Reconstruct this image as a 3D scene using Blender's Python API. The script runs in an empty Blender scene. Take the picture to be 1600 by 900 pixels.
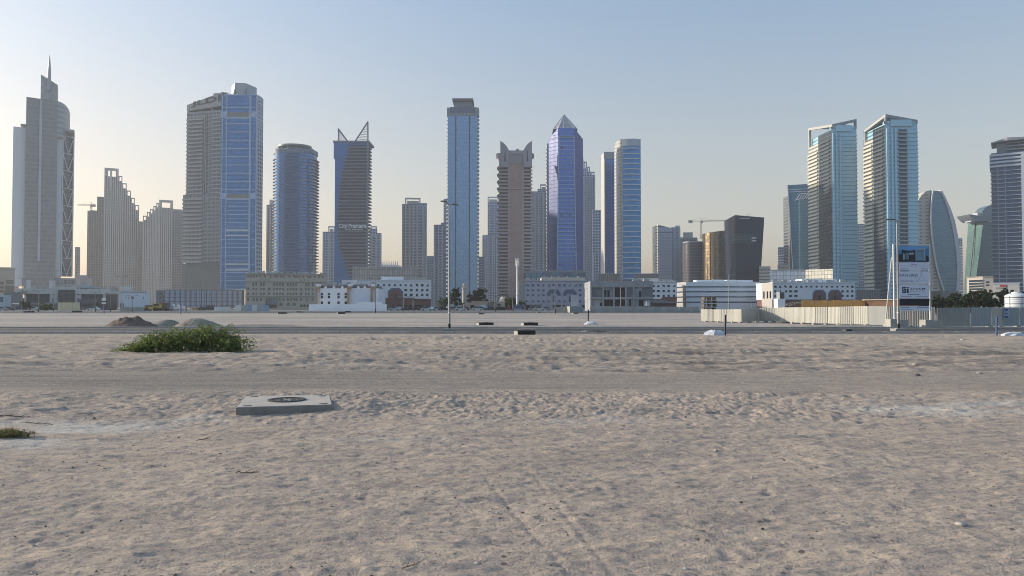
import bpy, math, random
import numpy as np
from mathutils import Vector, Matrix
R = math.radians
S = bpy.context.scene
COL = S.collection

# ------------------------------------------------------------------ camera
FOC = 1150.0                      # focal length in pixels of the 1600 px wide photograph
EYE = 1.9
PITCH = math.atan(28.0 / FOC)
cam_data = bpy.data.cameras.new('camera')
cam = bpy.data.objects.new('camera', cam_data)
COL.objects.link(cam)
cam.location = (0, 0, EYE)
cam.rotation_euler = (R(90) + PITCH, 0, 0)
cam_data.sensor_width = 36
cam_data.lens = 36 * FOC / 1600
cam_data.clip_start = 0.1
cam_data.clip_end = 12000
S.camera = cam

# ------------------------------------------------------------------ light
SUN_AZ, SUN_EL = -76.0, 17.0      # degrees from +Y (negative = left), above the horizon
w = bpy.data.worlds.new('World')
S.world = w
w.use_nodes = True
sky = w.node_tree.nodes.new('ShaderNodeTexSky')
sky.sky_type = 'NISHITA'
sky.sun_disc = False
sky.sun_elevation = R(SUN_EL)
sky.sun_rotation = R(SUN_AZ)
sky.dust_density = 3.6
sky.air_density = 1.0
sky.ozone_density = 1.9
bg = w.node_tree.nodes['Background']
bg.inputs[1].default_value = 0.15
# added sky tint: cream low ahead, bluer elsewhere to cool the shaded fronts
def _wn(t, **kw):
    n = w.node_tree.nodes.new(t)
    for k_, v_ in kw.items(): setattr(n, k_, v_)
    return n
_L = w.node_tree.links.new
_tc = _wn('ShaderNodeTexCoord')
_sp = _wn('ShaderNodeSeparateXYZ'); _L(_tc.outputs['Generated'], _sp.inputs[0])
_el = _wn('ShaderNodeMapRange', interpolation_type='SMOOTHSTEP'); _L(_sp.outputs[2], _el.inputs[0])
for k_, v_ in ((1, 0.0), (2, 0.55), (3, 1.0), (4, 0.0)): _el.inputs[k_].default_value = v_
_dt = _wn('ShaderNodeVectorMath', operation='DOT_PRODUCT'); _L(_tc.outputs['Generated'], _dt.inputs[0]); _dt.inputs[1].default_value = (0.12, 0.99, 0)
_az = _wn('ShaderNodeMapRange', interpolation_type='SMOOTHSTEP'); _L(_dt.outputs['Value'], _az.inputs[0])
for k_, v_ in ((1, 0.0), (2, 0.9), (3, 0.0), (4, 1.0)): _az.inputs[k_].default_value = v_
_mu = _wn('ShaderNodeMath', operation='MULTIPLY'); _L(_el.outputs[0], _mu.inputs[0]); _L(_az.outputs[0], _mu.inputs[1])
_mx = _wn('ShaderNodeMix', data_type='RGBA'); _L(_mu.outputs[0], _mx.inputs[0])
_mx.inputs[6].default_value = (0.80, 0.97, 1.13, 1); _mx.inputs[7].default_value = (1.28, 1.075, 0.88, 1)
_ml = _wn('ShaderNodeMix', data_type='RGBA', blend_type='MULTIPLY'); _ml.inputs[0].default_value = 1
# the sky round the sun held back by flattening the sky's contrast
_gm = _wn('ShaderNodeGamma'); _gm.inputs[1].default_value = 0.60
_L(sky.outputs[0], _gm.inputs[0])
_sc = _wn('ShaderNodeVectorMath', operation='SCALE'); _sc.inputs['Scale'].default_value = 1.42
_L(_gm.outputs[0], _sc.inputs[0])
_L(_sc.outputs[0], _ml.inputs[6]); _L(_mx.outputs[2], _ml.inputs[7])
_L(_ml.outputs[2], bg.inputs[0])
sun_data = bpy.data.lights.new('sun', 'SUN')
sun_data.energy = 3.5
sun_data.angle = R(1.5)
sun_data.color = (1.0, 0.87, 0.70)
sun = bpy.data.objects.new('sun', sun_data)
COL.objects.link(sun)
sd = Vector((math.sin(R(SUN_AZ)) * math.cos(R(SUN_EL)), math.cos(R(SUN_AZ)) * math.cos(R(SUN_EL)), math.sin(R(SUN_EL))))
sun.rotation_euler = sd.to_track_quat('Z', 'Y').to_euler()
S.view_settings.view_transform = 'Standard'
S.view_settings.look = 'None'
S.view_settings.exposure = 0.62
S.view_settings.gamma = 1
S.view_settings.use_curve_mapping = False
S.cycles.use_denoising = True
S.cycles.filter_width = 0.95
S.cycles.max_bounces = 5
S.cycles.diffuse_bounces = 2
S.cycles.glossy_bounces = 3
S.cycles.transparent_max_bounces = 6
S.cycles.volume_bounces = 1
S.cycles.caustics_reflective = False
S.cycles.caustics_refractive = False

# ------------------------------------------------------------------ photograph measurements -> metres
CP, SP = math.cos(PITCH), math.sin(PITCH)
def fx(px, d, py=450):
    """x in metres of what stands d metres away at that column of the photograph."""
    return (px - 800) / FOC * d / (CP - SP * (450 - py) / FOC)
def fz(py, d):
    """height in metres of what stands d metres away at that row."""
    v = (450 - py) / FOC
    return EYE + d * (SP + CP * v) / (CP - SP * v)
def gd(py):
    """distance of a ground point seen at that row."""
    v = (450 - py) / FOC
    return -EYE * (CP - SP * v) / (SP + CP * v)

# ------------------------------------------------------------------ objects
ORG = {}
def tag(o, label, cat, group=None, kind=None):
    if label: o['label'] = label
    if cat: o['category'] = cat
    if group: o['group'] = group
    if kind: o['kind'] = kind
    return o
def thing(name, label, cat, loc=(0, 0, 0), group=None):
    o = bpy.data.objects.new(name, None)
    o.empty_display_size = 0.3
    COL.objects.link(o)
    o.location = loc
    ORG[o.name] = Vector(loc)
    return tag(o, label, cat, group)

def auto_uv(pts):
    a, b, c = Vector(pts[0]), Vector(pts[1]), Vector(pts[2])
    n = (b - a).cross(c - a)
    if n.length < 1e-9 and len(pts) > 3:
        n = (c - a).cross(Vector(pts[3]) - a)
    if n.length > 0: n.normalize()
    if abs(n.z) < 0.75:
        t = Vector((-n.y, n.x, 0))
        if t.length > 0: t.normalize()
        return [(t.x * p[0] + t.y * p[1], p[2]) for p in pts]
    return [(p[0], p[1]) for p in pts]

class MB:
    def __init__(s):
        s.v, s.f, s.uv, s.sm = [], [], [], []
    def face(s, pts, uv=None, sm=False):
        i = len(s.v)
        s.v += [tuple(p) for p in pts]
        s.f.append(tuple(range(i, i + len(pts))))
        s.uv += list(uv) if uv else auto_uv(pts)
        s.sm.append(sm)
        return s
    def obox(s, o, a, b, c):
        """box from corner o along three edge vectors (right handed)."""
        o, a, b, c = Vector(o), Vector(a), Vector(b), Vector(c)
        P = lambda i, j, k: o + a * i + b * j + c * k
        for q in (((0,0,0),(0,1,0),(1,1,0),(1,0,0)), ((0,0,1),(1,0,1),(1,1,1),(0,1,1)), ((0,0,0),(1,0,0),(1,0,1),(0,0,1)),
                  ((1,0,0),(1,1,0),(1,1,1),(1,0,1)), ((1,1,0),(0,1,0),(0,1,1),(1,1,1)), ((0,1,0),(0,0,0),(0,0,1),(0,1,1))):
            s.face([P(*t) for t in q])
        return s
    def box(s, x0, x1, y0, y1, z0, z1):
        if x0 > x1: x0, x1 = x1, x0
        if y0 > y1: y0, y1 = y1, y0
        if z0 > z1: z0, z1 = z1, z0
        return s.obox((x0, y0, z0), (x1 - x0, 0, 0), (0, y1 - y0, 0), (0, 0, z1 - z0))
    def prism(s, poly, z0, z1, sm=False, cap=True, u0=0.0, top=None):
        """counter-clockwise polygon extruded up; z1 may be one height per corner; top = another outline up there."""
        n = len(poly)
        zt = z1 if isinstance(z1, (list, tuple)) else [z1] * n
        tp = top or poly
        us = [u0]
        for i in range(n):
            a, b = poly[i], poly[(i + 1) % n]
            us.append(us[-1] + math.hypot(b[0] - a[0], b[1] - a[1]))
        if sm:
            i0 = len(s.v)
            s.v += [(p[0], p[1], z0) for p in poly] + [(tp[i][0], tp[i][1], zt[i]) for i in range(n)]
        for i in range(n):
            j = (i + 1) % n
            uv = [(us[i], z0), (us[i + 1], z0), (us[i + 1], zt[j]), (us[i], zt[i])]
            if sm:
                s.f.append((i0 + i, i0 + j, i0 + n + j, i0 + n + i)); s.uv += uv; s.sm.append(True)
            else:
                s.face([(poly[i][0], poly[i][1], z0), (poly[j][0], poly[j][1], z0), (tp[j][0], tp[j][1], zt[j]), (tp[i][0], tp[i][1], zt[i])], uv)
        if cap:
            s.face([(tp[i][0], tp[i][1], zt[i]) for i in range(n)])
            s.face([(p[0], p[1], z0) for p in reversed(poly)])
        return s
    def plate(s, outline, y0, y1):
        """an upright plate: outline in (x, z), counter-clockwise seen from the camera, from depth y0 to y1."""
        n = len(outline)
        s.face([(x, y0, z) for x, z in outline])
        s.face([(x, y1, z) for x, z in reversed(outline)])
        for i in range(n):
            a, b = outline[i], outline[(i + 1) % n]
            s.face([(b[0], y0, b[1]), (a[0], y0, a[1]), (a[0], y1, a[1]), (b[0], y1, b[1])])
        return s
    def tube(s, p0, p1, r0, r1=None, n=8, sm=True, caps=True):
        p0, p1 = Vector(p0), Vector(p1)
        r1 = r0 if r1 is None else r1
        d = (p1 - p0)
        L = d.length
        d.normalize()
        a = d.orthogonal().normalized()
        b = d.cross(a)
        i0 = len(s.v)
        ring = [(math.cos(2 * math.pi * k / n), math.sin(2 * math.pi * k / n)) for k in range(n)]
        s.v += [tuple(p0 + (a * c + b * e) * r0) for c, e in ring] + [tuple(p1 + (a * c + b * e) * r1) for c, e in ring]
        for k in range(n):
            j = (k + 1) % n
            s.f.append((i0 + k, i0 + j, i0 + n + j, i0 + n + k))
            u = 2 * math.pi * r0 / n
            s.uv += [(k * u, 0), (k * u + u, 0), (k * u + u, L), (k * u, L)]
            s.sm.append(sm)
        if caps:
            s.face([s.v[i0 + n + k] for k in range(n)])
            s.face([s.v[i0 + k] for k in reversed(range(n))])
        return s
    def lathe(s, cx, cy, prof, n=24, sm=True):
        i0 = len(s.v)
        m = len(prof)
        for r, z in prof:
            s.v += [(cx + r * math.cos(2 * math.pi * k / n), cy + r * math.sin(2 * math.pi * k / n), z) for k in range(n)]
        for i in range(m - 1):
            for k in range(n):
                j = (k + 1) % n
                s.f.append((i0 + i * n + k, i0 + i * n + j, i0 + (i + 1) * n + j, i0 + (i + 1) * n + k))
                u = 2 * math.pi * max(p[0] for p in prof) / n
                s.uv += [(k * u, prof[i][1]), (k * u + u, prof[i][1]), (k * u + u, prof[i + 1][1]), (k * u, prof[i + 1][1])]
                s.sm.append(sm)
        if prof[-1][0] > 0.001: s.face([s.v[i0 + (m - 1) * n + k] for k in range(n)])
        if prof[0][0] > 0.001: s.face([s.v[i0 + k] for k in reversed(range(n))])
        return s
    def mesh(s, name, mat, org=Vector((0, 0, 0))):
        me = bpy.data.meshes.new(name)
        me.from_pydata([(v[0] - org[0], v[1] - org[1], v[2] - org[2]) for v in s.v], [], s.f)
        uvl = me.uv_layers.new(name='UVMap')
        uvl.data.foreach_set('uv', [c for p in s.uv for c in p])
        me.polygons.foreach_set('use_smooth', s.sm)
        me.materials.append(mat)
        me.update()
        return me
    def build(s, name, mat, parent=None, label=None):
        org = ORG[parent.name] if parent else Vector((0, 0, 0))
        o = bpy.data.objects.new(name, s.mesh(name, mat, org))
        COL.objects.link(o)
        if parent:
            o.parent = parent
            ORG[o.name] = org
        if label: o['label'] = label
        return o
    def solo(s, name, mat, label, cat, org, group=None):
        """a thing that is one mesh."""
        o = bpy.data.objects.new(name, s.mesh(name, mat, Vector(org)))
        COL.objects.link(o)
        o.location = org
        ORG[o.name] = Vector(org)
        return tag(o, label, cat, group)

def repeat(name, me, parent, offs):
    """several equal parts of one thing (they share the mesh), each moved by an offset."""
    out = []
    for of in offs:
        o = bpy.data.objects.new(name, me)
        COL.objects.link(o)
        o.parent = parent
        o.location = of
        ORG[o.name] = ORG[parent.name] + Vector(of)
        out.append(o)
    return out
def copy_tree(o, loc=None, rz=0.0, label=None, parent=None, mats=None):
    c = o.copy()
    COL.objects.link(c)
    if parent: c.parent = parent
    if loc is not None:
        c.location = loc
        c.rotation_euler = (0, 0, rz)
    if label: c['label'] = label
    for ch in [x for x in CH.get(o.name, [])]:
        copy_tree(ch, parent=c)
    return c
CH = {}
def index_children(root):
    st = [root]
    while st:
        o = st.pop()
        CH[o.name] = list(o.children)
        st += CH[o.name]

def turn(P, k=1.0):
    """turn a building towards the plot, as far as the photograph shows it turned"""
    a = -math.atan2(P.location.x, P.location.y) * k
    P.rotation_euler = (0, 0, a)
    P.scale = (math.cos(a), 1, 1)
# ------------------------------------------------------------------ materials
class G:
    """short hand for wiring nodes"""
    def __init__(s, name):
        s.m = bpy.data.materials.new(name)
        s.m.use_nodes = True
        s.t = s.m.node_tree
        s.b = s.t.nodes['Principled BSDF']
    def put(s, sock, v):
        if hasattr(v, 'links') or isinstance(v, bpy.types.NodeSocket): s.t.links.new(v, sock)
        else: sock.default_value = v
    def node(s, typ, **kw):
        n = s.t.nodes.new(typ)
        for k, v in kw.items(): setattr(n, k, v)
        return n
    def op(s, o, a, b=0.0):
        n = s.node('ShaderNodeMath', operation=o)
        s.put(n.inputs[0], a); s.put(n.inputs[1], b)
        return n.outputs[0]
    def mix(s, f, a, b):
        n = s.node('ShaderNodeMix', data_type='RGBA')
        s.put(n.inputs[0], f)
        for k, v in ((6, a), (7, b)):
            s.put(n.inputs[k], (*v, 1) if isinstance(v, tuple) and len(v) == 3 else v)
        return n.outputs[2]
    def mixf(s, f, a, b):
        n = s.node('ShaderNodeMix', data_type='FLOAT')
        s.put(n.inputs[0], f); s.put(n.inputs[2], a); s.put(n.inputs[3], b)
        return n.outputs[0]
    def noise(s, scale, detail=3.0, rough=0.55, vec=None, coord='Object', stretch=None, dist=0.0):
        n = s.node('ShaderNodeTexNoise')
        n.inputs['Scale'].default_value = scale
        n.inputs['Detail'].default_value = detail
        n.inputs['Roughness'].default_value = rough
        n.inputs['Distortion'].default_value = dist
        v = vec if vec is not None else s.node('ShaderNodeTexCoord').outputs[coord]
        if stretch:
            mp = s.node('ShaderNodeMapping')
            mp.inputs['Scale'].default_value = stretch
            s.t.links.new(v, mp.inputs['Vector'])
            v = mp.outputs[0]
        s.t.links.new(v, n.inputs['Vector'])
        return n.outputs['Fac']
    def ramp(s, f, lo, hi, a=0.0, b=1.0):
        n = s.node('ShaderNodeMapRange')
        n.clamp = True
        s.put(n.inputs[0], f)
        for k, v in ((1, lo), (2, hi), (3, a), (4, b)): n.inputs[k].default_value = v
        return n.outputs[0]
    def set(s, **kw):
        for k, v in kw.items():
            k = dict(col='Base Color', rough='Roughness', metal='Metallic', normal='Normal', spec='Specular IOR Level', ior='IOR', trans='Transmission Weight', alpha='Alpha', sub='Subsurface Weight')[k]
            s.put(s.b.inputs[k], (*v, 1) if isinstance(v, tuple) and len(v) == 3 else v)
        return s
    def bump(s, h, strength=0.5, dist=0.02, normal=None):
        n = s.node('ShaderNodeBump')
        n.inputs['Strength'].default_value = strength
        n.inputs['Distance'].default_value = dist
        s.put(n.inputs['Height'], h)
        if normal is not None: s.t.links.new(normal, n.inputs['Normal'])
        return n.outputs[0]

MATS = {}
def plain(name, col, rough=0.7, metal=0.0, var=0.12, scale=0.6, bump=0.0, bscale=30):
    if name in MATS: return MATS[name]
    g = G(name)
    n = g.noise(scale, 5, 0.65)
    lo = tuple(c * (1 - var) for c in col); hi = tuple(min(1, c * (1 + var)) for c in col)
    g.set(col=g.mix(g.ramp(n, 0.3, 0.7), lo, hi), rough=rough, metal=metal)
    if bump: g.set(normal=g.bump(g.noise(bscale, 3), bump, 0.02))
    MATS[name] = g.m
    return g.m

def facade(name, wall, glass, fh=3.6, bw=1.5, w=(0.06, 0.94), h=(0.12, 0.92), glass2=None, gm=0.6, grough=0.12, wrough=0.65, wob=0.03, wmetal=0.0, off=0.0, spec=0.5):
    """storeys and bays from the wall's own metres (UV): wall around, glass inside, each pane a little different."""
    if name in MATS: return MATS[name]
    g = G(name)
    sx = g.node('ShaderNodeSeparateXYZ')
    g.t.links.new(g.node('ShaderNodeUVMap').outputs[0], sx.inputs[0])
    a = g.op('DIVIDE', sx.outputs[0], bw)
    b = g.op('DIVIDE', g.op('ADD', sx.outputs[1], off), fh)
    fa, fb = g.op('FRACT', a), g.op('FRACT', b)
    m = g.op('MULTIPLY', g.op('GREATER_THAN', fb, h[0]), g.op('LESS_THAN', fb, h[1]))
    if w[0] > 0: m = g.op('MULTIPLY', m, g.op('MULTIPLY', g.op('GREATER_THAN', fa, w[0]), g.op('LESS_THAN', fa, w[1])))
    cb = g.node('ShaderNodeCombineXYZ')
    g.put(cb.inputs[0], g.op('FLOOR', a)); g.put(cb.inputs[1], g.op('FLOOR', b))
    wn = g.node('ShaderNodeTexWhiteNoise')
    g.t.links.new(cb.outputs[0], wn.inputs['Vector'])
    glass2 = glass2 or tuple(min(1, c * 1.5 + 0.01) for c in glass)
    big = g.noise(0.035, 2, 0.5)
    gcol = g.mix(g.op('MULTIPLY', wn.outputs['Value'], g.ramp(big, 0.3, 0.7, 0.35, 1.0)), glass, glass2)
    wcol = g.mix(g.ramp(g.noise(0.12, 4, 0.6), 0.3, 0.7), tuple(c * 0.9 for c in wall), tuple(min(1, c * 1.08) for c in wall))
    g.set(spec=spec, col=g.mix(m, wcol, gcol), rough=g.mixf(m, wrough, grough), metal=g.mixf(m, wmetal, gm))
    if wob:
        vs = g.node('ShaderNodeVectorMath', operation='SUBTRACT')
        g.t.links.new(wn.outputs['Color'], vs.inputs[0]); vs.inputs[1].default_value = (0.5, 0.5, 0.5)
        sc = g.node('ShaderNodeVectorMath', operation='SCALE')
        g.t.links.new(vs.outputs[0], sc.inputs[0]); g.put(sc.inputs['Scale'], g.op('MULTIPLY', m, wob * 2))
        ad = g.node('ShaderNodeVectorMath', operation='ADD')
        g.t.links.new(g.node('ShaderNodeNewGeometry').outputs['Normal'], ad.inputs[0]); g.t.links.new(sc.outputs[0], ad.inputs[1])
        nm = g.node('ShaderNodeVectorMath', operation='NORMALIZE')
        g.t.links.new(ad.outputs[0], nm.inputs[0])
        g.set(normal=nm.outputs[0])
    MATS[name] = g.m
    return g.m

# common surfaces
CONC = plain('concrete', (0.36, 0.34, 0.31), 0.85, 0, 0.16, 1.3, 0.4, 40)
WHITE = plain('white_paint', (0.72, 0.71, 0.69), 0.6, 0, 0.06)
GREYP = plain('grey_panel', (0.30, 0.31, 0.32), 0.5, 0, 0.08)
DARKP = plain('dark_panel', (0.05, 0.055, 0.065), 0.45, 0, 0.15)
STEEL = plain('galvanised_steel', (0.34, 0.34, 0.34), 0.5, 0.5, 0.12, 2.0)
BLACK = plain('bitumen_black', (0.012, 0.012, 0.013), 0.6, 0, 0.3, 4.0)
DGLASS = plain('dark_window_glass', (0.03, 0.045, 0.06), 0.12, 0.2, 0.3, 0.3)
BGLASS = plain('blue_window_glass', (0.08, 0.15, 0.24), 0.12, 0.6, 0.25, 0.15)
RUBBER = plain('rubber', (0.02, 0.02, 0.02), 0.8)

_txt = {}
def text_mesh(body, height, depth, mat, name, bold=0.0, spacing=1.0, width=None):
    cu = bpy.data.curves.new(name, 'FONT')
    cu.body = body
    cu.size = 1.0
    cu.offset = bold
    cu.space_character = spacing
    cu.resolution_u = 2
    o = bpy.data.objects.new(name, cu)
    COL.objects.link(o)
    dg = bpy.context.evaluated_depsgraph_get()
    me = bpy.data.meshes.new_from_object(o.evaluated_get(dg))
    bpy.data.objects.remove(o)
    bpy.data.curves.remove(cu)
    co = np.empty(len(me.vertices) * 3)
    me.vertices.foreach_get('co', co)
    co = co.reshape(-1, 3)
    mn, mx = co.min(0), co.max(0)
    fs = [tuple(p.vertices) for p in me.polygons]
    bpy.data.meshes.remove(me)
    k = height / (mx[1] - mn[1])
    kx = width / (mx[0] - mn[0]) if width else k
    pts = [((c[0] - mn[0]) * kx, (c[1] - mn[1]) * k) for c in co]
    return pts, fs
def sign_text(body, x, y, z, height, name, mat, parent, depth=0.05, bold=0.0, spacing=1.0, width=None, slope=0.0, label=None, shear_y=0.0):
    """raised lettering standing on an upright face at depth y, reading left to right."""
    pts, fs = text_mesh(body, height, depth, mat, name, bold, spacing, width)
    mb = MB()
    n = len(pts)
    edges = {}
    for f in fs:
        for i in range(len(f)):
            e = (f[i], f[(i + 1) % len(f)])
            edges[e] = 1
    P = lambda i, yy: (x + pts[i][0], yy + pts[i][0] * shear_y, z + pts[i][1] + pts[i][0] * slope)
    for f in fs:
        mb.face([P(i, y - depth) for i in f])
    for (a, b) in edges:
        if (b, a) not in edges:
            mb.face([P(b, y - depth), P(a, y - depth), P(a, y), P(b, y)])
    return mb.build(name, mat, parent, label)

# ================================================================== ground
_rng = np.random.default_rng(7)
_PERM = _rng.random((256, 256))
def vnoise(x, y):
    xi, yi = np.floor(x).astype(int), np.floor(y).astype(int)
    fxx, fyy = x - xi, y - yi
    fxx = fxx * fxx * fxx * (fxx * (fxx * 6 - 15) + 10); fyy = fyy * fyy * fyy * (fyy * (fyy * 6 - 15) + 10)
    g = lambda i, j: _PERM[(xi + i) & 255, (yi + j) & 255]
    return (g(0, 0) * (1 - fxx) + g(1, 0) * fxx) * (1 - fyy) + (g(0, 1) * (1 - fxx) + g(1, 1) * fxx) * fyy - 0.5
def fbm(x, y, sx, sy, octs=4, gain=0.5, ox=0.0):
    s, a, k = 0, 1.0, 1.0
    for i in range(octs):
        c, d = math.cos(0.5 * i), math.sin(0.5 * i)
        s = s + a * vnoise((c * x * sx - d * y * sy) * k + 17.3 * i + ox, (d * x * sx + c * y * sy) * k + 5.1 * i + ox * 2)
        a *= gain; k *= 2.03
    return s
def sst(a, b, x):
    t = np.clip((x - a) / (b - a), 0, 1)
    return t * t * (3 - 2 * t)

_foot = []
_fr = random.Random(5)
for _ in range(150):
    y_ = 4.6 + 10 * _fr.random() ** 1.7
    x_ = (_fr.random() - 0.5) * 1.7 * y_
    _foot.append((x_, y_, _fr.random() * math.pi, 0.09 + 0.06 * _fr.random(), 0.045 + 0.02 * _fr.random(), 0.005 + 0.011 * _fr.random()))
SLAB_C = (-4.19, 13.72)

def track_y(x):      # the levelled vehicle track crossing the plot
    return 18.6 - 0.02 * x + 0.5 * np.sin(x * 0.11)
def ground_h(x, y):
    x = np.asarray(x, float); y = np.asarray(y, float)
    near = 1 - sst(16.0, 19.5, y)
    r = np.hypot(x, y)
    fine = 1 - sst(14, 26, y)
    h = 0.10 * vnoise(x * 0.16, y * 0.16) + 0.035 * vnoise(x * 0.6 + 9, y * 0.6)
    # wind ripples and trampled sand close by
    h = h + fine * near * (0.020 * fbm(x, y, 1.7, 3.4, 3, 0.55) + 0.020 * fbm(x + 0.3 * y, y, 5.0, 12, 3, 0.62, 31) + 0.011 * fbm(x, y, 15, 26, 2, 0.6, 77))
    # churned lumps beside the track
    belt = sst(11.2, 13.2, y + 0.6 * vnoise(x * 0.5, y * 0.2)) * (1 - sst(15.8, 17.6, y))
    cl = fbm(x, y, 1.5, 1.9, 4, 0.62, 51)
    h = h + belt * (0.055 * np.maximum(cl, -0.12) + 0.04 * np.abs(fbm(x, y, 5, 7, 3, 0.65, 13)) + 0.03 * fbm(x, y, 11, 14, 2, 0.6, 93))
    # beyond the track: long streaks left by tyres
    far = sst(19.5, 23, y) * (1 - sst(44, 50, y))
    h = h + far * (0.13 * fbm(x, y, 0.10, 0.9, 4, 0.6, 3) + 0.08 * fbm(x, y, 0.7, 1.6, 3, 0.6, 8) + 0.06 * fbm(x, y, 2.6, 3.6, 2, 0.6, 18))
    trk = sst(15.6, 17.4, y) * (1 - sst(20.0, 22.0, y))
    h = h * (1 - 0.75 * trk) + trk * (-0.03 + 0.012 * np.sin(y * 9 + 1.5 * np.sin(x * 0.2)) + 0.014 * fbm(x, y, 0.25, 3.0, 3, 0.5, 23))
    # tyre ruts running towards the camera
    for k, xo in enumerate((0.0, 0.52)):
        xc = -0.02 + 0.45 * k - (y - 6.9) * (0.24 if k == 0 else 0.16)
        dd = np.abs(x - xc) / 0.028
        m = np.exp(-dd ** 2) * (1 - sst(7.4, 9.0, y))
        h = h - 0.007 * m + 0.004 * np.exp(-(dd - 1.7) ** 2 * 2) * (1 - sst(7.4, 9.0, y)) + 0.004 * m * np.sin(y * 55)
    # wheel tracks wandering over the far half of the plot and one across the near sand
    for (ya, sl_, am, fr, ph, dep, x0_, x1_) in ((27.5, 0.03, 1.6, 0.09, 0.3, 0.07, -40, 40), (34.0, -0.05, 2.2, 0.07, 2.0, 0.09, -45, 45), (42.0, 0.02, 3.0, 0.10, 4.0, 0.10, -50, 50), (24.2, -0.01, 0.7, 0.13, 1.1, 0.05, -30, 30), (9.6, 0.16, 0.35, 0.3, 0.5, 0.012, -14, 14)):
        wdt = 0.16 if ya > 15 else 0.09
        for k in (0, 1):
            yc = ya + sl_ * x + am * np.sin(fr * x + ph) + (1.65 if ya > 15 else 0.9) * k
            dd = np.abs(y - yc) / wdt
            m = np.exp(-dd ** 2) * sst(x0_, x0_ + 6, x) * (1 - sst(x1_ - 6, x1_, x)) * (0.45 + 0.9 * np.clip(vnoise(x * 0.3 + ya, y * 0.1) + 0.5, 0, 1))
            h = h - dep * m + 0.5 * dep * np.exp(-((dd - 1.8) * 1.6) ** 2) * (m.max() if m.size else 0) * sst(x0_, x0_ + 6, x) * (1 - sst(x1_ - 6, x1_, x)) + 0.3 * dep * m * np.sin(x * 14)
    for (a, b, rot, la, lb, dep) in _foot:
        sel = (np.abs(x - a) < 0.45) & (np.abs(y - b) < 0.45)
        if not np.any(sel): continue
        xx, yy = x[sel] - a, y[sel] - b
        c, s_ = math.cos(rot), math.sin(rot)
        q = np.sqrt(((c * xx + s_ * yy) / la) ** 2 + ((-s_ * xx + c * yy) / lb) ** 2)
        h[sel] += -dep * np.exp(-q ** 2) + 0.45 * dep * np.exp(-((q - 1.5) * 2.2) ** 2)
    # sand banked up round the concrete slab
    dx, dy = x - SLAB_C[0], y - SLAB_C[1]
    h = h * (1 - 0.85 * np.exp(-((dx / 1.2) ** 2 + (dy / 1.1) ** 2)))
    h = h + 0.11 * np.exp(-(((x + 2.95) / 0.65) ** 2 + ((y - 13.75) / 0.65) ** 2)) + 0.05 * np.exp(-(((x + 5.35) / 0.35) ** 2 + ((y - 13.3) / 0.6) ** 2)) + 0.06 * np.exp(-(((x + 4.4) / 1.2) ** 2 + ((y - 14.9) / 0.35) ** 2))
    flat = sst(46.5, 50.5, y)
    h = h * (1 - flat) + flat * (-0.03)
    plot = sst(64, 70, y) * (1 - sst(180, 190, y))
    h = h + plot * (0.06 * fbm(x, y, 0.05, 0.12, 3, 0.6, 61) + 0.05 * fbm(x, y, 0.5, 0.6, 3, 0.6, 71))
    return h
def gh(x, y):
    return float(ground_h(np.array([x]), np.array([y]))[0])

def build_ground():
    ys = [-30, -12, -5, 0, 2.5, 3.6]
    y = 4.2
    while y < 2400:
        ys.append(y)
        y += 0.028 if y < 8 else (0.0042 * y if y < 26 else (0.006 * y if y < 50 else (0.02 * y if y < 200 else 0.2 * y)))
    ys.append(2400)
    xs = [0.0]
    x = 0.0
    while x < 2400:
        x += 0.030 if x < 5.5 else (0.0075 * x if x < 30 else (0.05 * x if x < 150 else 0.3 * x))
        xs.append(min(x, 2400))
    xs = [-q for q in xs[:0:-1]] + xs
    X, Y = np.meshgrid(np.array(xs), np.array(ys))
    H = ground_h(X.ravel(), Y.ravel())
    nx, ny = len(xs), len(ys)
    co = np.stack([X.ravel(), Y.ravel(), H], 1)
    i = np.arange(nx * ny).reshape(ny, nx)
    q = np.stack([i[:-1, :-1], i[:-1, 1:], i[1:, 1:], i[1:, :-1]], -1).reshape(-1, 4)
    me = bpy.data.meshes.new('ground')
    me.vertices.add(len(co)); me.vertices.foreach_set('co', co.ravel())
    me.loops.add(q.size); me.loops.foreach_set('vertex_index', q.ravel())
    me.polygons.add(len(q)); me.polygons.foreach_set('loop_start', np.arange(0, q.size, 4)); me.polygons.foreach_set('loop_total', np.full(len(q), 4))
    me.polygons.foreach_set('use_smooth', np.ones(len(q), bool))
    me.update(calc_edges=True)
    o = bpy.data.objects.new('ground', me)
    COL.objects.link(o)
    o['kind'] = 'structure'
    return o

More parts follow.
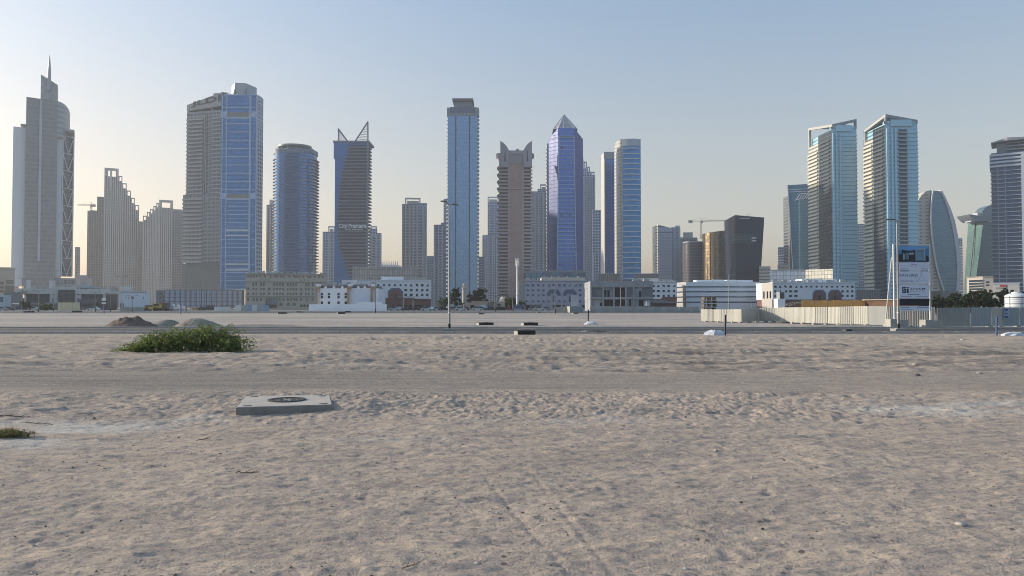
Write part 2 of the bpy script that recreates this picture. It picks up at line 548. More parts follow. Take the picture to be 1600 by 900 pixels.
def sand_material():
    g = G('sand')
    pos = g.node('ShaderNodeTexCoord').outputs['Object']
    sx = g.node('ShaderNodeSeparateXYZ'); g.t.links.new(pos, sx.inputs[0])
    Xs, Ys = sx.outputs[0], sx.outputs[1]
    broad = g.noise(0.35, 4, 0.6, pos)
    mid = g.noise(2.2, 5, 0.65, pos, stretch=(1, 1.5, 1))
    fine = g.noise(26, 4, 0.7, pos)
    c = g.mix(g.ramp(broad, 0.3, 0.7), (0.425, 0.340, 0.288), (0.520, 0.415, 0.335))
    c = g.mix(g.ramp(mid, 0.42, 0.72), c, (0.555, 0.445, 0.335))
    c = g.mix(g.op('MULTIPLY', g.ramp(mid, 0.50, 0.30), 0.75), c, (0.285, 0.25, 0.23))
    c = g.mix(g.op('MULTIPLY', g.ramp(fine, 0.48, 0.70), 0.55), c, (0.17, 0.152, 0.142))
    # levelled, damp vehicle track
    yy = g.op('ADD', Ys, g.op('MULTIPLY', g.op('SUBTRACT', g.noise(0.25, 3, 0.5, pos), 0.5), 5.0))
    left = g.ramp(Xs, 8.0, -9.0, 0.45, 1.0)
    track = g.op('MULTIPLY', g.op('MULTIPLY', g.ramp(yy, 15.6, 17.2), g.ramp(yy, 23.5, 20.5)), left)
    tcol = g.mix(g.ramp(g.noise(1.0, 5, 0.7, pos, stretch=(0.12, 2.5, 1)), 0.35, 0.65), (0.16, 0.147, 0.132), (0.325, 0.285, 0.245))
    c = g.mix(g.op('MULTIPLY', track, 0.9), c, tcol)
    # darker combed earth beyond it on the right
    st = g.noise(0.8, 5, 0.7, pos, stretch=(0.16, 1.6, 1))
    comb = g.op('MULTIPLY', g.op('MULTIPLY', g.ramp(yy, 20, 23.5), g.ramp(yy, 38, 29)), g.op('MULTIPLY', g.ramp(st, 0.44, 0.58), g.ramp(Xs, -3, 6, 0.35, 1.0)))
    c = g.mix(g.op('MULTIPLY', comb, 0.85), c, (0.165, 0.14, 0.12))
    st2 = g.op('MULTIPLY', g.ramp(Ys, 24, 30), g.ramp(st, 0.52, 0.36))
    c = g.mix(g.op('MULTIPLY', st2, 0.55), c, (0.50, 0.41, 0.30))
    lines = g.noise(1.0, 6, 0.75, pos, stretch=(0.10, 3.4, 1))
    lm = g.ramp(Ys, 15, 24)
    c = g.mix(g.op('MULTIPLY', g.op('MULTIPLY', lm, g.ramp(lines, 0.54, 0.68)), 0.6), c, (0.20, 0.175, 0.155))
    c = g.mix(g.op('MULTIPLY', g.op('MULTIPLY', lm, g.ramp(lines, 0.46, 0.34)), 0.5), c, (0.50, 0.43, 0.35))
    pt_ = g.noise(0.55, 4, 0.6, pos, stretch=(0.7, 1.6, 1), dist=0.6)
    c = g.mix(g.op('MULTIPLY', g.ramp(pt_, 0.50, 0.66), 0.42), c, (0.245, 0.21, 0.185))
    fl = g.noise(0.22, 6, 0.75, pos, stretch=(0.25, 1.3, 1))
    fz_ = g.ramp(Ys, 62, 66)
    f2 = g.noise(0.05, 5, 0.7, pos, stretch=(0.35, 1.1, 1))
    c = g.mix(g.op('MULTIPLY', fz_, 0.6), c, (0.43, 0.385, 0.35))
    c = g.mix(g.op('MULTIPLY', g.op('MULTIPLY', fz_, g.ramp(f2, 0.50, 0.60)), 0.6), c, (0.27, 0.25, 0.245))
    c = g.mix(g.op('MULTIPLY', g.op('MULTIPLY', fz_, g.ramp(f2, 0.47, 0.38)), 0.6), c, (0.55, 0.485, 0.42))
    c = g.mix(g.op('MULTIPLY', g.op('MULTIPLY', fz_, g.ramp(fl, 0.5, 0.62)), 0.55), c, (0.22, 0.205, 0.20))
    c = g.mix(g.op('MULTIPLY', g.op('MULTIPLY', fz_, g.ramp(fl, 0.48, 0.36)), 0.5), c, (0.47, 0.43, 0.385))
    # grain: pale and dark crumbs a few centimetres across
    gr = g.noise(11, 5, 0.8, pos, stretch=(1, 1.5, 1))
    c = g.mix(g.op('MULTIPLY', g.ramp(gr, 0.53, 0.66), 0.6), c, (0.62, 0.475, 0.325))
    c = g.mix(g.op('MULTIPLY', g.ramp(gr, 0.455, 0.35), 0.75), c, (0.145, 0.132, 0.128))
    # crusts of pale salt
    salt = g.noise(0.5, 6, 0.7, pos, stretch=(0.55, 1.3, 1))
    zone = g.op('MULTIPLY', g.ramp(Ys, 9.6, 11.0), g.ramp(Ys, 15.5, 13.0))
    sl = g.op('MULTIPLY', zone, g.ramp(salt, 0.57, 0.66))
    lft = g.op('MULTIPLY', g.ramp(Xs, -5.0, -6.5), g.ramp(Ys, 12.8, 11.8))
    rgt = g.op('MULTIPLY', g.ramp(Xs, 5.5, 7.5), g.ramp(Ys, 12.2, 13.4))
    salt2 = g.op('MULTIPLY', g.op('MULTIPLY', zone, g.op('ADD', lft, rgt)), g.ramp(salt, 0.44, 0.56))
    sl = g.op('MINIMUM', g.op('ADD', g.op('MULTIPLY', sl, 0.5), salt2), 1.0)
    c = g.mix(g.op('MULTIPLY', g.op('MULTIPLY', sl, g.ramp(gr, 0.3, 0.5)), 0.8), c, (0.62, 0.585, 0.53))
    # specks of grit
    vo = g.node('ShaderNodeTexVoronoi'); vo.inputs['Scale'].default_value = 11
    g.t.links.new(pos, vo.inputs['Vector'])
    vo2 = g.node('ShaderNodeTexVoronoi'); vo2.inputs['Scale'].default_value = 4.2
    g.t.links.new(pos, vo2.inputs['Vector'])
    sp2 = g.op('MULTIPLY', g.op('LESS_THAN', vo2.outputs['Distance'], 0.11), g.ramp(g.noise(0.7, 3, 0.6, pos), 0.48, 0.56))
    c = g.mix(g.op('MULTIPLY', sp2, 0.7), c, (0.085, 0.072, 0.066))
    speck = g.op('MULTIPLY', g.op('LESS_THAN', vo.outputs['Distance'], 0.13), g.ramp(g.noise(1.3, 3, 0.6, pos), 0.40, 0.52))
    c = g.mix(g.op('MULTIPLY', speck, 0.65), c, (0.09, 0.08, 0.075))
    b1 = g.noise(9, 5, 0.7, pos, stretch=(1, 1.7, 1))
    b2 = g.noise(48, 3, 0.65, pos)
    b3 = g.noise(0.9, 5, 0.68, pos, stretch=(0.5, 1.6, 1))
    n1 = g.bump(b3, 0.4, 0.2)
    n2 = g.bump(b1, 0.6, 0.045, n1)
    n3 = g.bump(b2, 0.9, 0.016, n2)
    g.set(col=c, rough=0.95, normal=n3, spec=0.1)
    return g.m
ground = build_ground()
SAND = sand_material()
ground.data.materials.append(SAND)

def strip(name, x0, x1, y0, y1, z0, z1, mat):
    o = MB().box(x0, x1, y0, y1, z0, z1).build(name, mat)
    o['kind'] = 'structure'
    return o
def asphalt_mat():
    g = G('asphalt')
    pos = g.node('ShaderNodeTexCoord').outputs['Object']
    n = g.noise(0.5, 5, 0.65, pos, stretch=(0.15, 1.4, 1))
    c = g.mix(g.ramp(n, 0.3, 0.75), (0.030, 0.030, 0.034), (0.050, 0.049, 0.053))
    sx = g.node('ShaderNodeSeparateXYZ'); g.t.links.new(pos, sx.inputs[0])
    dust = g.op('MULTIPLY', g.ramp(g.noise(0.22, 5, 0.7, pos, stretch=(0.4, 1.5, 1)), 0.55, 0.8), 0.35)
    c = g.mix(dust, c, (0.22, 0.185, 0.15))
    ey = g.op('ADD', g.op('ABSOLUTE', g.op('SUBTRACT', sx.outputs[1], 57.3)), g.op('MULTIPLY', g.noise(0.35, 5, 0.7, pos), 3.6))
    c = g.mix(g.op('MULTIPLY', g.ramp(ey, 6.3, 7.6), g.op('LESS_THAN', sx.outputs[1], 70.0)), c, (0.36, 0.30, 0.24))
    g.set(col=c, rough=0.85, normal=g.bump(g.noise(60, 2), 0.3, 0.01))
    return g.m
ASPH = asphalt_mat()
strip('road', -260, 260, 51.6, 63.0, -0.2, 0.012, ASPH)
KERB = plain('kerbstone', (0.40, 0.37, 0.34), 0.85, 0, 0.2, 0.7, 0.3, 20)
# kerb of single stones with gaps
mb = MB()
for i in range(260):
    x0 = -130 + i
    mb.box(x0 + 0.01, x0 + 0.99, 51.28, 51.58, -0.2, 0.10 + 0.008 * math.sin(i * 7.7))
k = mb.build('kerb', KERB); k['kind'] = 'structure'
mb = MB()
for i in range(260):
    x0 = -130 + i
    mb.box(x0 + 0.01, x0 + 0.99, 63.02, 63.3, -0.2, 0.12 + 0.008 * math.sin(i * 5.7))
k = mb.build('kerb', KERB); k['kind'] = 'structure'
LINE = plain('road_paint', (0.45, 0.43, 0.40), 0.8, 0, 0.3, 2.0)
mb = MB()
for i in range(-20, 21):
    mb.face([(i * 9.0, 57.2, 0.017), (i * 9.0 + 3, 57.2, 0.017), (i * 9.0 + 3, 57.34, 0.017), (i * 9.0, 57.34, 0.017)])
k = mb.build('road_markings', LINE); k['kind'] = 'structure'
strip('far_road', -420, 420, 194, 236, -0.3, 0.06, ASPH)
strip('far_kerb', -420, 420, 193.4, 193.9, -0.3, 0.16, KERB)
PAVE = plain('pavement_blocks', (0.42, 0.40, 0.37), 0.85, 0, 0.15, 0.3)
strip('pavement', -420, 420, 236.2, 262, -0.3, 0.2, PAVE)
strip('car_park', -420, 420, 262.2, 420, -0.3, 0.1, ASPH)

# ================================================================== towers
def blk(P, name, a, b, top, d, depth, mat, bot=None, ref=None, label=None):
    ref = ref if ref is not None else (top + 440) / 2
    x0, x1 = fx(a, d, ref), fx(b, d, ref)
    z0 = 0 if bot is None else fz(bot, d)
    return MB().box(x0, x1, d, d + depth, z0, fz(top, d)).build(name, mat, P, label)
def tower(name, label, cat, px, d, group=None):
    return thing(name, label, cat, (fx(px, d, 440), d, 0), group)
def hbands(P, name, a, b, d, depth, z0, z1, step, t, out, mat, ref=300, side=True):
    """level courses round a block, one mesh: a surface pattern."""
    m = MB()
    x0, x1 = fx(a, d, ref), fx(b, d, ref)
    z = z0
    while z < z1:
        m.box(x0 - (out if side else 0), x1 + (out if side else 0), d - out, d + depth, z, z + t)
        z += step
    return m.build(name, mat, P)
def vribs(P, name, pxs, wd, out, d, z0, z1, mat, ref=300):
    m = MB()
    for p in pxs:
        x = fx(p, d, ref)
        m.box(x - wd / 2, x + wd / 2, d - out, d + 0.5, z0, z1)
    return m.build(name, mat, P)
def frange(a, b, s):
    out = []
    while a < b - 1e-6:
        out.append(a); a += s
    return out

BEIGE_D = facade('beige_flats_facade', (0.35, 0.32, 0.29), (0.07, 0.075, 0.085), 3.5, 3.2, (0.18, 0.82), (0.2, 0.8), gm=0.3)
BEIGE_W = plain('beige_render', (0.55, 0.495, 0.44), 0.8, 0, 0.1, 0.1)
BLUEWH = facade('pale_flats_facade', (0.42, 0.46, 0.53), (0.06, 0.10, 0.17), 3.5, 3.4, (0.15, 0.85), (0.22, 0.85), gm=0.4)
BLUEWH2 = facade('slate_flats_facade', (0.25, 0.285, 0.345), (0.05, 0.08, 0.13), 3.4, 2.6, (0.1, 0.9), (0.25, 0.8), gm=0.4)
PALEP = plain('pale_render', (0.44, 0.47, 0.52), 0.7, 0, 0.07, 0.1)

# ---- grey tower with the spire
d = 620
P = tower('spire_tower', 'tall grey tower with white side wings and a needle spire', 'office tower', 68, d)
LOUV = facade('grey_louvre_facade', (0.26, 0.255, 0.255), (0.175, 0.175, 0.18), 3.7, 2.0, (0, 1), (0.25, 0.85), gm=0.25, grough=0.3, wob=0.01)
LOUVL = facade('pale_louvre_facade', (0.36, 0.37, 0.39), (0.16, 0.18, 0.20), 4.6, 2.0, (0, 1), (0.35, 0.65), gm=0.3, grough=0.3, wob=0.01)
x0, x1 = fx(40, d, 300), fx(88, d, 300)
q = MB()
xr = fx(105.5, d, 160)
q.face([(x0, d, 12), (x1, d, 12), (x1, d, fz(156, d)), (x0, d, fz(155, d))])
q.face([(x0, d + 30, 12), (x0, d, 12), (x0, d, fz(155, d)), (x0, d + 30, fz(155, d))])
q.face([(x0, d + 30, fz(155, d)), (x0, d, fz(155, d)), (x1, d, fz(156, d)), (x1 + 3, d + 30, fz(156, d))])
q.build('facade', LOUV, P)
m = MB()
arc = []
for i in range(9):
    t = i / 8 * math.pi / 2
    arc.append((x1 + 9.5 * math.sin(t) * 1.05, d + 0.1 + 30 * (1 - math.cos(t))))
for i in range(8):
    a, b = arc[i], arc[i + 1]
    zt = [fz(156, d) - 3.5 * (k / 8) ** 1.5 for k in (i, i + 1)]
    m.face([(a[0], a[1], fz(212, d)), (b[0], b[1], fz(212, d)), (b[0], b[1], zt[1]), (a[0], a[1], zt[0])])
m.build('curved_side', LOUVL, P)
vribs(P, 'fin', [62.5], 2.2, 0.8, d, fz(408, d), fz(157, d), PALEP, 280)
MB().box(fx(59.6, d, 280), fx(61.0, d, 280), d - 0.15, d, fz(408, d), fz(157, d)).build('groove', DARKP, P)
WINGW = facade('white_wing_cladding', (0.72, 0.73, 0.74), (0.66, 0.68, 0.70), 3.7, 1.8, (0.03, 0.97), (0.03, 0.97), (0.69, 0.71, 0.73), gm=0.0, grough=0.5, wob=0.004, wrough=0.5)
blk(P, 'wing', 26.5, 45, 203, d + 5, 22, WINGW, 447, ref=320)
xa, xb = fx(86, d + 5, 320), fx(100.5, d + 5, 320)
zt = fz(203, d + 5)
MB().box(xa, xb, d + 5, d + 28, fz(440, d), zt).build('wing', WINGW, P)
dk = facade('braced_bay_glass', (0.13, 0.135, 0.14), (0.07, 0.08, 0.09), 3.7, 3.0, (0.08, 0.92), (0.2, 0.9), gm=0.4)
# the braced bay turns the corner of the right wing
za = fz(430, d)
c0, c1 = (xb + 0.05, d + 6.5), (xb + 9.6, d + 15)
MB().prism([c0, c1, (c1[0], d + 28), (c0[0], d + 28)], za, zt - 2.5).build('braced_bay', dk, P)
nx_, ny_ = (c1[1] - c0[1]), -(c1[0] - c0[0])
L_ = math.hypot(nx_, ny_); nx_, ny_ = nx_ / L_ * 0.7, ny_ / L_ * 0.7
pt = lambda t, z: (c0[0] + (c1[0] - c0[0]) * t + nx_, c0[1] + (c1[1] - c0[1]) * t + ny_, z)
WHT = plain('white_steel', (0.62, 0.62, 0.62), 0.5, 0.1, 0.05)
for t in (0.02, 0.98):
    MB().tube(pt(t, za), pt(t, zt - 1), 0.75, n=6).build('brace_post', WHT, P)
nb = 8
for i in range(nb):
    zl, zh = za + (zt - 3 - za) * i / nb, za + (zt - 3 - za) * (i + 1) / nb
    MB().tube(pt(0.02, zh), pt(0.5, zl), 0.42, n=6).tube(pt(0.98, zh), pt(0.5, zl), 0.42, n=6).tube(pt(0, zh), pt(1, zh), 0.35, n=6).build('brace', WHT, P)
MB().box(fx(83.5, d, 203), fx(116, d, 203), d + 3, d + 26, fz(203.5, d) + 1.5, fz(203.5, d) + 3.5).build('roof_canopy', GREYP, P)
MB().box(fx(33, d, 200), fx(42, d, 200), d + 4, d + 22, fz(199, d), fz(199, d) + 1.8).build('roof_canopy', GREYP, P)
u0, u1 = fx(63.5, d, 140), fx(89.5, d, 140)
MB().prism([(u0, d + 4), (u1, d + 4), (u1, d + 20), (u0, d + 20)], fz(157, d), [fz(115.5, d), fz(128.5, d), fz(128.5, d), fz(115.5, d)]).build('crown', facade('crown_cladding', (0.30, 0.305, 0.315), (0.27, 0.275, 0.285), 3.0, 2.4, (0.03, 0.97), (0.04, 0.96), gm=0.15, grough=0.4, wob=0.01), P)
xs_ = fx(77, d, 100)
MB().lathe(xs_, d + 3, [(1.5, fz(140, d)), (1.6, fz(118, d)), (1.35, fz(105, d)), (0.7, fz(92, d)), (0.08, fz(82.5, d))], 12).build('spire', STEEL, P)
blk(P, 'podium_block', 40, 47, 438, d - 2, 14, PALEP, ref=445)
blk(P, 'podium_block', 74, 84, 438, d - 2, 14, PALEP, ref=445)
blk(P, 'podium_glass', 47, 74, 440, d + 1, 14, facade('podium_green_glass', (0.18, 0.2, 0.2), (0.10, 0.15, 0.15), 4, 3, gm=0.4), ref=445)
blk(P, 'podium_block', 84, 120, 434, d + 2, 20, facade('podium_gallery', (0.25, 0.26, 0.28), (0.12, 0.14, 0.17), 5, 3, (0.1, 0.9), (0.1, 0.8), gm=0.3), ref=440)

# ---- stepped beige towers on the left
def stepped(P, d, steps, ztop_ref, depth=26, mat=BEIGE_D):
    """blocks side by side, each topped by an open portal"""
    for (a, b, top, portal) in steps:
        ref = 380
        x0, x1 = fx(a, d, ref), fx(b, d, ref)
        zt, zp = fz(top + portal, d), fz(top, d)
        MB().box(x0, x1 - 0.05, d, d + depth, 0, zt).build('block', mat, P)
        if portal:
            wd = max(1.2, (x1 - x0) * 0.2)
            m = MB().box(x0, x0 + wd, d - 0.3, d + 3, zt, zp).box(x1 - wd - 0.05, x1 - 0.05, d - 0.3, d + 3, zt, zp).box(x0 + wd, x1 - wd - 0.05, d - 0.3, d + 3, zp - wd * 0.8, zp)
            m.build('roof_portal', BEIGE_W, P)
        n = max(2, int((b - a) / 3))
        m = MB()
        for i in range(n):
            xx = x0 + (x1 - x0) * (i + 0.15) / n
            m.box(xx, xx + 1.3, d - 0.8, d, 0, zt)
        m.build('pilaster_strips', BEIGE_W, P)
d = 900
P = tower('stepped_tower', 'tallest beige tower whose roof steps down to the right, beside the spire tower', 'apartment tower', 188, d)
stepped(P, d, [(162, 184, 264, 13), (184, 190, 275, 8), (190, 197, 286, 8), (197, 204, 297, 8), (204, 210, 308, 8), (210, 217, 319, 8)], 0)
for a, b in ((172, 175), (167, 169)): MB().box(fx(a, d, 290), fx(b, d, 290), d - 1.2, d + 2, fz(292, d), fz(264, d) - 1).build('roof_pier', BEIGE_W, P)
P = tower('stepped_tower', 'lower beige tower whose roof steps up to the right', 'apartment tower', 246, d - 15)
stepped(P, d - 15, [(223, 229, 338, 7), (229, 234, 332, 7), (234, 239, 327, 7), (239, 243.5, 322, 7), (243.5, 248, 317, 7), (248, 270, 312, 12)], 0)
P = tower('apartment_block', 'plain pale slab block just left of the glass hotel tower', 'apartment tower', 278, d + 60)
blk(P, 'block', 269, 287, 329, d + 60, 24, facade('dim_flats', (0.30, 0.285, 0.27), (0.12, 0.12, 0.13), 3.4, 3, (0.2, 0.8), (0.25, 0.75), gm=0.2))
blk(P, 'roof_parapet', 269, 287, 327, d + 59.6, 24, BEIGE_W, 329)
P = tower('apartment_block', 'narrow beige block in the gap between the two stepped towers', 'apartment tower', 220, d + 60)
blk(P, 'block', 215, 225, 346, d + 60, 24, MATS['dim_flats'])
P = tower('unfinished_tower', 'dark unfinished tower with a crane on its roof, behind the stepped tower', 'tower under construction', 150, 1000)
for a, b, t in ((136, 140, 330), (140, 151, 329), (151, 163, 307)):
    blk(P, 'block', a, b, t, 1000, 28, facade('raw_dark_tower', (0.13, 0.125, 0.125), (0.05, 0.05, 0.055), 3.5, 3.2, (0.15, 0.85), (0.2, 0.85), gm=0.2))
vribs(P, 'pilaster_strips', [138, 142, 146, 150, 154, 158, 161], 0.9, 0.6, 1000, 0, fz(333, 1000), plain('raw_rib', (0.2, 0.19, 0.18), 0.8), 380)
P = tower('apartment_block', 'low grey block between the spire tower and the unfinished tower', 'apartment tower', 121, 900)
blk(P, 'block', 117, 125, 386, 900, 24, MATS['dim_flats'])
P = tower('office_block', 'wide low grey block at the foot of the unfinished tower', 'office block', 130, 760)
blk(P, 'block', 118, 137, 430, 760, 20, GREYP)
blk(P, 'block', 122, 137, 434, 752, 8, GREYP)
P = tower('apartment_block', 'narrow grey block hidden behind the white wing of the spire tower', 'apartment tower', 24, 800)
blk(P, 'block', 21.5, 30, 366, 800, 24, MATS['dim_flats'])
P = tower('beige_block', 'beige block with square openings at the left end of the skyline', 'building', 10, 520)
blk(P, 'block', -30, 23, 419, 520, 30, facade('beige_mall', (0.42, 0.35, 0.28), (0.36, 0.30, 0.24), 4.5, 4.5, (0.05, 0.95), (0.06, 0.94), gm=0, grough=0.7, wob=0), ref=440)
blk(P, 'roof_parapet', -30, 23.4, 417.6, 519.6, 30, BEIGE_W, 419.2, ref=440)
for a, b, t, bt in ((9, 21, 437.5, 443.5), (8, 22, 446, 456), (0, 6, 440, 445), (0, 6, 447, 451), (0, 6, 453, 457)):
    MB().box(fx(a, 520, 445), fx(b, 520, 445), 519.7, 520.2, fz(bt, 520), fz(t, 520)).build('opening', plain('brown_grille', (0.16, 0.12, 0.10), 0.7), P)

# ---- hotel tower: blue glass front, grey balcony slab
d = 640
P = tower('hotel_tower', 'broad hotel tower with blue glass front, grey balcony slab and large roof lettering', 'hotel tower', 350, d)
xB = fx(346.5, d, 300)
th = R(15)
dl = Vector((-math.cos(th), math.sin(th), 0))
def lenL(px, ref=300):
    u = (px - 800) / FOC / (CP - SP * (450 - ref) / FOC)
    return (u * d - xB) / (dl.x - u * dl.y)
L1, L2 = lenL(291), lenL(287)
HOTS = facade('grey_balcony_wall', (0.30, 0.30, 0.30), (0.10, 0.105, 0.11), 3.45, 4.0, (0.1, 0.9), (0.3, 0.85), gm=0.3)
def slab(mb, l0, l1, z0, z1, out=0.0, back=20):
    nrm = Vector((-math.sin(th), -math.cos(th), 0))
    o = Vector((xB, d, z0)) + dl * l1 + nrm * out
    return mb.obox(o, -dl * (l1 - l0), -nrm * (back + out), (0, 0, z1 - z0))
zt = fz(171, d)
zmid = fz(302, d)
slab(MB(), 0, L1, 0, zt).build('facade', HOTS, P)
slab(MB(), 0, L2, fz(410, d), zmid, 0.6, 19).build('lower_block', HOTS, P)
slab(MB(), 0, L2 - 1, 3, fz(411, d), 1.0, 18).build('podium', facade('screened_podium', (0.16, 0.16, 0.155), (0.12, 0.12, 0.12), 3.4, 1.2, (0.1, 0.9), (0.1, 0.9), gm=0.1, grough=0.5, wob=0.01), P)
BALC = plain('balcony_parapet', (0.38, 0.38, 0.375), 0.75, 0, 0.08, 0.2)
o = slab(MB(), L1 * 0.52, L1 - 0.4, zmid, zmid + 1.25, 1.5).build('balcony', BALC, P)
nf = int((zt - zmid - 4) / 3.45)
repeat('balcony', o.data, P, [(0, 0, 3.45 * i) for i in range(1, nf)])
o = slab(MB(), 0.3, L1 * 0.30, zmid + 0.2, zmid + 1.3, 1.0).build('balcony', BALC, P)
repeat('balcony', o.data, P, [(0, 0, 3.45 * i) for i in range(1, nf)])
o = slab(MB(), L1 * 0.5, L2 - 0.2, fz(410, d), fz(410, d) + 1.3, 2.2).build('balcony', BALC, P)
repeat('balcony', o.data, P, [(0, 0, 3.45 * i) for i in range(1, int((zmid - fz(410, d)) / 3.45))])
m = MB()
for t in (0.43, 0.475):
    slab(m, L1 * t, L1 * t + 0.7, zmid - 30, zt - 3, 0.9)
m.build('facade_ribs', BALC, P)
m = MB()
for i in range(nf):
    slab(m, L1 * 0.43 + 0.8, L1 * 0.475 - 0.1, zmid + 3.45 * i + 0.4, zmid + 3.45 * i + 2.4, 0.25)
m.build('stair_windows', DGLASS, P)
# roof sign panel, stood off on posts
nrm = Vector((-math.sin(th), -math.cos(th), 0))
o_ = Vector((xB, d, 0))
A, B_ = o_ + dl * L1 + nrm * 0.4, o_ + nrm * 0.4
zl0, zl1, zr0, zr1 = fz(169, d) - 0.4, fz(157, d) - 1.6, fz(164, d) - 0.6, fz(143.5, d) - 0.2
GS = plain('grey_sign_panel', (0.34, 0.34, 0.34), 0.7, 0, 0.06)
m = MB()
bk = -nrm * 16
m.face([(A.x, A.y, zl0), (B_.x, B_.y, zr0), (B_.x, B_.y, zr1), (A.x, A.y, zl1)])
m.face([(A.x, A.y, zl1), (B_.x, B_.y, zr1), (B_.x + bk.x, B_.y + bk.y, zr1), (A.x + bk.x, A.y + bk.y, zl1)])
m.face([(A.x + bk.x, A.y + bk.y, zl0), (A.x, A.y, zl0), (A.x, A.y, zl1), (A.x + bk.x, A.y + bk.y, zl1)])
m.face([(A.x, A.y, zl0), (A.x + bk.x, A.y + bk.y, zl0), (B_.x + bk.x, B_.y + bk.y, zr0), (B_.x, B_.y, zr0)])
m.build('roof_panel', GS, P)
m = MB()
for l in (0.4, L1 * 0.3, L1 * 0.65, L1 - 1.6):
    slab(m, l, l + 1.1, zt, zt + 5, -1, 4)
m.build('roof_posts', BALC, P)
slab(MB(), 1, 14, zt + 3, fz(141, d), -6, 10).build('plant_room', GREYP, P)
ang = math.atan2(B_.y - A.y, B_.x - A.x)
pts_, fs_ = text_mesh('JLDI', 7.0, 0.3, DARKP, 'lettering', 0.035, 1.0, L1 * 0.84)
m = MB()
wtot = max(p[0] for p in pts_)
def jl(i, out):
    x, z = pts_[i]
    t = (x + L1 * 0.12) / L1
    zz = zl0 + (zr0 - zl0) * t + 2.4 + z * (0.62 + 0.50 * t)
    q_ = A + (B_ - A) * t + nrm * out
    return (q_.x, q_.y, zz)
for f in fs_: m.face([jl(i, 0.35) for i in f])
m.build('lettering', plain('sign_letters_dark', (0.05, 0.05, 0.052), 0.6), P)
# glass front
HB = facade('hotel_blue_glass', (0.055, 0.13, 0.27), (0.055, 0.165, 0.35), 3.6, 1.6, (0.04, 0.96), (0.16, 0.97), (0.09, 0.24, 0.50), gm=0.6, grough=0.1, wob=0.02)
xa, xb, xc = xB - 0.2, fx(400.5, d, 300), fx(410, d, 300)
zb, ztop = fz(452.5, d), fz(150, d)
poly = [(xa, d - 2.5), (xb, d - 2.5), (xc + 0.6, d + 10), (xc - 8, d + 30), (xa, d + 30)]
HG = MB().prism(poly[:2] + [(xb - 8, d + 30), (xa, d + 30)], zb, ztop).build('glass_front', HB, P)
HSID = facade('hotel_side_wall', (0.40, 0.42, 0.45), (0.10, 0.14, 0.2), 3.6, 3.4, (0.2, 0.8), (0.25, 0.8), gm=0.4)
MB().prism([(xb + 0.02, d - 2.4), (xc - 3.2, d + 10), (xc - 10, d + 30), (xb - 7.9, d + 30)], zb, ztop).build('side_wall', HSID, P)
FRAME = plain('pale_blue_frame', (0.36, 0.46, 0.60), 0.45, 0.1, 0.05)
for px in (346.8, 353.6, 389.6, 391.2, 400.2):
    x = fx(px, d - 2.5, 300)
    MB().box(x - 0.4, x + 0.4, d - 3.1, d - 2.45, zb, ztop - 0.5).build('mullion', FRAME, P)
m = MB()
z = zb
i = 0
while z < ztop - 4:
    if i % 2 == 0 or z < fz(310, d): m.box(fx(353.6, d) , fx(389.6, d), d - 2.85, d - 2.45, z, z + (0.75 if i % 2 == 0 else 0.35))
    if i % 2 == 0: m.box(xa, xb, d - 2.75, d - 2.46, z + 0.1, z + 0.5)
    z += 3.6; i += 1
m.build('floor_lines', FRAME, P)
for pt_, pb_ in ((359, 361), (367.5, 369.5), (412, 414), (421, 423)):
    MB().box(fx(353.6, d), fx(389.6, d), d - 3.0, d - 2.45, fz(pb_, d), fz(pt_, d)).build('white_course', WHT, P)
GBAND = plain('grey_plant_band', (0.22, 0.215, 0.22), 0.6)
for t, b in ((176.5, 184), (303.5, 310.5)):
    MB().box(fx(354, d), fx(389.4, d), d - 2.95, d - 2.44, fz(b, d), fz(t, d)).build('plant_floor', GBAND, P)
    m = MB().box(xa, fx(353.2, d), d - 2.95, d - 2.44, fz(b + 1, d), fz(t - 1, d)).box(fx(391.6, d), xb, d - 2.95, d - 2.44, fz(b + 1, d), fz(t - 1, d)).box(fx(354, d), fx(389.4, d), d - 2.96, d - 2.44, fz(b + 2.6, d), fz(b + 0.1, d))
    m.build('plant_floor', FRAME, P)
CR = plain('crown_panel', (0.37, 0.40, 0.43), 0.5, 0.1, 0.05)
MB().prism([(xa, d - 2.6), (xb, d - 2.6), (xc - 3.2, d + 10), (xc - 10, d + 29), (xa, d + 29)], ztop, fz(146.5, d), top=[(xa + 3, d + 1), (xb - 1, d + 1), (xc - 5, d + 9), (xc - 11, d + 26), (xa + 3, d + 26)]).build('crown', CR, P)
e0, e1 = fx(356.5, d, 140), fx(401.5, d, 140)
w_ = e1 - e0
MB().prism([(e0, d + 8), (e0 + w_ * .2, d + 1.5), (e0 + w_ * .58, d + 1.5), (e1 - 3, d + 8), (e1 - 8, d + 20), (e0, d + 20)], fz(147, d), [fz(131, d), fz(128.6, d), fz(129, d), fz(133, d), fz(133, d), fz(131, d)]).build('crown', CR, P)
for k in (.17, .56):
    MB().prism([(e0 + w_ * k, d + 0.4), (e0 + w_ * k + 1.2, d + 0.4), (e0 + w_ * k + 1.2, d + 1.6), (e0 + w_ * k, d + 1.6)], fz(146.3, d), fz(137, d), top=[(e0 + w_ * k + 1, d + 1.3), (e0 + w_ * k + 2, d + 1.3), (e0 + w_ * k + 2, d + 1.7), (e0 + w_ * k + 1, d + 1.7)]).build('crown_buttress', plain('crown_dark', (0.2, 0.21, 0.22), 0.6), P)
P = tower('apartment_block', 'pale narrow block between the hotel tower and the blue tower with the flat disc roof', 'apartment tower', 423, 950)
blk(P, 'block', 416, 432, 320, 950, 24, BEIGE_D)
blk(P, 'roof_parapet', 421, 432, 312, 951, 20, BEIGE_W, 320)
blk(P, 'block', 420, 432, 350, 940, 10, BEIGE_D)
vribs(P, 'pilaster_strips', [417, 422, 427], 1.6, 0.8, 950, 0, fz(322, 950), BEIGE_W, 370)

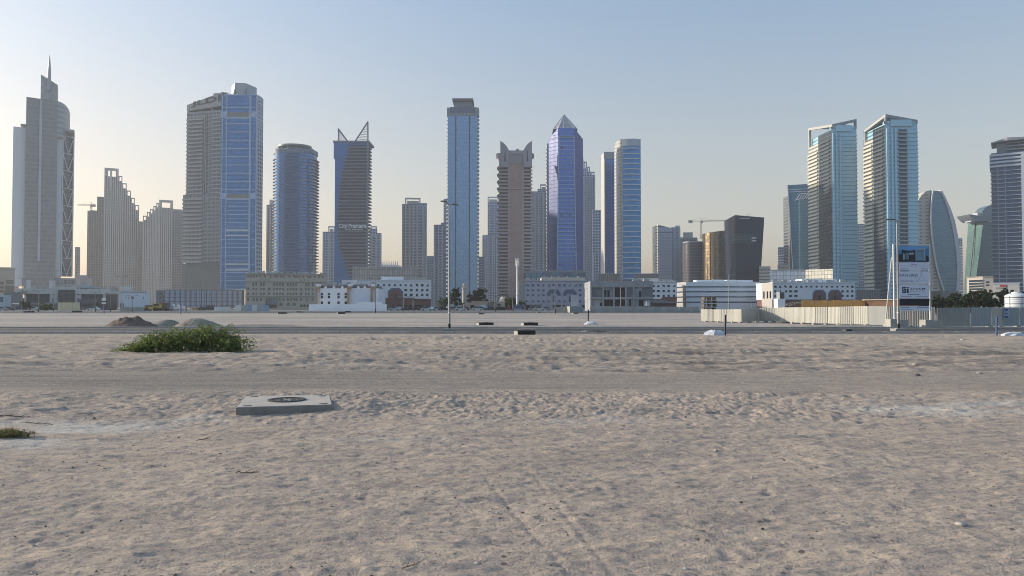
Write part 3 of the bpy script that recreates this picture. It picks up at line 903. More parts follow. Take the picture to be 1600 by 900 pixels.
# ---- blue tower with the disc roof
d = 760
P = tower('disc_roof_tower', 'blue glass tower with curved balconies and a flat disc roof', 'apartment tower', 462, d)
def sup(cx, cy, rx, ry, n=40, e=3.0):
    out = []
    for k in range(n):
        t = 2 * math.pi * k / n
        c, s_ = math.cos(t), math.sin(t)
        out.append((cx + rx * abs(c) ** (2 / e) * (1 if c > 0 else -1), cy + ry * abs(s_) ** (2 / e) * (1 if s_ > 0 else -1)))
    return out
cx = fx(462, d + 16, 330)
rx = fx(490, d + 8, 330) - cx
BG2 = facade('round_tower_glass', (0.07, 0.13, 0.24), (0.06, 0.15, 0.31), 3.35, 1.5, (0.03, 0.97), (0.3, 0.95), (0.09, 0.20, 0.38), gm=0.6, wob=0.02)
zt = fz(238, d)
MB().prism(sup(cx, d + 16, rx, 16), 0, zt, sm=True).build('facade', BG2, P)
BLB = plain('blue_grey_slab', (0.15, 0.19, 0.25), 0.6, 0, 0.06)
# curved balcony tray each floor: deep at both flanks, a thin lip in front
mt = MB().prism(sup(cx + 0.2, d + 16.5, rx + 2.2, 15.6, e=3.2), 0, 0.5, sm=True).mesh('balcony', BLB, ORG[P.name])
nf = int((zt - 14) / 3.35)
repeat('balcony', mt, P, [(0, 0, 14 + 3.35 * i + 0.2) for i in range(nf)])
MB().prism(sup(cx, d + 16, rx + 1.2, 15), zt, fz(232, d), sm=True).build('roof_terrace', BLB, P)
MB().prism(sup(cx, d + 16, rx * 0.60, 11, e=2.2), fz(232, d), fz(226.5, d), sm=True).build('penthouse', facade('penthouse_glass', (0.2, 0.22, 0.25), (0.05, 0.13, 0.24), 6, 2, (0.05, 0.95), (0.1, 0.9), gm=0.6), P)
MB().prism(sup(cx - rx * 0.05, d + 15, rx * 0.83, 15, e=2), fz(226.5, d), fz(224, d), sm=True).build('roof_disc', plain('disc_grey', (0.22, 0.23, 0.25), 0.5), P)
m = MB()
for t in range(10):
    a = 2 * math.pi * t / 10
    m.tube((cx + rx * .74 * math.cos(a), d + 15 + 13 * math.sin(a), fz(232, d)), (cx + rx * .74 * math.cos(a), d + 15 + 13 * math.sin(a), fz(226, d)), 0.5, n=6)
m.build('roof_posts', GREYP, P)
for s_ in (-1, 1):
    MB().box(cx + s_ * rx * .8 - 2.6, cx + s_ * rx * .8 + 2.6, d + 8, d + 14, zt, fz(229.5, d)).build('plant_room', GREYP, P)

# ---- hotel with the two pointed fins
d = 720
P = tower('finned_hotel_tower', 'dark balconied hotel tower with blue glass sail and two pointed roof fins', 'hotel tower', 550, d)
x0, x1 = fx(523, d, 330), fx(573.5, d, 330)
zb, zt = 2, fz(224, d)
BG3 = facade('sail_blue_glass', (0.03, 0.11, 0.26), (0.035, 0.13, 0.33), 3.4, 1.6, (0.03, 0.97), (0.05, 0.95), (0.05, 0.17, 0.38), gm=0.45, grough=0.15, wob=0.012)
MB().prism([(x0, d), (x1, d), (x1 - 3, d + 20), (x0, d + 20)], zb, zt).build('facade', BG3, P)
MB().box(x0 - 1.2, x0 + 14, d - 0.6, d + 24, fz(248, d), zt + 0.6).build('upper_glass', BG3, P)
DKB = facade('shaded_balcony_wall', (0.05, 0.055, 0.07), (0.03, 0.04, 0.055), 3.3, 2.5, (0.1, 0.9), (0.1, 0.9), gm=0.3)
curve = [(222, 545), (240, 541), (262, 536), (290, 531), (320, 528.5), (350, 527.7), (375, 528.5), (395, 532), (412, 538), (428, 544), (446, 550)]
def bnd(py):
    for (a, b), (c, e) in zip(curve, curve[1:]):
        if a <= py <= c: return b + (e - b) * (py - a) / (c - a)
    return curve[-1][1] if py > 400 else curve[0][1]
FINB = plain('taupe_balcony', (0.19, 0.205, 0.25), 0.7, 0, 0.08)
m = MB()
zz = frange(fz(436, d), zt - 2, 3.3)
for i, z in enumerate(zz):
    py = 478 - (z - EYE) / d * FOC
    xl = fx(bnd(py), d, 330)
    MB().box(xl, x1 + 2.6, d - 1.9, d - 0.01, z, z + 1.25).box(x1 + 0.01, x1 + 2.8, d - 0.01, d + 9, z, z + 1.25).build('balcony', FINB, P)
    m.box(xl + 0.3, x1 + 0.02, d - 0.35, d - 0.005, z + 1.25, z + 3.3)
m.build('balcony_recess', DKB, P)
MB().box(x0 - 1.8, x1 + 2.0, d - 1.0, d + 26, zt + 0.6, fz(220, d)).build('roof_deck', FINB, P)
vribs(P, 'corner_post', [574.5], 1.6, 2.3, d, 30, fz(224, d), FINB, 330)
def fin(apex, base_a, base_b, col):
    (ax, ay), (bx, by), (cx_, cy_) = apex, base_a, base_b
    A3, B3, C3 = [Vector((fx(p, d + 3, q), d + 3, fz(q, d + 3))) for p, q in (apex, base_a, base_b)]
    m = MB().tube(A3, B3, 0.75, n=6).tube(A3, C3, 0.75, n=6).tube(B3, C3, 0.6, n=6)
    f = m.build('roof_fin', FINB, P)
    m = MB()
    for k in range(1, 13):
        t = k / 13
        m.tube(A3 + (B3 - A3) * t, A3 + (C3 - A3) * t, 0.28, n=5)
    m.build('fin_louvres', plain('fin_rail', (0.33, 0.33, 0.33), 0.6), f)
fin((528.5, 201), (529.5, 222), (544, 222), 0)
fin((574.8, 190), (574.8, 224), (554, 222), 0)
MB().tube((fx(526, d, 215), d + 6, zt), (fx(526, d, 215), d + 6, fz(204, d)), 0.7, 0.1, n=6).build('roof_mast', FINB, P)
zs_ = fz(358.5, d)
SIGNW = plain('white_sign_letters', (0.85, 0.85, 0.85), 0.5)
xs0, xs1 = fx(530.5, d, 355), fx(573, d, 355)
sign_text('City Premiere', xs0, d - 2.2, zs_, fz(350, d) - zs_, 'lettering', SIGNW, P, 0.3, 0.012, 1.0, xs1 - xs0)
sign_text('HOTEL APARTMENTS', fx(541, d, 358), d - 2.2, fz(359.5, d) - 0.2, 1.1, 'lettering', SIGNW, P, 0.3, 0.02, 1.0, fx(568, d, 358) - fx(541, d, 358))

def flats(label, parts, d, mat, px, ribs=(), group=None, bal=None, crown=(), ribmat=PALEP):
    P = tower('apartment_tower', label, 'apartment tower', px, d, group)
    for i, q_ in enumerate(parts):
        a, b, t = q_[:3]
        blk(P, 'block', a, b, t, d + i * 0.6, 26, q_[3] if len(q_) > 3 else mat, ref=(t + 440) / 2)
    for (a, b, t, bt) in crown:
        m = MB()
        xa, xb = fx(a, d, t), fx(b, d, t)
        zt, zb = fz(t, d), fz(bt, d)
        m.box(xa, xa + 1.4, d + 1, d + 4, zb, zt).box(xb - 1.4, xb, d + 1, d + 4, zb, zt).box(xa, xb, d + 0.9, d + 4.1, zt, zt + 1.6).box(xa + 2, xb - 2, d + 8, d + 18, zb, zt - 1)
        m.build('roof_frame', ribmat, P)
    if ribs:
        zt = min(fz(q_[2], d) for q_ in parts)
        vribs(P, 'pilaster_strips', ribs, 1.5, 0.9, d, 0, zt - 2, ribmat, 380)
    for (a, b, t) in bal or ():
        x0, x1 = fx(a, d, 380), fx(b, d, 380)
        me = MB().box(x0, x1, d - 1.5, d - 0.01, 0, 1.1).mesh('balcony', ribmat, ORG[P.name])
        zt = fz(t, d)
        repeat('balcony', me, P, [(0, 0, z) for z in frange(14, zt - 4, 3.5)])
    return P
flats('slate and white apartment tower left of the finned hotel tower', [(504, 524, 362)], 950, BLUEWH, 513, (505, 514, 521), crown=((513, 523, 355, 362),))
flats('pale apartment tower just right of the finned hotel tower', [(577, 589, 357), (587, 596, 364)], 950, BLUEWH, 588, (580, 588, 594), bal=((581, 587, 362),), crown=((579, 589, 355, 360),))
P = tower('distant_hall', 'distant low building with a spiky roofline right of the finned hotel tower', 'building', 609, 1300)
blk(P, 'block', 595, 622, 414, 1300, 40, PALEP)
m = MB()
for i in range(9):
    x = fx(597 + i * 3, 1300, 410)
    m.plate([(x - 0.9, fz(414.2, 1300)), (x + 0.9, fz(414.2, 1300)), (x + 0.1, fz(407.5, 1300)), (x - 0.1, fz(407.5, 1300))], 1300, 1302)
m.build('spiked_parapet', PALEP, P)
flats('stand-alone beige and slate apartment tower with a flat roof block', [(628, 646, 319, BEIGE_D), (645, 667, 317)], 860, BLUEWH, 648, (629, 634, 640, 645.5, 652, 661, 666), crown=((633, 657, 311, 318),), bal=((635, 639, 330), (653, 660, 326)), ribmat=plain('warm_rib', (0.46, 0.44, 0.43), 0.7, 0, 0.08))
flats('low dark slate block left of the plain glass tower', [(666, 680, 400)], 1000, BLUEWH2, 672)
flats('slate apartment tower tucked behind the left edge of the plain glass tower', [(678, 692, 351), (689, 700, 348)], 900, BLUEWH2, 687, (678.7, 685, 691), bal=((686, 690, 352),))
flats('narrow taller slate tower peeping out left of the plain glass tower', [(693, 702, 311)], 1100, BLUEWH2, 698)

# ---- plain tall glass tower
d = 650
P = tower('plain_glass_tower', 'tallest plain grey blue glass tower with two thin vertical grooves', 'office tower', 722, d)
x0, x1 = fx(699.5, d, 300), fx(746, d, 300)
GT = facade('grey_curtain_glass', (0.19, 0.30, 0.44), (0.20, 0.32, 0.48), 3.5, 1.5, (0.04, 0.96), (0.04, 0.97), (0.24, 0.37, 0.53), gm=0.65, grough=0.18, wob=0.008)
zt = fz(181, d)
MB().box(x0, x1, d, d + 28, 0, zt).build('facade', GT, P)
for px in (712, 733.5):
    x = fx(px, d, 300)
    MB().box(x - 0.5, x + 0.5, d - 0.12, d + 0.1, 6, zt).build('groove', plain('groove_dark', (0.05, 0.07, 0.09), 0.6), P)
GTW = plain('grey_tower_trim', (0.24, 0.26, 0.29), 0.6, 0, 0.06)
me = MB().prism([(x0 - 1.5, d + 4.5), (x0, d + 1.2), (x0, d + 9)], 0, 1.3).build('balcony', GTW, P).data
me2 = MB().prism([(x1 + 1.5, d + 4.5), (x1, d + 9), (x1, d + 1.2)], 0, 1.3).build('balcony', GTW, P).data
for me_ in (me, me2):
    repeat('balcony', me_, P, [(0, 0, 10 + 3.5 * i) for i in range(48)])
MB().box(x0 + 1.5, x1 - 1.0, d - 0.3, d + 27, zt, fz(177, d)).build('cornice', GTW, P)
MB().box(x0 + 1.8, x1 - 1.4, d + 0.5, d + 26, fz(177, d), fz(167, d)).build('crown', plain('crown_glass', (0.12, 0.15, 0.19), 0.25, 0.3), P)
for a, b in ((698.5, 703.5), (742.5, 748)):
    blk(P, 'crown_pier', a, b, 168, d - 0.5, 8, GTW, 181, ref=174)
MB().box(fx(709, d, 160), fx(737, d, 160), d + 4, d + 20, fz(167, d), fz(156, d)).build('plant_room', GTW, P)
MB().prism([(fx(706.5, d, 160), d + 2), (fx(739, d, 160), d + 2), (fx(739, d, 160), d + 22), (fx(706.5, d, 160), d + 22)], fz(156.5, d), fz(152.6, d)).build('roof_slab', plain('roof_dark', (0.13, 0.135, 0.14), 0.6), P)
P_ = P
flats('pale stepped apartment tower right of the plain glass tower', [(754, 780, 367), (762, 780, 316)], 1000, BLUEWH, 768, (754.5, 759, 762.5, 770, 776), bal=((764, 769, 320), (755, 759, 370)), crown=((762, 779, 309, 316),))
flats('low slate wing beside the pale stepped apartment tower', [(746, 757, 401)], 930, BLUEWH2, 752)

# ---- brown tower with two horns
d = 680
P = tower('horned_tower', 'pinkish brown tower with two curved horns on its roof', 'hotel tower', 804, d)
BR = facade('brown_stone_facade', (0.46, 0.30, 0.255), (0.36, 0.235, 0.21), 3.4, 1.7, (0.22, 0.78), (0.3, 0.75), gm=0.1, grough=0.4, wob=0.01)
BRW = plain('brown_grey_render', (0.46, 0.35, 0.335), 0.75, 0, 0.07, 0.1)
BRD = facade('brown_recess', (0.14, 0.10, 0.095), (0.05, 0.05, 0.06), 3.4, 2.4, (0.1, 0.9), (0.1, 0.85), gm=0.3)
x0, x1 = fx(780, d, 350), fx(829.5, d, 350)
zt = fz(252, d)
MB().box(x0, x1, d, d + 26, 0, zt).build('facade', BRD, P)
MB().box(fx(796, d, 350), fx(815.5, d, 350), d - 1.2, d - 0.01, 0, fz(249, d)).build('stone_panel', BR, P)
for a, b in ((793.5, 796.2), (815.2, 818.5)):
    MB().box(fx(a, d, 350), fx(b, d, 350), d - 1.6, d - 0.02, 0, fz(252, d)).build('pilaster', BRW, P)
zz = frange(fz(476, d), fz(258, d), 3.25)
for a, b in ((780, 793.5), (818.5, 829.5)):
    me = MB().box(fx(a, d, 350) - (1.2 if a < 800 else 0), fx(b, d, 350) + (1.4 if a > 800 else 0), d - 1.9, d - 0.02, 0, 1.5).mesh('balcony', BRW, ORG[P.name])
    repeat('balcony', me, P, [(0, 0, z) for z in zz[: 49]])
me = MB().box(x0 - 2.2, x0 - 0.01, d + 3, d + 9, 0, 1.4).mesh('side_balcony', BRW, ORG[P.name])
repeat('side_balcony', me, P, [(0, 0, z) for z in zz[1::2]])
for py in (296, 364, 410):
    MB().box(x0 - 0.6, x1 + 0.4, d - 2.1, d + 1, fz(py, d), fz(py - 1.4, d)).build('belt_course', BRW, P)
HZ = plain('horn_grey', (0.38, 0.35, 0.37), 0.7, 0, 0.06, 0.15)
xm = [fx(p, d, 245) for p in (777, 833)]
MB().prism([(x0, d - 1.5), (x1, d - 1.5), (x1, d + 27), (x0, d + 27)], fz(256, d), fz(240.5, d), top=[(xm[0], d - 3.5), (xm[1], d - 3.5), (xm[1], d + 29), (xm[0], d + 29)]).build('crown', HZ, P)
MB().box(fx(795, d, 240), fx(820, d, 240), d - 4.2, d + 20, fz(242, d), fz(236.5, d)).build('cornice', HZ, P)
MB().box(fx(806, d, 235), fx(811, d, 235), d - 3, d + 3, fz(236.5, d), fz(233.8, d)).build('roof_box', HZ, P)
def horn(mir):
    pts = [(782, 262), (794.5, 262), (795.5, 237), (793.5, 233), (790.5, 228.5), (786.5, 224.5), (781.8, 221.8)]
    o = [((1613 - p) if mir else p, q) for p, q in pts]
    if mir: o = o[::-1]
    o = [(fx(p, d, 240), fz(q, d)) for p, q in o]
    MB().plate(o, d - 4.4, d - 1.5).build('horn', HZ, P)
    return o
for mir in (False, True):
    o = horn(mir)
    c = sum(p[0] for p in o) / len(o)
    MB().plate([(c - 0.6, fz(254, d)), (c + 0.6, fz(254, d)), (c + 0.25, fz(237, d)), (c - 0.25, fz(237, d))], d - 4.7, d - 4.3).build('horn_slot', BRD, P)
    MB().plate([(p[0], p[1]) for p in o], d + 24, d + 27).build('horn', HZ, P)
for s_, px in ((-1, 777.5), (1, 832.5)):
    MB().prism([(fx(px, d, 240) - 1.4, d + 3), (fx(px, d, 240) + 1.4, d + 3), (fx(px, d, 240) + 1.4, d + 18), (fx(px, d, 240) - 1.4, d + 18)], fz(242, d), fz(239, d)).build('corner_block', HZ, P)
flats('slate apartment tower between the horned tower and the pyramid tower', [(829, 846, 299), (840, 856, 295)], 1000, BLUEWH2, 842, (830, 836, 842, 849, 854), crown=((844, 855, 289.5, 296),), bal=((831, 835, 305),), ribmat=plain('slate_rib', (0.34, 0.355, 0.385), 0.7, 0, 0.06))

# ---- violet blue tower with glass pyramid
d = 700
P = tower('pyramid_tower', 'violet blue faceted glass tower topped by a pale pyramid', 'office tower', 882, d)
VB = facade('violet_blue_glass', (0.075, 0.125, 0.33), (0.085, 0.165, 0.44), 3.6, 1.7, (0.04, 0.96), (0.05, 0.95), (0.11, 0.20, 0.55), gm=0.6, grough=0.13, wob=0.012)
VBD = facade('violet_dark_glass', (0.06, 0.08, 0.22), (0.06, 0.09, 0.28), 3.6, 1.7, (0.08, 0.92), (0.08, 0.92), (0.07, 0.11, 0.33), gm=0.1, grough=0.35, wob=0.006)
X = lambda p, dd=0, ref=300: fx(p, d + dd, ref)
foot = [(X(872), d), (X(897.5), d), (X(911, 9), d + 9), (X(911, 9), d + 34), (X(858, 9), d + 34), (X(857.5, 9), d + 9)]
z0, z1, z2 = 0, fz(214, d), fz(200, d)
MB().prism([foot[0], foot[1], (foot[1][0], d + 30), (foot[0][0], d + 30)], z0, z2).build('glass_front', VB, P)
MB().prism([foot[1], foot[2], foot[3], (foot[1][0], d + 34)], z0, [z2, z1, z1, z2]).build('side_facet', VBD, P)
MB().prism([(foot[0][0], d + 34), foot[4], foot[5], foot[0]], z0, [z2, z1, z1, z2]).build('side_facet', VBD, P)
xa, xb = X(873.5), X(897)
m = MB()
zb_, zt_ = fz(424, d), fz(213.5, d)
def ex(z):      # the white frame widens towards the ground
    t = (zt_ - z) / (zt_ - zb_)
    return 1.9 * t
z = zb_
while z < zt_ - 1:
    m.box(xa - ex(z), xb + ex(z), d - 0.8, d - 0.02, z, z + 0.55)
    z += 3.75
m.build('floor_lines', FRAME, P)
for s_, xx in ((-1, xa), (1, xb)):
    MB().plate([(xx + s_ * 1.9 - 0.45, zb_), (xx + s_ * 1.9 + 0.45, zb_), (xx + 0.45, zt_), (xx - 0.45, zt_)], d - 0.9, d - 0.05).build('frame_post', FRAME, P)
MB().box(xa - 0.4, xb + 0.4, d - 0.9, d - 0.03, zt_, zt_ + 0.7).build('frame_head', FRAME, P)
VENT = DGLASS
for px, py in ((878, 230.5), (877.5, 337), (891, 337)):
    MB().box(X(px) - 1.0, X(px) + 1.0, d - 0.5, d - 0.04, fz(py, d) - 1.2, fz(py, d) + 1.2).build('open_vent', VENT, P)
# pale masonry edge with balconies along the left flank
SIDEL = facade('pale_side_wall', (0.42, 0.40, 0.39), (0.16, 0.17, 0.2), 3.6, 3.0, (0.1, 0.9), (0.2, 0.75), gm=0.3)
MB().box(X(854.5, 14), X(858.5, 14), d + 12, d + 30, 0, fz(220, d)).build('side_wing', SIDEL, P)
me = MB().box(X(854.5, 14) - 1.0, X(858, 14), d + 10.8, d + 12.2, 0, 1.2).mesh('balcony', PALEP, ORG[P.name])
repeat('balcony', me, P, [(0, 0, z) for z in frange(20, fz(226, d), 3.6)])
ap = Vector((X(881.5, 14, 190), d + 16, fz(172, d)))
base = [(X(864.5, 4, 200), d + 5), (X(873, 0, 200), d + 1), (X(897, 0, 200), d + 1), (X(902.5, 4, 200), d + 6), (X(902.5, 4, 200), d + 29), (X(864.5, 4, 200), d + 29)]
PYR = facade('pyramid_louvres', (0.42, 0.42, 0.42), (0.25, 0.255, 0.265), 1.6, 3, (0, 1), (0.35, 0.8), gm=0.4, grough=0.3, wob=0.01)
m = MB()
for i in range(6):
    a, b = base[i], base[(i + 1) % 6]
    m.face([(a[0], a[1], z2), (b[0], b[1], z2), tuple(ap)])
m.build('pyramid', PYR, P)
m = MB()
for i in range(6):
    m.tube((base[i][0], base[i][1], z2), ap, 0.5, 0.3, n=6)
m.tube((X(881), d + 1, z2), ap, 0.5, 0.3, n=6)
m.build('pyramid_ribs', PALEP, P)
m = MB().prism([foot[0], foot[1], foot[2], foot[3], foot[4], foot[5]], z1 - 0.5, z1 + 0.2)
m.build('roof_deck', GREYP, P)
blk(P, 'podium', 822, 915, 424, d - 50, 40, facade('podium_blue_glass', (0.16, 0.20, 0.25), (0.06, 0.11, 0.18), 8, 2.6, (0.04, 0.96), (0.08, 0.93), (0.1, 0.2, 0.3), gm=0.55), ref=440)
blk(P, 'podium_roof', 821.5, 915.5, 422.8, d - 50.5, 41, GREYP, 424.2, ref=440)

flats('slate blue spired apartment tower right of the pyramid tower', [(909, 917, 262), (916, 923, 268), (922, 930, 274)], 1000, BLUEWH, 919, (912, 916, 919, 923, 926), crown=((912, 917, 254, 262), (917, 922, 262, 268), (923, 929, 270, 274)), bal=((917.5, 921.5, 290), (923.5, 928, 290)), ribmat=plain('bluegrey_rib', (0.29, 0.33, 0.39), 0.7, 0, 0.06))
P = bpy.data.objects[[o.name for o in COL.objects if o.get('label', '').startswith('slate blue spired')][0]]
MB().tube((fx(911.5, 1000, 250), 1003, fz(262, 1000)), (fx(911.5, 1000, 250), 1003, fz(243, 1000)), 0.8, 0.15, n=6).build('roof_mast', PALEP, P)
flats('short pale blue block left of the plain blue slab tower', [(926, 939, 328), (931, 939, 395)], 900, BLUEWH, 933, (927, 935, 938.5))

# ---- two blue slabs
d = 800
P = tower('blue_slab_tower', 'shorter blue glass slab tower with a sunlit left edge', 'office tower', 948, d)
GB = facade('slab_blue_glass', (0.07, 0.12, 0.25), (0.07, 0.16, 0.37), 3.5, 1.6, (0.05, 0.95), (0.1, 0.95), (0.1, 0.2, 0.45), gm=0.5, wob=0.012)
blk(P, 'facade', 944.5, 960, 238, d, 24, GB)
CREAM = plain('cream_cladding', (0.46, 0.45, 0.43), 0.6, 0, 0.05)
MB().prism([(fx(939.5, d + 14, 330), d + 14), (fx(944.4, d, 330), d - 0.5), (fx(944.4, d, 330), d + 20), (fx(939.5, d + 18, 330) + 1, d + 20)], 0, fz(238, d)).build('side_wall', CREAM, P)
MB().box(fx(944.5, d, 330), fx(947, d, 330), d - 0.5, d, 0, fz(238, d)).build('edge_panel', plain('slate_edge', (0.15, 0.17, 0.22), 0.5), P)
blk(P, 'roof_parapet', 944, 960, 237.2, d - 0.7, 24, GREYP, 248)
d = 720
P = tower('banded_tower', 'taller blue tower with white floor bands and a curved sunlit left side', 'apartment tower', 985, d)
xn = fx(972.5, d, 330); xe = fx(1001, d, 330)
arc = [(xn, d - 1.5)]
for i in range(1, 9):
    t = i / 8 * math.pi / 2 * 0.92
    arc.append((xn - 6.0 * math.sin(t), d - 1.5 + 14.0 * (1 - math.cos(t))))
CRW = facade('cream_curved_wall', (0.50, 0.475, 0.43), (0.13, 0.13, 0.14), 3.4, 3.1, (0.3, 0.75), (0.3, 0.75), gm=0.2)
m = MB()
zt = fz(218, d); u = 0
n = len(arc)
tops = [zt - 0.15 * i ** 1.8 * 0.5 for i in range(n)]
for i in range(n - 1):
    a, b = arc[i], arc[i + 1]
    L = math.hypot(b[0] - a[0], b[1] - a[1])
    m.face([(b[0], b[1], 0), (a[0], a[1], 0), (a[0], a[1], tops[i]), (b[0], b[1], tops[i + 1])], [(u + L, 0), (u, 0), (u, tops[i]), (u + L, tops[i + 1])])
    u += L
m.face([(arc[-1][0] + 3, d + 26, 0), (arc[-1][0], arc[-1][1], 0), (arc[-1][0], arc[-1][1], tops[-1]), (arc[-1][0] + 3, d + 26, tops[-1])])
m.build('curved_wall', CRW, P)
bow = lambda k, n_=10: (xn + (xe - xn) * k / n_, d - 1.5 - 2.2 * math.sin(math.pi * k / n_))
front = [bow(k) for k in range(11)]
BB = facade('banded_blue_glass', (0.06, 0.16, 0.32), (0.05, 0.17, 0.37), 3.6, 1.6, (0.03, 0.97), (0.05, 0.95), (0.08, 0.25, 0.48), gm=0.55, wob=0.015)
MB().prism(front + [(xe, d + 28), (xn, d + 28)], 0, fz(229, d)).build('glass_front', BB, P)
MB().prism([(p[0], p[1] - 0.3) for p in front] + [(xe, d + 28), (xn, d + 28)], fz(229, d), zt).build('crown', plain('crown_pale', (0.42, 0.45, 0.49), 0.5, 0, 0.05), P)
me = MB().prism([(p[0], p[1] - 0.9) for p in front] + [(xe, d + 3), (xn, d + 3)], 0, 0.95).mesh('floor_band', WHT, ORG[P.name])
repeat('floor_band', me, P, [(0, 0, z) for z in frange(fz(436, d), fz(233, d), 5.1)])

# ---- mid-right cluster
d = 880
P = tower('striped_tower', 'small white striped tower with a sloping roof left of the crane', 'office tower', 1037, d)
x0, x1, x2 = fx(1023, d + 8, 390), fx(1028, d, 390), fx(1050, d, 390)
STR = facade('white_striped_facade', (0.45, 0.47, 0.52), (0.07, 0.10, 0.15), 3.4, 2, (0, 1), (0.28, 0.72), gm=0.4)
MB().prism([(x1, d), (x2, d), (x2, d + 22), (x1, d + 22)], 0, [fz(351, d), fz(356.5, d), fz(356.5, d), fz(351, d)]).build('facade', STR, P)
MB().prism([(x0, d + 8), (x1 - 0.03, d - 0.2), (x1 - 0.03, d + 22), (x0, d + 22)], 0, [fz(352, d), fz(350.5, d), fz(350.5, d), fz(352, d)]).build('side_wall', facade('cream_striped_side', (0.58, 0.53, 0.45), (0.15, 0.15, 0.16), 3.4, 2, (0, 1), (0.35, 0.7), gm=0.2), P)
me = MB().box(x1, x2, d - 0.7, d - 0.02, 0, 1.2).mesh('floor_band', PALEP, ORG[P.name])
repeat('floor_band', me, P, [(0, 0, z) for z in frange(18, fz(364, d), 3.4)])
blk(P, 'roof_panel', 1028, 1050, 357, d - 0.8, 1, PALEP, 362)
P = tower('apartment_block', 'pale blue block joined to the small striped tower', 'apartment tower', 1056, 920)
blk(P, 'block', 1049, 1063, 355, 920, 22, facade('pale_blue_flats', (0.33, 0.37, 0.43), (0.12, 0.15, 0.2), 3.4, 6, (0.3, 0.6), (0.2, 0.8), gm=0.3))
blk(P, 'roof_box', 1055, 1062, 352.5, 921, 12, PALEP, 355)
vribs(P, 'pilaster_strips', [1049.5, 1055, 1062.6], 1.2, 0.6, 920, 0, fz(356, 920), PALEP, 400)
P = tower('unfinished_tower', 'grey unfinished concrete tower behind the dark rounded block', 'tower under construction', 1076, 1000)
blk(P, 'block', 1062, 1090, 372, 1000, 24, facade('raw_floors', (0.22, 0.22, 0.235), (0.10, 0.11, 0.13), 3.6, 4, (0.08, 0.92), (0.2, 0.85), gm=0.1, grough=0.5))
blk(P, 'core', 1067, 1082, 363, 1002, 16, GREYP, 373)
me = MB().box(fx(1062, 1000, 400) - 1.0, fx(1088, 1000, 400) + 1.5, 998.6, 1000, 0, 0.7).mesh('floor_slab', GREYP, ORG[P.name])
repeat('floor_slab', me, P, [(0, 0, z) for z in frange(30, fz(370, 1000), 3.6)])
P = tower('dark_round_block', 'low dark grey block with rounded corners beside the gold cylinder', 'office block', 1083, 860)
cx, rx = fx(1083, 870, 420), fx(1099, 865, 420) - fx(1083, 870, 420)
MB().prism(sup(cx, 874, rx, 14, e=3), 0, fz(378.5, 860), sm=True).build('facade', facade('dusky_glass', (0.13, 0.12, 0.12), (0.075, 0.075, 0.085), 3.5, 2.2, (0.08, 0.92), (0.1, 0.9), (0.13, 0.12, 0.12), gm=0.4, grough=0.25), P)
MB().prism(sup(cx, 874, rx + 0.5, 14.4, e=3), fz(378.6, 860), fz(377, 860), sm=True).build('roof_parapet', PALEP, P)
P = tower('gold_cylinder_tower', 'bronze glass cylinder tower glinting gold in the sun', 'office tower', 1118, 840)
cx = fx(1121, 858, 400); rx = fx(1143, 858, 400) - cx
GOLD = facade('bronze_glass', (0.11, 0.085, 0.06), (0.17, 0.125, 0.08), 3.6, 2.6, (0.07, 0.93), (0.06, 0.94), (0.42, 0.30, 0.16), gm=0.85, grough=0.36, wob=0.03)
n = 48
poly = [(cx + rx * math.cos(2 * math.pi * k / n), 858 + rx * math.sin(2 * math.pi * k / n)) for k in range(n)]
zt_ = [fz(360.5 - 2.5 * (p[0] - cx) / rx, 840) for p in poly]
MB().prism(poly, 0, zt_, sm=True).build('facade', GOLD, P)
m = MB()
for k in range(0, n, 2):
    p = poly[k]
    nx2, ny2 = math.cos(2 * math.pi * k / n), math.sin(2 * math.pi * k / n)
    m.tube((p[0] + nx2 * .2, p[1] + ny2 * .2, 10), (p[0] + nx2 * .2, p[1] + ny2 * .2, zt_[k]), 0.35, n=4)
m.build('facade_fins', plain('bronze_fin', (0.12, 0.09, 0.06), 0.4, 0.5), P)
# ---- black tapering block
d = 780
P = tower('black_glass_block', 'black glass block that widens towards its slanted top', 'office tower', 1160, d)
B0, B1 = (fx(1149.5, d, 440), d), (fx(1187, d, 440), d + 4)
T0, T1 = (fx(1148.7, d - 3, 340), d - 3), (fx(1195.3, d, 340), d + 2)
Lb, Lt = (fx(1136.5, d + 22, 440), d + 22), (fx(1131.7, d + 22, 345), d + 22)
BKG = facade('black_glass', (0.010, 0.018, 0.034), (0.013, 0.024, 0.05), 3.6, 1.5, (0.03, 0.97), (0.03, 0.97), (0.022, 0.032, 0.055), gm=0.0, grough=0.2, wob=0.004, spec=0.25)
MB().prism([Lb, B0, B1, (B1[0], d + 34), (Lb[0] + 4, d + 36)], 0, [fz(345, d + 22), fz(336, d - 3), fz(339.5, d), fz(339.5, d), fz(345, d)], top=[Lt, T0, T1, (T1[0], d + 34), (Lt[0] + 4, d + 36)]).build('facade', BKG, P)
MB().prism([(fx(1139, d + 8, 372), d + 7), (fx(1148.6, d - 4, 372), d - 4.6), (fx(1177, d - 2, 372), d - 2.6), (fx(1177, d, 372), d + 8), (fx(1145, d, 372), d + 16)], fz(381, d), [fz(368.5, d), fz(364.8, d), fz(366.5, d), fz(366.5, d), fz(366, d)]).build('projecting_bay', facade('bay_glass', (0.07, 0.08, 0.095), (0.07, 0.09, 0.11), 3.6, 1.8, (0.04, 0.96), (0.05, 0.95), (0.1, 0.12, 0.14), gm=0.5, grough=0.15), P)
for py in (372, 376.2):
    MB().box(fx(1173, d, 372), fx(1180, d, 372), d - 3.4, d - 1, fz(py + 1.3, d), fz(py - 0.7, d)).build('lit_louvre', WHT, P)
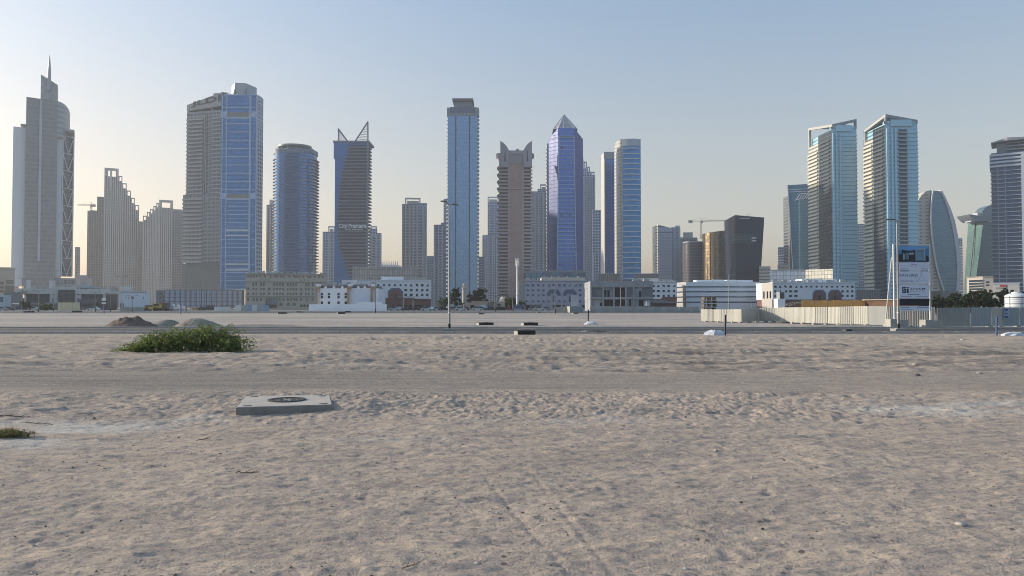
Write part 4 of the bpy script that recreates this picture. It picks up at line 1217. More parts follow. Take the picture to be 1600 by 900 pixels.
sign_text('OMNIYAT', fx(1153, d, 341), d - 2.75, fz(342.6, d), 1.25, 'lettering', SIGNW, P, 0.15, 0.02, 1.1, fx(1171, d, 341) - fx(1153, d, 341))
m = MB().tube((fx(1172, d, 335), d + 8, fz(338.5, d)), (fx(1172, d, 335), d + 8, fz(332, d)), 0.18, n=5).tube((fx(1171, d, 335), d + 8, fz(335, d)), (fx(1176, d, 335), d + 8, fz(333.5, d)), 0.18, n=5)
m.build('roof_davit', STEEL, P)

flats('narrow banded block left of the twisted glass tower', [(1216, 1228, 386)], 1000, BLUEWH2, 1221, bal=((1216, 1224, 395),))
P = tower('office_block', 'low cream block between the black block and the twisted glass tower', 'office block', 1200, 760)
blk(P, 'block', 1186, 1204, 417, 760, 20, facade('cream_low_block', (0.45, 0.42, 0.36), (0.16, 0.16, 0.16), 3.4, 3, (0, 1), (0.35, 0.75), gm=0.2), ref=430)
blk(P, 'block', 1200, 1216, 414.5, 790, 20, MATS['cream_low_block'], ref=430)
blk(P, 'roof_parapet', 1186, 1204, 416, 759.7, 20, PALEP, 417.2, ref=430)

# ---- twisted glass tower
d = 820
P = tower('twisted_glass_tower', 'teal glass tower with slanting edges half hidden behind the left lintel tower', 'office tower', 1245, d)
TG = facade('teal_glass', (0.06, 0.13, 0.185), (0.05, 0.14, 0.21), 3.6, 1.8, (0.04, 0.96), (0.06, 0.94), (0.07, 0.16, 0.21), gm=0.55, wob=0.02)
TGL = facade('teal_light_glass', (0.08, 0.14, 0.17), (0.08, 0.16, 0.2), 3.6, 1.8, (0.04, 0.96), (0.06, 0.94), (0.12, 0.22, 0.26), gm=0.55, wob=0.02)
xr = fx(1268, d, 350)
b0 = (fx(1241, d, 424), d); t0 = (fx(1230.5, d, 290), d)
MB().prism([b0, (xr, d), (xr, d + 26), (b0[0], d + 26)], 0, fz(288.5, d), top=[t0, (xr, d), (xr, d + 26), (t0[0], d + 26)]).build('glass_front', TG, P)
MB().prism([(fx(1223.5, d + 14, 360), d + 14), (fx(1233, d + 2, 360), d + 2), (fx(1240, d + 2, 400), d + 2), (fx(1240, d, 360), d + 26), (fx(1223.5, d, 360), d + 26)], 0, fz(303, d)).build('left_wing', facade('teal_side', (0.15, 0.165, 0.175), (0.06, 0.08, 0.09), 3.6, 3.0, (0.2, 0.85), (0.2, 0.8), gm=0.4), P)
MB().prism([(fx(1250, d, 370), d - 5), (xr, d - 5), (xr, d), (fx(1248, d, 370), d)], 0, fz(314, d)).build('lower_volume', TGL, P)
m = MB()
for k in range(5):
    m.tube((fx(1243 + k * 4, d, 306), d - 1.5, fz(314 - k * 0.4, d)), (fx(1250 + k * 4, d, 306), d - 1.5, fz(304.5, d)), 0.4, n=5)
m.tube((fx(1242, d, 306), d - 1.5, fz(313, d)), (xr, d - 1.5, fz(309, d)), 0.4, n=5).tube((fx(1247, d, 306), d - 1.5, fz(304, d)), (xr, d - 1.5, fz(303, d)), 0.5, n=5)
m.build('roof_truss', PALEP, P)
m = MB()
m.plate([(b0[0] - .3, 10), (b0[0] + 0.5, 10), (t0[0] + 0.6, fz(288.5, d)), (t0[0] - .3, fz(288.5, d))], d - 0.5, d - 0.02)
for py in (296.5, 300):
    m.box(t0[0] + 1.0, xr, d - 0.4, d - 0.03, fz(py, d), fz(py, d) + 0.6)
m.build('edge_trim', PALEP, P)

# ---- the two lintel towers
def lintel_tower(label, d, pl, pn, pr, ptop, ytops, dy):
    """pl, pn, pr: left, near and right corner columns of the body; ytops: rows of the lintel at those corners; dy: balcony column."""
    P = tower('lintel_tower', label, 'apartment tower', pn, d)
    ref = 320
    xn, xr = fx(pn, d, ref), fx(pr, d, ref)
    ul = (pl - 800) / FOC / (CP - SP * (450 - ref) / FOC)
    th = R(4)
    L2 = (ul * d - xn) / (-math.sin(th) - ul * math.cos(th))
    xl, yl = xn - math.sin(th) * L2, d + math.cos(th) * L2
    zt = fz(ptop, d)
    TF = facade('lintel_teal_front', (0.36, 0.57, 0.67), (0.19, 0.36, 0.46), 3.4, 8.0, (0.0, 1.0), (0.35, 0.70), (0.22, 0.40, 0.50), gm=0.5, grough=0.2, wob=0.01, wrough=0.35)
    TS = facade('lintel_side_wall', (0.50, 0.48, 0.41), (0.17, 0.18, 0.18), 3.4, 60, (0, 1), (0.2, 0.6), gm=0.3, wrough=0.7, wob=0.01)
    MB().box(xn, xr, d, d + L2 * 0.98, 0, zt).build('facade', TF, P)
    pt = lambda t: (xn + (xl - xn) * t, d + (yl - d) * t)
    def side(t0, t1, out, z0, z1, m):
        a, b = pt(t0), pt(t1)
        return m.prism([(b[0] - out, b[1]), (a[0] - out, a[1]), (a[0] + 3, a[1] + 0.01), (b[0] + 3, b[1])], z0, z1)
    side(0.56, 1.0, 0.0, 0, zt - 8, MB()).build('side_wall', TS, P)
    DTS = facade('lintel_shaded_glass', (0.035, 0.05, 0.062), (0.025, 0.04, 0.05), 3.4, 2.2, (0.1, 0.9), (0.15, 0.9), gm=0.4)  # near part of the side: shade put into the dark glass colours
    side(0.0, 0.56, 0.0, 0, zt - 1, MB()).build('shaded_glass', DTS, P)
    LCR = plain('lintel_cream', (0.55, 0.52, 0.43), 0.65, 0, 0.05)
    me = side(0.58, 1.0, 1.1, 0, 1.55, MB()).mesh('balcony', LCR, ORG[P.name])
    repeat('balcony', me, P, [(0, 0, z) for z in frange(12, zt - 14, 3.4)[:60]])
    me = side(0.08, 0.5, 0.9, 0, 1.0, MB()).mesh('balcony', plain('lintel_shaded_slate', (0.055, 0.075, 0.09), 0.6), ORG[P.name])  # slate darkened too, so these sunlit balconies read as shaded
    repeat('balcony', me, P, [(0, 0, z) for z in frange(12, zt - 8, 3.4)[:60]])
    LT = plain('lintel_teal_panel', (0.36, 0.57, 0.68), 0.4, 0.1, 0.05)
    fw = (xr - xn)
    for t in dy['ribs']:
        MB().box(xn + fw * t, xn + fw * (t + 0.055), d - 1.0, d - 0.02, 0, zt - 4).build('front_rib', LT, P)
    if dy['bal'] is not None:
        a, b = dy['bal']
        MB().box(xn + fw * a, xn + fw * b, d - 0.3, d - 0.01, 0, zt - 5).build('balcony_recess', facade('lintel_recess', (0.05, 0.06, 0.07), (0.03, 0.04, 0.05), 3.4, 2.4, (0.1, 0.9), (0.2, 0.9), gm=0.3), P)
        me = MB().box(xn + fw * a - 0.6, xn + fw * b, d - 1.9, d - 0.31, 0, 1.2).mesh('balcony', plain('lintel_grey', (0.27, 0.33, 0.37), 0.55), ORG[P.name])
        repeat('balcony', me, P, [(0, 0, z) for z in frange(12, zt - 8, 3.4)[:60]])
    me = MB().box(xn + fw * dy['band'], xr + 0.4, d - 0.6, d - 0.02, 0, 1.0).mesh('floor_band', LT, ORG[P.name])
    repeat('floor_band', me, P, [(0, 0, z) for z in frange(12, zt - 6, 3.4)[:60]])
    MB().box(xn, xr - 0.2, d - 0.4, d + 4, zt, fz(ptop - 4, d)).build('roof_screen', LT, P)
    for a, b in ((0.16, 0.80),):
        MB().box(xn + fw * a, xn + fw * b, d - 1.6, d - 0.42, zt - 2.5, zt + 3).build('roof_balcony', LT, P)
    yl_, yn_, yr_ = ytops
    zl, zn, zr = fz(yl_, yl), fz(yn_, d), fz(yr_, d)
    LG = plain('lintel_frame_grey', (0.24, 0.26, 0.30), 0.6, 0, 0.05)
    LGc = plain('lintel_frame_cream', (0.42, 0.40, 0.37), 0.6, 0, 0.05)
    th_ = 2.2
    m = MB()
    m.plate([(xn, zn - th_), (xr, zr - th_), (xr, zr), (xn, zn)], d - 0.6, d + 2.0)
    m.box(xr - 1.6, xr, d - 0.6, d + 2, zt, zr - th_)
    m.box(xn, xn + 1.6, d - 0.6, d + 2, zt, zn - th_)
    m.build('lintel', LG, P)
    m = MB()
    m.obox((xl, yl, zl - th_), (xn - xl, d - yl - 0.7, zn - zl), (2.2, 0, 0), (0, 0, th_))
    m.obox((xl, yl - 2, zt - 10), (2, 0, 0), (0, 2, 0), (0, 0, zl - th_ - zt + 10))
    m.build('lintel', LGc, P)
    m = MB()
    m.face([(xn, d + 2, zn - 0.4), (xr, d + 2, zr - 0.4), (xr, yl, zl - 0.4), (xl + 1, yl, zl - 0.4)])
    m.face([(xl + 1, yl, zl - 0.9), (xr, yl, zl - 0.9), (xr, d + 2, zr - 0.9), (xn, d + 2, zn - 0.9)])
    m.build('canopy_roof', LG, P)
    MB().box(xn + 5, xr - 4, d + 8, d + L2 * 0.6, zt, min(zn, zr) - 6).build('plant_room', LGc, P)
    return P
lintel_tower('left one of the two teal towers with slanted roof lintels, lower and further away', 660, 1264, 1300.5, 1339.5, 201, (200.5, 194.5, 186), dict(ribs=(0.03, 0.15, 0.30), bal=None, band=0.36))
lintel_tower('right one of the two teal towers with slanted roof lintels, taller, behind the billboard', 620, 1350.5, 1384.5, 1435, 193, (204, 178.5, 187.5), dict(ribs=(0.03, 0.17, 0.28), bal=(0.42, 0.66), band=0.68))
flats('thin dark block in the gap between the two lintel towers', [(1338, 1352, 350)], 950, BLUEWH2, 1345)

# ---- sail shaped tower
d = 760
P = tower('sail_tower', 'white edged tower shaped like a pointed sail, behind the billboard', 'office tower', 1470, d)
Lc = [(1473.5, 455), (1466, 432), (1460.5, 410), (1456.5, 385), (1454, 360), (1453.3, 340), (1454, 318), (1456.5, 298)]
Rc = [(1468, 298.5), (1474, 310), (1480, 327), (1485.5, 347), (1490, 370), (1493.5, 395), (1495, 415), (1494.5, 437), (1493, 455)]
out = [(fx(p, d, q), fz(q, d)) for p, q in Lc[::-1]] 
ol = [(fx(p, d, q), fz(q, d)) for p, q in Lc]
orr = [(fx(p, d, q), fz(q, d)) for p, q in Rc]
SG = facade('sail_teal_glass', (0.17, 0.26, 0.31), (0.11, 0.20, 0.26), 3.5, 2, (0.02, 0.98), (0.22, 0.95), (0.10, 0.165, 0.205), gm=0.5, wob=0.012)
# bottom-left up the left curve is ol (bottom first); plate wants counter-clockwise: bottom-left -> bottom-right -> up right -> down left
ring = [ol[0]] + orr[::-1] + ol[:0:-1]
MB().plate(ring, d, d + 20).build('glass_front', SG, P)
SW = facade('sail_white_wall', (0.50, 0.45, 0.375), (0.10, 0.10, 0.11), 3.6, 7.5, (0.2, 0.7), (0.4, 0.7), gm=0.2, wob=0.01)
wl = [(1436, 455), (1436, 315), (1441, 305), (1448, 299), (1456.6, 296)]
wall = [(fx(p, d, q), fz(q, d)) for p, q in wl] 
ringw = [wall[0]] + [(p[0] - 0.02, p[1]) for p in ol] + wall[:0:-1]
MB().plate(ringw, d + 2, d + 24).build('side_wall', SW, P)
wb, we = [], []
edge = plain('sail_white_edge', (0.52, 0.53, 0.55), 0.5, 0, 0.05)
def ribbon(pts, wdt, name):
    m = MB()
    for (x0, z0), (x1, z1) in zip(pts, pts[1:]):
        m.plate([(x0, z0), (x0 + wdt, z0), (x1 + wdt, z1), (x1, z1)] if z1 > z0 else [(x1, z1), (x1 + wdt, z1), (x0 + wdt, z0), (x0, z0)], d - 1.2, d - 0.03)
    return m.build(name, edge, P)
ribbon(ol, 1.3, 'white_rib')
ribbon(orr, 2.2, 'white_rib')
MB().plate([(x + 1.9, z) for x, z in orr[::-1]] + [(x + 1.9 + 3.2 * min(1, i / 3.0), z + 1.5) for i, (x, z) in enumerate(orr)], d + 1, d + 18).build('outer_shell', edge, P)
MB().box(ol[0][0] - 2, orr[-1][0] + 2, d - 2, d + 20, 0, ol[0][1]).build('podium', facade('sail_podium', (0.16, 0.16, 0.165), (0.07, 0.08, 0.09), 4, 3, (0.1, 0.9), (0.1, 0.8), gm=0.3), P)
MB().box(fx(1436, d, 300), fx(1450, d, 300), d + 26, d + 40, 0, fz(300, d)).build('rear_block', GREYP, P)
flats('narrow slate tower right of the sail tower', [(1494, 1504, 372)], 950, BLUEWH2, 1498, bal=((1498, 1504, 380),))
# ---- slanting green glass tower
d = 860
P = tower('slanting_green_tower', 'green glass tower leaning to the right with hat shaped roof canopies', 'office tower', 1525, d)
F = lambda p, q, dd=0: (fx(p, d + dd, q), fz(q, d + dd))
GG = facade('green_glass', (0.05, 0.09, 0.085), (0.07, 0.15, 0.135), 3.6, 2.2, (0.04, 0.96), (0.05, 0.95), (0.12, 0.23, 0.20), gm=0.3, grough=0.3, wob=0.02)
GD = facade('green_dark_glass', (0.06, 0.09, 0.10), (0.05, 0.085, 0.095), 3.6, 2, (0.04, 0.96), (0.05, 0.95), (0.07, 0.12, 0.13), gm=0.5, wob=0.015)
xb0, xb1, xb2 = fx(1504, d + 24, 432), fx(1518.5, d, 432), fx(1552, d, 432)
xt0, xt1, xt2 = fx(1512.5, d + 24, 347), fx(1536.5, d, 347), fx(1552, d, 347)
zb, zt = 0, fz(346, d)
m = MB()
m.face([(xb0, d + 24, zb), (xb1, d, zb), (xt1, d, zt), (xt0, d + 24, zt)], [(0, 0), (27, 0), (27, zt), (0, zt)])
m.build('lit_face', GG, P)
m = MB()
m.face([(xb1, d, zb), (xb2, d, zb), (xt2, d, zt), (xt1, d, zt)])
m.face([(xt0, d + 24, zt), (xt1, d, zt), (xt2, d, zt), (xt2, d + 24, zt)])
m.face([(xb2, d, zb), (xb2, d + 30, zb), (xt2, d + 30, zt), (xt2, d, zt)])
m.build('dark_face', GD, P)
MB().tube(((xb0 + xb1) / 2 - .6, d + 11.6, 2), ((xt0 + xt1) / 2 - .6, d + 11.6, zt), 0.6, n=6).build('slanting_rib', DARKP, P)
x_, z_ = F(1525, 344)
MB().box(fx(1519, d, 342), fx(1531, d, 342), d + 2, d + 14, zt, fz(338, d)).build('roof_neck', PALEP, P)
m = MB().plate([F(1521, 345.5), F(1540, 346.5), F(1556, 344), F(1556, 338.5), F(1530, 338), F(1510.5, 335.5), F(1513, 339), F(1517, 343)], d - 4, d + 20)
m.build('roof_canopy', plain('canopy_silver', (0.15, 0.175, 0.20), 0.45, 0.2, 0.05), P)
m = MB().plate([F(1541, 338.4), F(1562, 338.4), F(1562, 320), F(1552, 319.5), F(1545, 323), F(1540, 329)], d + 6, d + 20)
m.build('upper_block', facade('upper_teal', (0.14, 0.18, 0.2), (0.1, 0.15, 0.17), 3.6, 2, (0.03, 0.97), (0.06, 0.94), gm=0.4), P)
MB().box(fx(1534, d, 333), fx(1541, d, 333), d + 8, d + 16, fz(338.3, d), fz(331, d)).build('roof_box', PALEP, P)
# ---- dark tower at the right edge
d = 600
P = tower('dark_banded_tower', 'dark blue tower with pale floor bands and a projecting roof canopy at the right edge', 'apartment tower', 1580, d)
x0, x1 = fx(1549.5, d, 340), fx(1612, d, 340)
DT = facade('dark_banded_glass', (0.09, 0.11, 0.15), (0.04, 0.075, 0.15), 3.4, 1.8, (0.05, 0.95), (0.2, 0.95), (0.06, 0.09, 0.15), gm=0.5, wob=0.02)
MB().box(x0, x1, d, d + 30, 0, fz(237, d)).build('facade', DT, P)
DBW = plain('pale_band', (0.40, 0.43, 0.50), 0.55, 0, 0.05)
DBG = plain('slate_band', (0.22, 0.23, 0.26), 0.55, 0, 0.05)
for j, (a, b, mt) in enumerate(((1549.5, 1559, DBG), (1560, 1570.5, DBW), (1571.5, 1596, DBW))):
    me = MB().box(fx(a, d, 340) - (0.8 if j == 0 else 0), fx(b, d, 340), d - 1.3, d - 0.02, 0, 0.5 if j else 0.7).mesh('balcony', mt, ORG[P.name])
    repeat('balcony', me, P, [(0, 0, z) for z in frange(14, fz(262, d), 3.4)[:50]])
for a in (1559.2, 1570.7):
    MB().box(fx(a, d, 340), fx(a + 1.6, d, 340), d - 1.0, d - 0.03, 0, fz(250, d)).build('pilaster', DBG, P)
MB().box(fx(1596.5, d, 340), x1, d - 1.6, d - 0.02, 0, fz(240, d)).build('white_pier', DBW, P)
for py in (241, 247, 252.5, 258.5):
    MB().box(x0 - 1.2, x1, d - 1.7, d + 28, fz(py + 1.6, d), fz(py - 1.6, d)).build('crown_band', DBW, P)
MB().box(fx(1557, d, 230), x1, d + 3, d + 26, fz(240, d), fz(219.5, d)).build('roof_block', plain('slate_roof_block', (0.15, 0.165, 0.19), 0.5), P)
for py in (223, 228, 233.5):
    MB().box(fx(1573, d, 230), x1, d + 0.6, d + 3, fz(py + 1, d), fz(py - 1, d)).build('crown_band', DBG, P)
m = MB()
xa, xb = fx(1548, d, 220), fx(1574, d, 220)
m.prism([(xa, d + 2), (xb, d - 3), (x1, d - 2), (x1, d + 28), (xa, d + 28)], fz(220.5, d), [fz(219.4, d), fz(215.6, d) , fz(217.5, d), fz(217.5, d), fz(219.4, d)])
m.build('roof_canopy', plain('canopy_slate', (0.19, 0.21, 0.235), 0.5), P)

# ---- tower cranes
def crane(label, pm, d, base_py, top_py, tail_px, tip_px, apex_py, slope=0.0):
    P = thing('tower_crane', label, 'crane', (fx(pm, d, top_py), d, fz(base_py, d)))
    CRP = plain('crane_grey', (0.30, 0.28, 0.25), 0.6, 0.1, 0.08)
    x = fx(pm, d, top_py); zb, zt, za = fz(base_py, d), fz(top_py, d), fz(apex_py, d)
    m = MB()
    s_ = 0.9
    for a, b in ((-s_, -s_), (s_, -s_), (s_, s_), (-s_, s_)): m.tube((x + a, d + b, zb), (x + a, d + b, zt), 0.2, n=4)
    z = zb; k = 1
    while z < zt - 2.5:
        m.tube((x - s_ * k, d - s_, z), (x + s_ * k, d - s_, z + 2.5), 0.13, n=4).tube((x - s_ * k, d + s_, z), (x + s_ * k, d + s_, z + 2.5), 0.13, n=4)
        z += 2.5; k = -k
    m.build('mast', CRP, P)
    xt, xp = fx(tail_px, d, top_py), fx(tip_px, d, top_py)
    m = MB()
    dz = slope * (xp - x)
    for yy, zz in ((-0.7, 0), (0.7, 0), (0, 1.6)):
        m.tube((x, d + yy, zt + zz), (xp, d + yy, zt + zz * 0.4 + dz), 0.22, n=4)
    n = int(abs(xp - x) / 3)
    for i in range(n):
        xa, xb = x + (xp - x) * i / n, x + (xp - x) * (i + 0.5) / n
        m.tube((xa, d - 0.7, zt + dz * i / n), (xb, d, zt + 1.5 + dz * i / n), 0.12, n=4).tube((xb, d, zt + 1.5 + dz * i / n), (x + (xp - x) * (i + 1) / n, d - 0.7, zt + dz * (i + 1) / n), 0.12, n=4)
    m.build('jib', CRP, P)
    MB().tube((x, d - 0.6, zt + 0.5), (xt, d - 0.6, zt + 0.5), 0.35, n=4).tube((x, d + 0.6, zt + 0.5), (xt, d + 0.6, zt + 0.5), 0.35, n=4).build('counter_jib', CRP, P)
    sg = 1 if xt > x else -1
    MB().box(xt - sg * 0.2, xt - sg * 6, d - 1.1, d + 1.1, zt - 1.8, zt + 1.4).build('counterweight', CONC, P)
    MB().tube((x, d, zt), (x, d, za), 0.5, 0.2, n=5).tube((x, d, za), (xt, d, zt + 0.8), 0.12, n=4).tube((x, d, za), (x + (xp - x) * 0.7, d, zt + 1.2 + dz * .7), 0.12, n=4).build('apex_ties', CRP, P)
    MB().box(x - 0.2, x + 2, d - 2.2, d - 0.9, zt - 2.6, zt).build('cab', CRP, P)
crane('tower crane with a level jib between the striped tower and the black block', 1095.5, 1000, 373, 346, 1075, 1134, 341, 0.02)
crane('small tower crane on the roof of the dark unfinished tower', 142.5, 1000, 331, 321, 149, 121, 316, -0.02)

# how far each tower is turned towards the plot
_T = {'stepped_tower': 1, 'apartment_block': 1, 'unfinished_tower': 1, 'office_block': 1, 'spire_tower': .93, 'beige_block': 1, 'apartment_tower': .9, 'dark_banded_tower': 1, 'twisted_glass_tower': 1}
for o in list(COL.objects):
    if o.parent is None and o.name.split('.')[0] in _T: turn(o, _T[o.name.split('.')[0]])

# ================================================================== low buildings in front of the towers
def rect(P, name, a, b, t, bt, d, depth, mat, out=0.0, ref=None, label=None):
    """block between two columns and two rows of the photograph, its face at depth d - out"""
    ref = ref or (t + bt) / 2
    return MB().box(fx(a, d, ref), fx(b, d, ref), d - out, d + depth, fz(bt, d), fz(t, d)).build(name, mat, P, label)
def win_mesh(w_, h_, shape, mat, P, out, name='window'):
    """a pane in a thin frame, its sill at the origin"""
    if shape == 'rect':
        o = [(-w_ / 2, 0), (w_ / 2, 0), (w_ / 2, h_), (-w_ / 2, h_)]
    elif shape == 'arch':
        o = [(-w_ / 2, 0), (w_ / 2, 0)] + [(w_ / 2 * math.cos(math.pi * k / 8), h_ * 0.45 + h_ * 0.55 * math.sin(math.pi * k / 8)) for k in range(9)]
    elif shape == 'tri':
        o = [(-w_ / 2, 0), (w_ / 2, 0), (w_ / 2 * 0.8, h_ * 0.45), (0, h_), (-w_ / 2 * 0.8, h_ * 0.45)]
    elif shape == 'half':
        o = [(-w_ / 2, 0), (w_ / 2, 0), (w_ / 2, h_), (w_ / 4, h_ * 0.8), (-w_ / 4, h_ * 0.35)]
    elif shape == 'leaf':
        o = [(-w_ / 2, h_), (-w_ / 2 * 0.8, h_ * 0.4), (w_ / 6, 0), (w_ / 2, 0), (w_ / 2, h_ * 0.6), (w_ / 6, h_)]
    elif shape == 'bowl':
        o = [(-w_ / 2, h_ * 0.6), (-w_ / 4, h_ * 0.08), (w_ / 4, h_ * 0.08), (w_ / 2, h_ * 0.6), (w_ * 0.12, h_ * 0.7), (0, h_), (-w_ * 0.12, h_ * 0.7)]
    m = MB().plate(o, -out, 0.02)
    return m.mesh(name, mat)
_wm = {}
def wins(P, d, cols, t, bt, wpx, shape='rect', mat=None, out=0.06, name='window'):
    mat = mat or DGLASS
    w_, h_ = wpx * d / FOC, (bt - t) * d / FOC
    key = (name, round(w_, 2), round(h_, 2), shape, mat.name, out)
    if key not in _wm: _wm[key] = win_mesh(w_, h_, shape, mat, P, out, name)
    ref = (t + bt) / 2
    return repeat(name, _wm[key], P, [Vector((fx(c, d, ref), d, fz(bt, d))) - ORG[P.name] for c in cols])
def bldg(name, label, px, d, cat='building', group=None):
    return thing(name, label, cat, (fx(px, d, 470), d, 0), group)

LIME = plain('white_render', (0.74, 0.75, 0.77), 0.75, 0, 0.05, 0.15)
MAROON = plain('maroon_tile', (0.17, 0.085, 0.075), 0.7, 0, 0.18, 0.4)
BLUET = plain('blue_arch_tile', (0.10, 0.14, 0.22), 0.5, 0, 0.15, 0.5)
GREYB = plain('dusty_grey_roof', (0.20, 0.20, 0.21), 0.8, 0, 0.1)

# ---- showroom at the left
d = 320
P = bldg('showroom', 'long flat roofed showroom with dark bays at the foot of the spire tower', 110, d)
SHW = plain('showroom_render', (0.56, 0.55, 0.51), 0.75, 0, 0.07, 0.3)
SHG = plain('showroom_grey', (0.22, 0.22, 0.225), 0.7, 0, 0.08, 0.3)
SHD = facade('showroom_shutter', (0.10, 0.10, 0.105), (0.05, 0.052, 0.06), 1.1, 2.6, (0.05, 0.95), (0.08, 0.95), gm=0.3, grough=0.3)
rect(P, 'wall', 31, 186, 466, 485.5, d + 1, 26, SHG)
rect(P, 'fascia', 31, 186.5, 451.5, 459.5, d, 28, SHW, 0.6)
rect(P, 'raised_fascia', 84, 118, 448, 453, d - 0.8, 6, SHW)
for a, b, t, bt in ((43, 78, 459.4, 472), (91, 117, 452.8, 475), (127, 162, 459.4, 479), (166, 186, 459.4, 483)):
    rect(P, 'bay', a, b, t, bt, d, 0.9, SHD, -0.1 if t > 455 else 0.95)
for a, b in ((31, 34), (40, 43), (78, 82), (84, 91), (117, 121), (123.5, 127), (162, 166)):
    rect(P, 'pier', a, b, 459.4, 474, d, 1.0, SHW, 0.3)
rect(P, 'plinth', 46, 90, 473, 476, d, 1.2, GREYP, 0.35)
rect(P, 'plinth', 121, 152, 467, 474, d, 1.2, plain('slate_band2', (0.13, 0.13, 0.145), 0.6), 0.4)
rect(P, 'roof_box', 56, 70, 448.6, 451.6, d + 6, 8, SHW)
rect(P, 'roof_box', 146, 155, 440.5, 447, d + 10, 8, GREYP)
m = MB()
xa, xb = fx(112, d, 448), fx(161, d, 448)
m.plate([(xa, fz(446.5, d)), (fx(131, d, 448), fz(449.6, d)), (xb, fz(450.4, d)), (fx(153, d, 448), fz(446.6, d)), (fx(130, d, 448), fz(443.6, d))], d + 4, d + 18)
m.build('roof_canopy', plain('canopy_white', (0.42, 0.42, 0.42), 0.6), P)
rect(P, 'corner_turret', 32, 40, 454.5, 460, d - 2, 3, plain('ochre_render', (0.42, 0.34, 0.24), 0.8))
P = bldg('white_annex', 'white rounded corner building with four tiny windows right of the showroom', 210, 300)
d = 300
rect(P, 'wall', 186.4, 226, 455.5, 482, d, 24, LIME)
cx = fx(226, d, 468)
m = MB()
m.lathe(cx, d + 2.3, [(2.3, 0), (2.3, fz(455.5, d))], 24)
m.build('round_corner', LIME, P)
rect(P, 'parapet', 186.2, 231, 454.6, 456.6, d + 1, 23, SHW, 1.3)
rect(P, 'penthouse', 203, 221, 447.5, 455, d + 8, 10, SHW)
rect(P, 'penthouse', 192, 203, 448.5, 455, d + 10, 8, GREYP)
wins(P, d, (196.8, 200.6), 463.8, 466.2, 1.0)
wins(P, d, (206, 208), 463.8, 466.6, 1.5)
wins(P, d, (224.2,), 463.8, 466.6, 1.0)
wins(P, d, (189, 192.5), 474, 480, 1.6, name='door')
# ---- glazed grey podiums
def podium(label, a, b, t, bt, d, mat, depth=24, name='parking_podium'):
    P = bldg(name, label, (a + b) / 2, d)
    rect(P, 'screen_wall', a, b, t, bt, d, depth, mat)
    rect(P, 'parapet', a, b, t - 0.7, t, d, depth, GREYP, 0.3)
    return P
PODB = facade('podium_white_panels', (0.16, 0.19, 0.24), (0.40, 0.44, 0.52), 2.2, 2.9, (0.06, 0.97), (0.08, 0.95), (0.48, 0.52, 0.60), gm=0.05, grough=0.4, wob=0.01)
P = podium('wide car park podium with a pale panel grid in front of the grey balcony slab', 258, 382, 453.5, 479, 430, PODB)
rect(P, 'side_bay', 248, 258, 453.5, 479, 432, 20, facade('podium_dark_grid', (0.22, 0.23, 0.25), (0.11, 0.12, 0.14), 2.6, 2, (0.15, 0.9), (0.2, 0.8), gm=0.2))
rect(P, 'end_column', 379.5, 382.5, 453, 479, 429.5, 3, plain('rust_column', (0.14, 0.09, 0.08), 0.7))
me = MB().box(-0.25, 0.25, -0.5, 0, 0, fz(453.5, 430)).mesh('mullion', plain('podium_mullion', (0.12, 0.13, 0.16), 0.6), Vector())
repeat('mullion', me, P, [Vector((fx(258 + i * 8.1, 430, 466), 430, 0)) - ORG[P.name] for i in range(16)])
podium('taupe screened podium beside the finned hotel tower', 551, 654, 417.5, 440, 560, facade('podium_taupe', (0.15, 0.14, 0.135), (0.29, 0.275, 0.26), 4.2, 1.9, (0.12, 0.92), (0.06, 0.95), gm=0.05, grough=0.5, wob=0.01), 30)
P = podium('white gridded podium with a sunlit right half above the arched white building', 1202, 1258, 422, 440, 480, facade('podium_grid_shaded', (0.25, 0.28, 0.32), (0.40, 0.45, 0.52), 2.4, 2.3, (0.1, 0.95), (0.12, 0.95), gm=0.1, grough=0.4, wob=0.01), 24)  # left half: cool shade put into the panel colours
m = MB()
a, b = (fx(1258, 480, 430), 480.02), (fx(1309, 470, 430), 470)
m.prism([a, b, (b[0] - 1, b[1] + 30), (a[0], a[1] + 26)], 0, [fz(422, 480), fz(421, 470), fz(421, 470), fz(422, 480)])
m.build('screen_wall', facade('podium_grid_sunlit', (0.28, 0.26, 0.22), (0.50, 0.47, 0.40), 2.4, 2.3, (0.1, 0.95), (0.12, 0.95), gm=0.1, grough=0.4, wob=0.01), P)  # right half: warm sunlight put into the same panel grid
podium('low brown striped podium at the foot of the banded blue towers', 935, 969, 428, 445, 560, facade('podium_brown_fins', (0.22, 0.20, 0.20), (0.09, 0.085, 0.09), 30, 1.6, (0.2, 0.8), (0.02, 0.98), gm=0.1, grough=0.5))
podium('low brown striped podium below the small white striped tower', 992, 1029, 428, 446, 600, MATS['podium_brown_fins'])
podium('dark striped podium at the foot of the right lintel tower', 1338, 1376, 453, 480, 520, facade('podium_dark_fins', (0.12, 0.13, 0.145), (0.06, 0.065, 0.08), 30, 1.8, (0.2, 0.8), (0.02, 0.98), gm=0.2, grough=0.4))

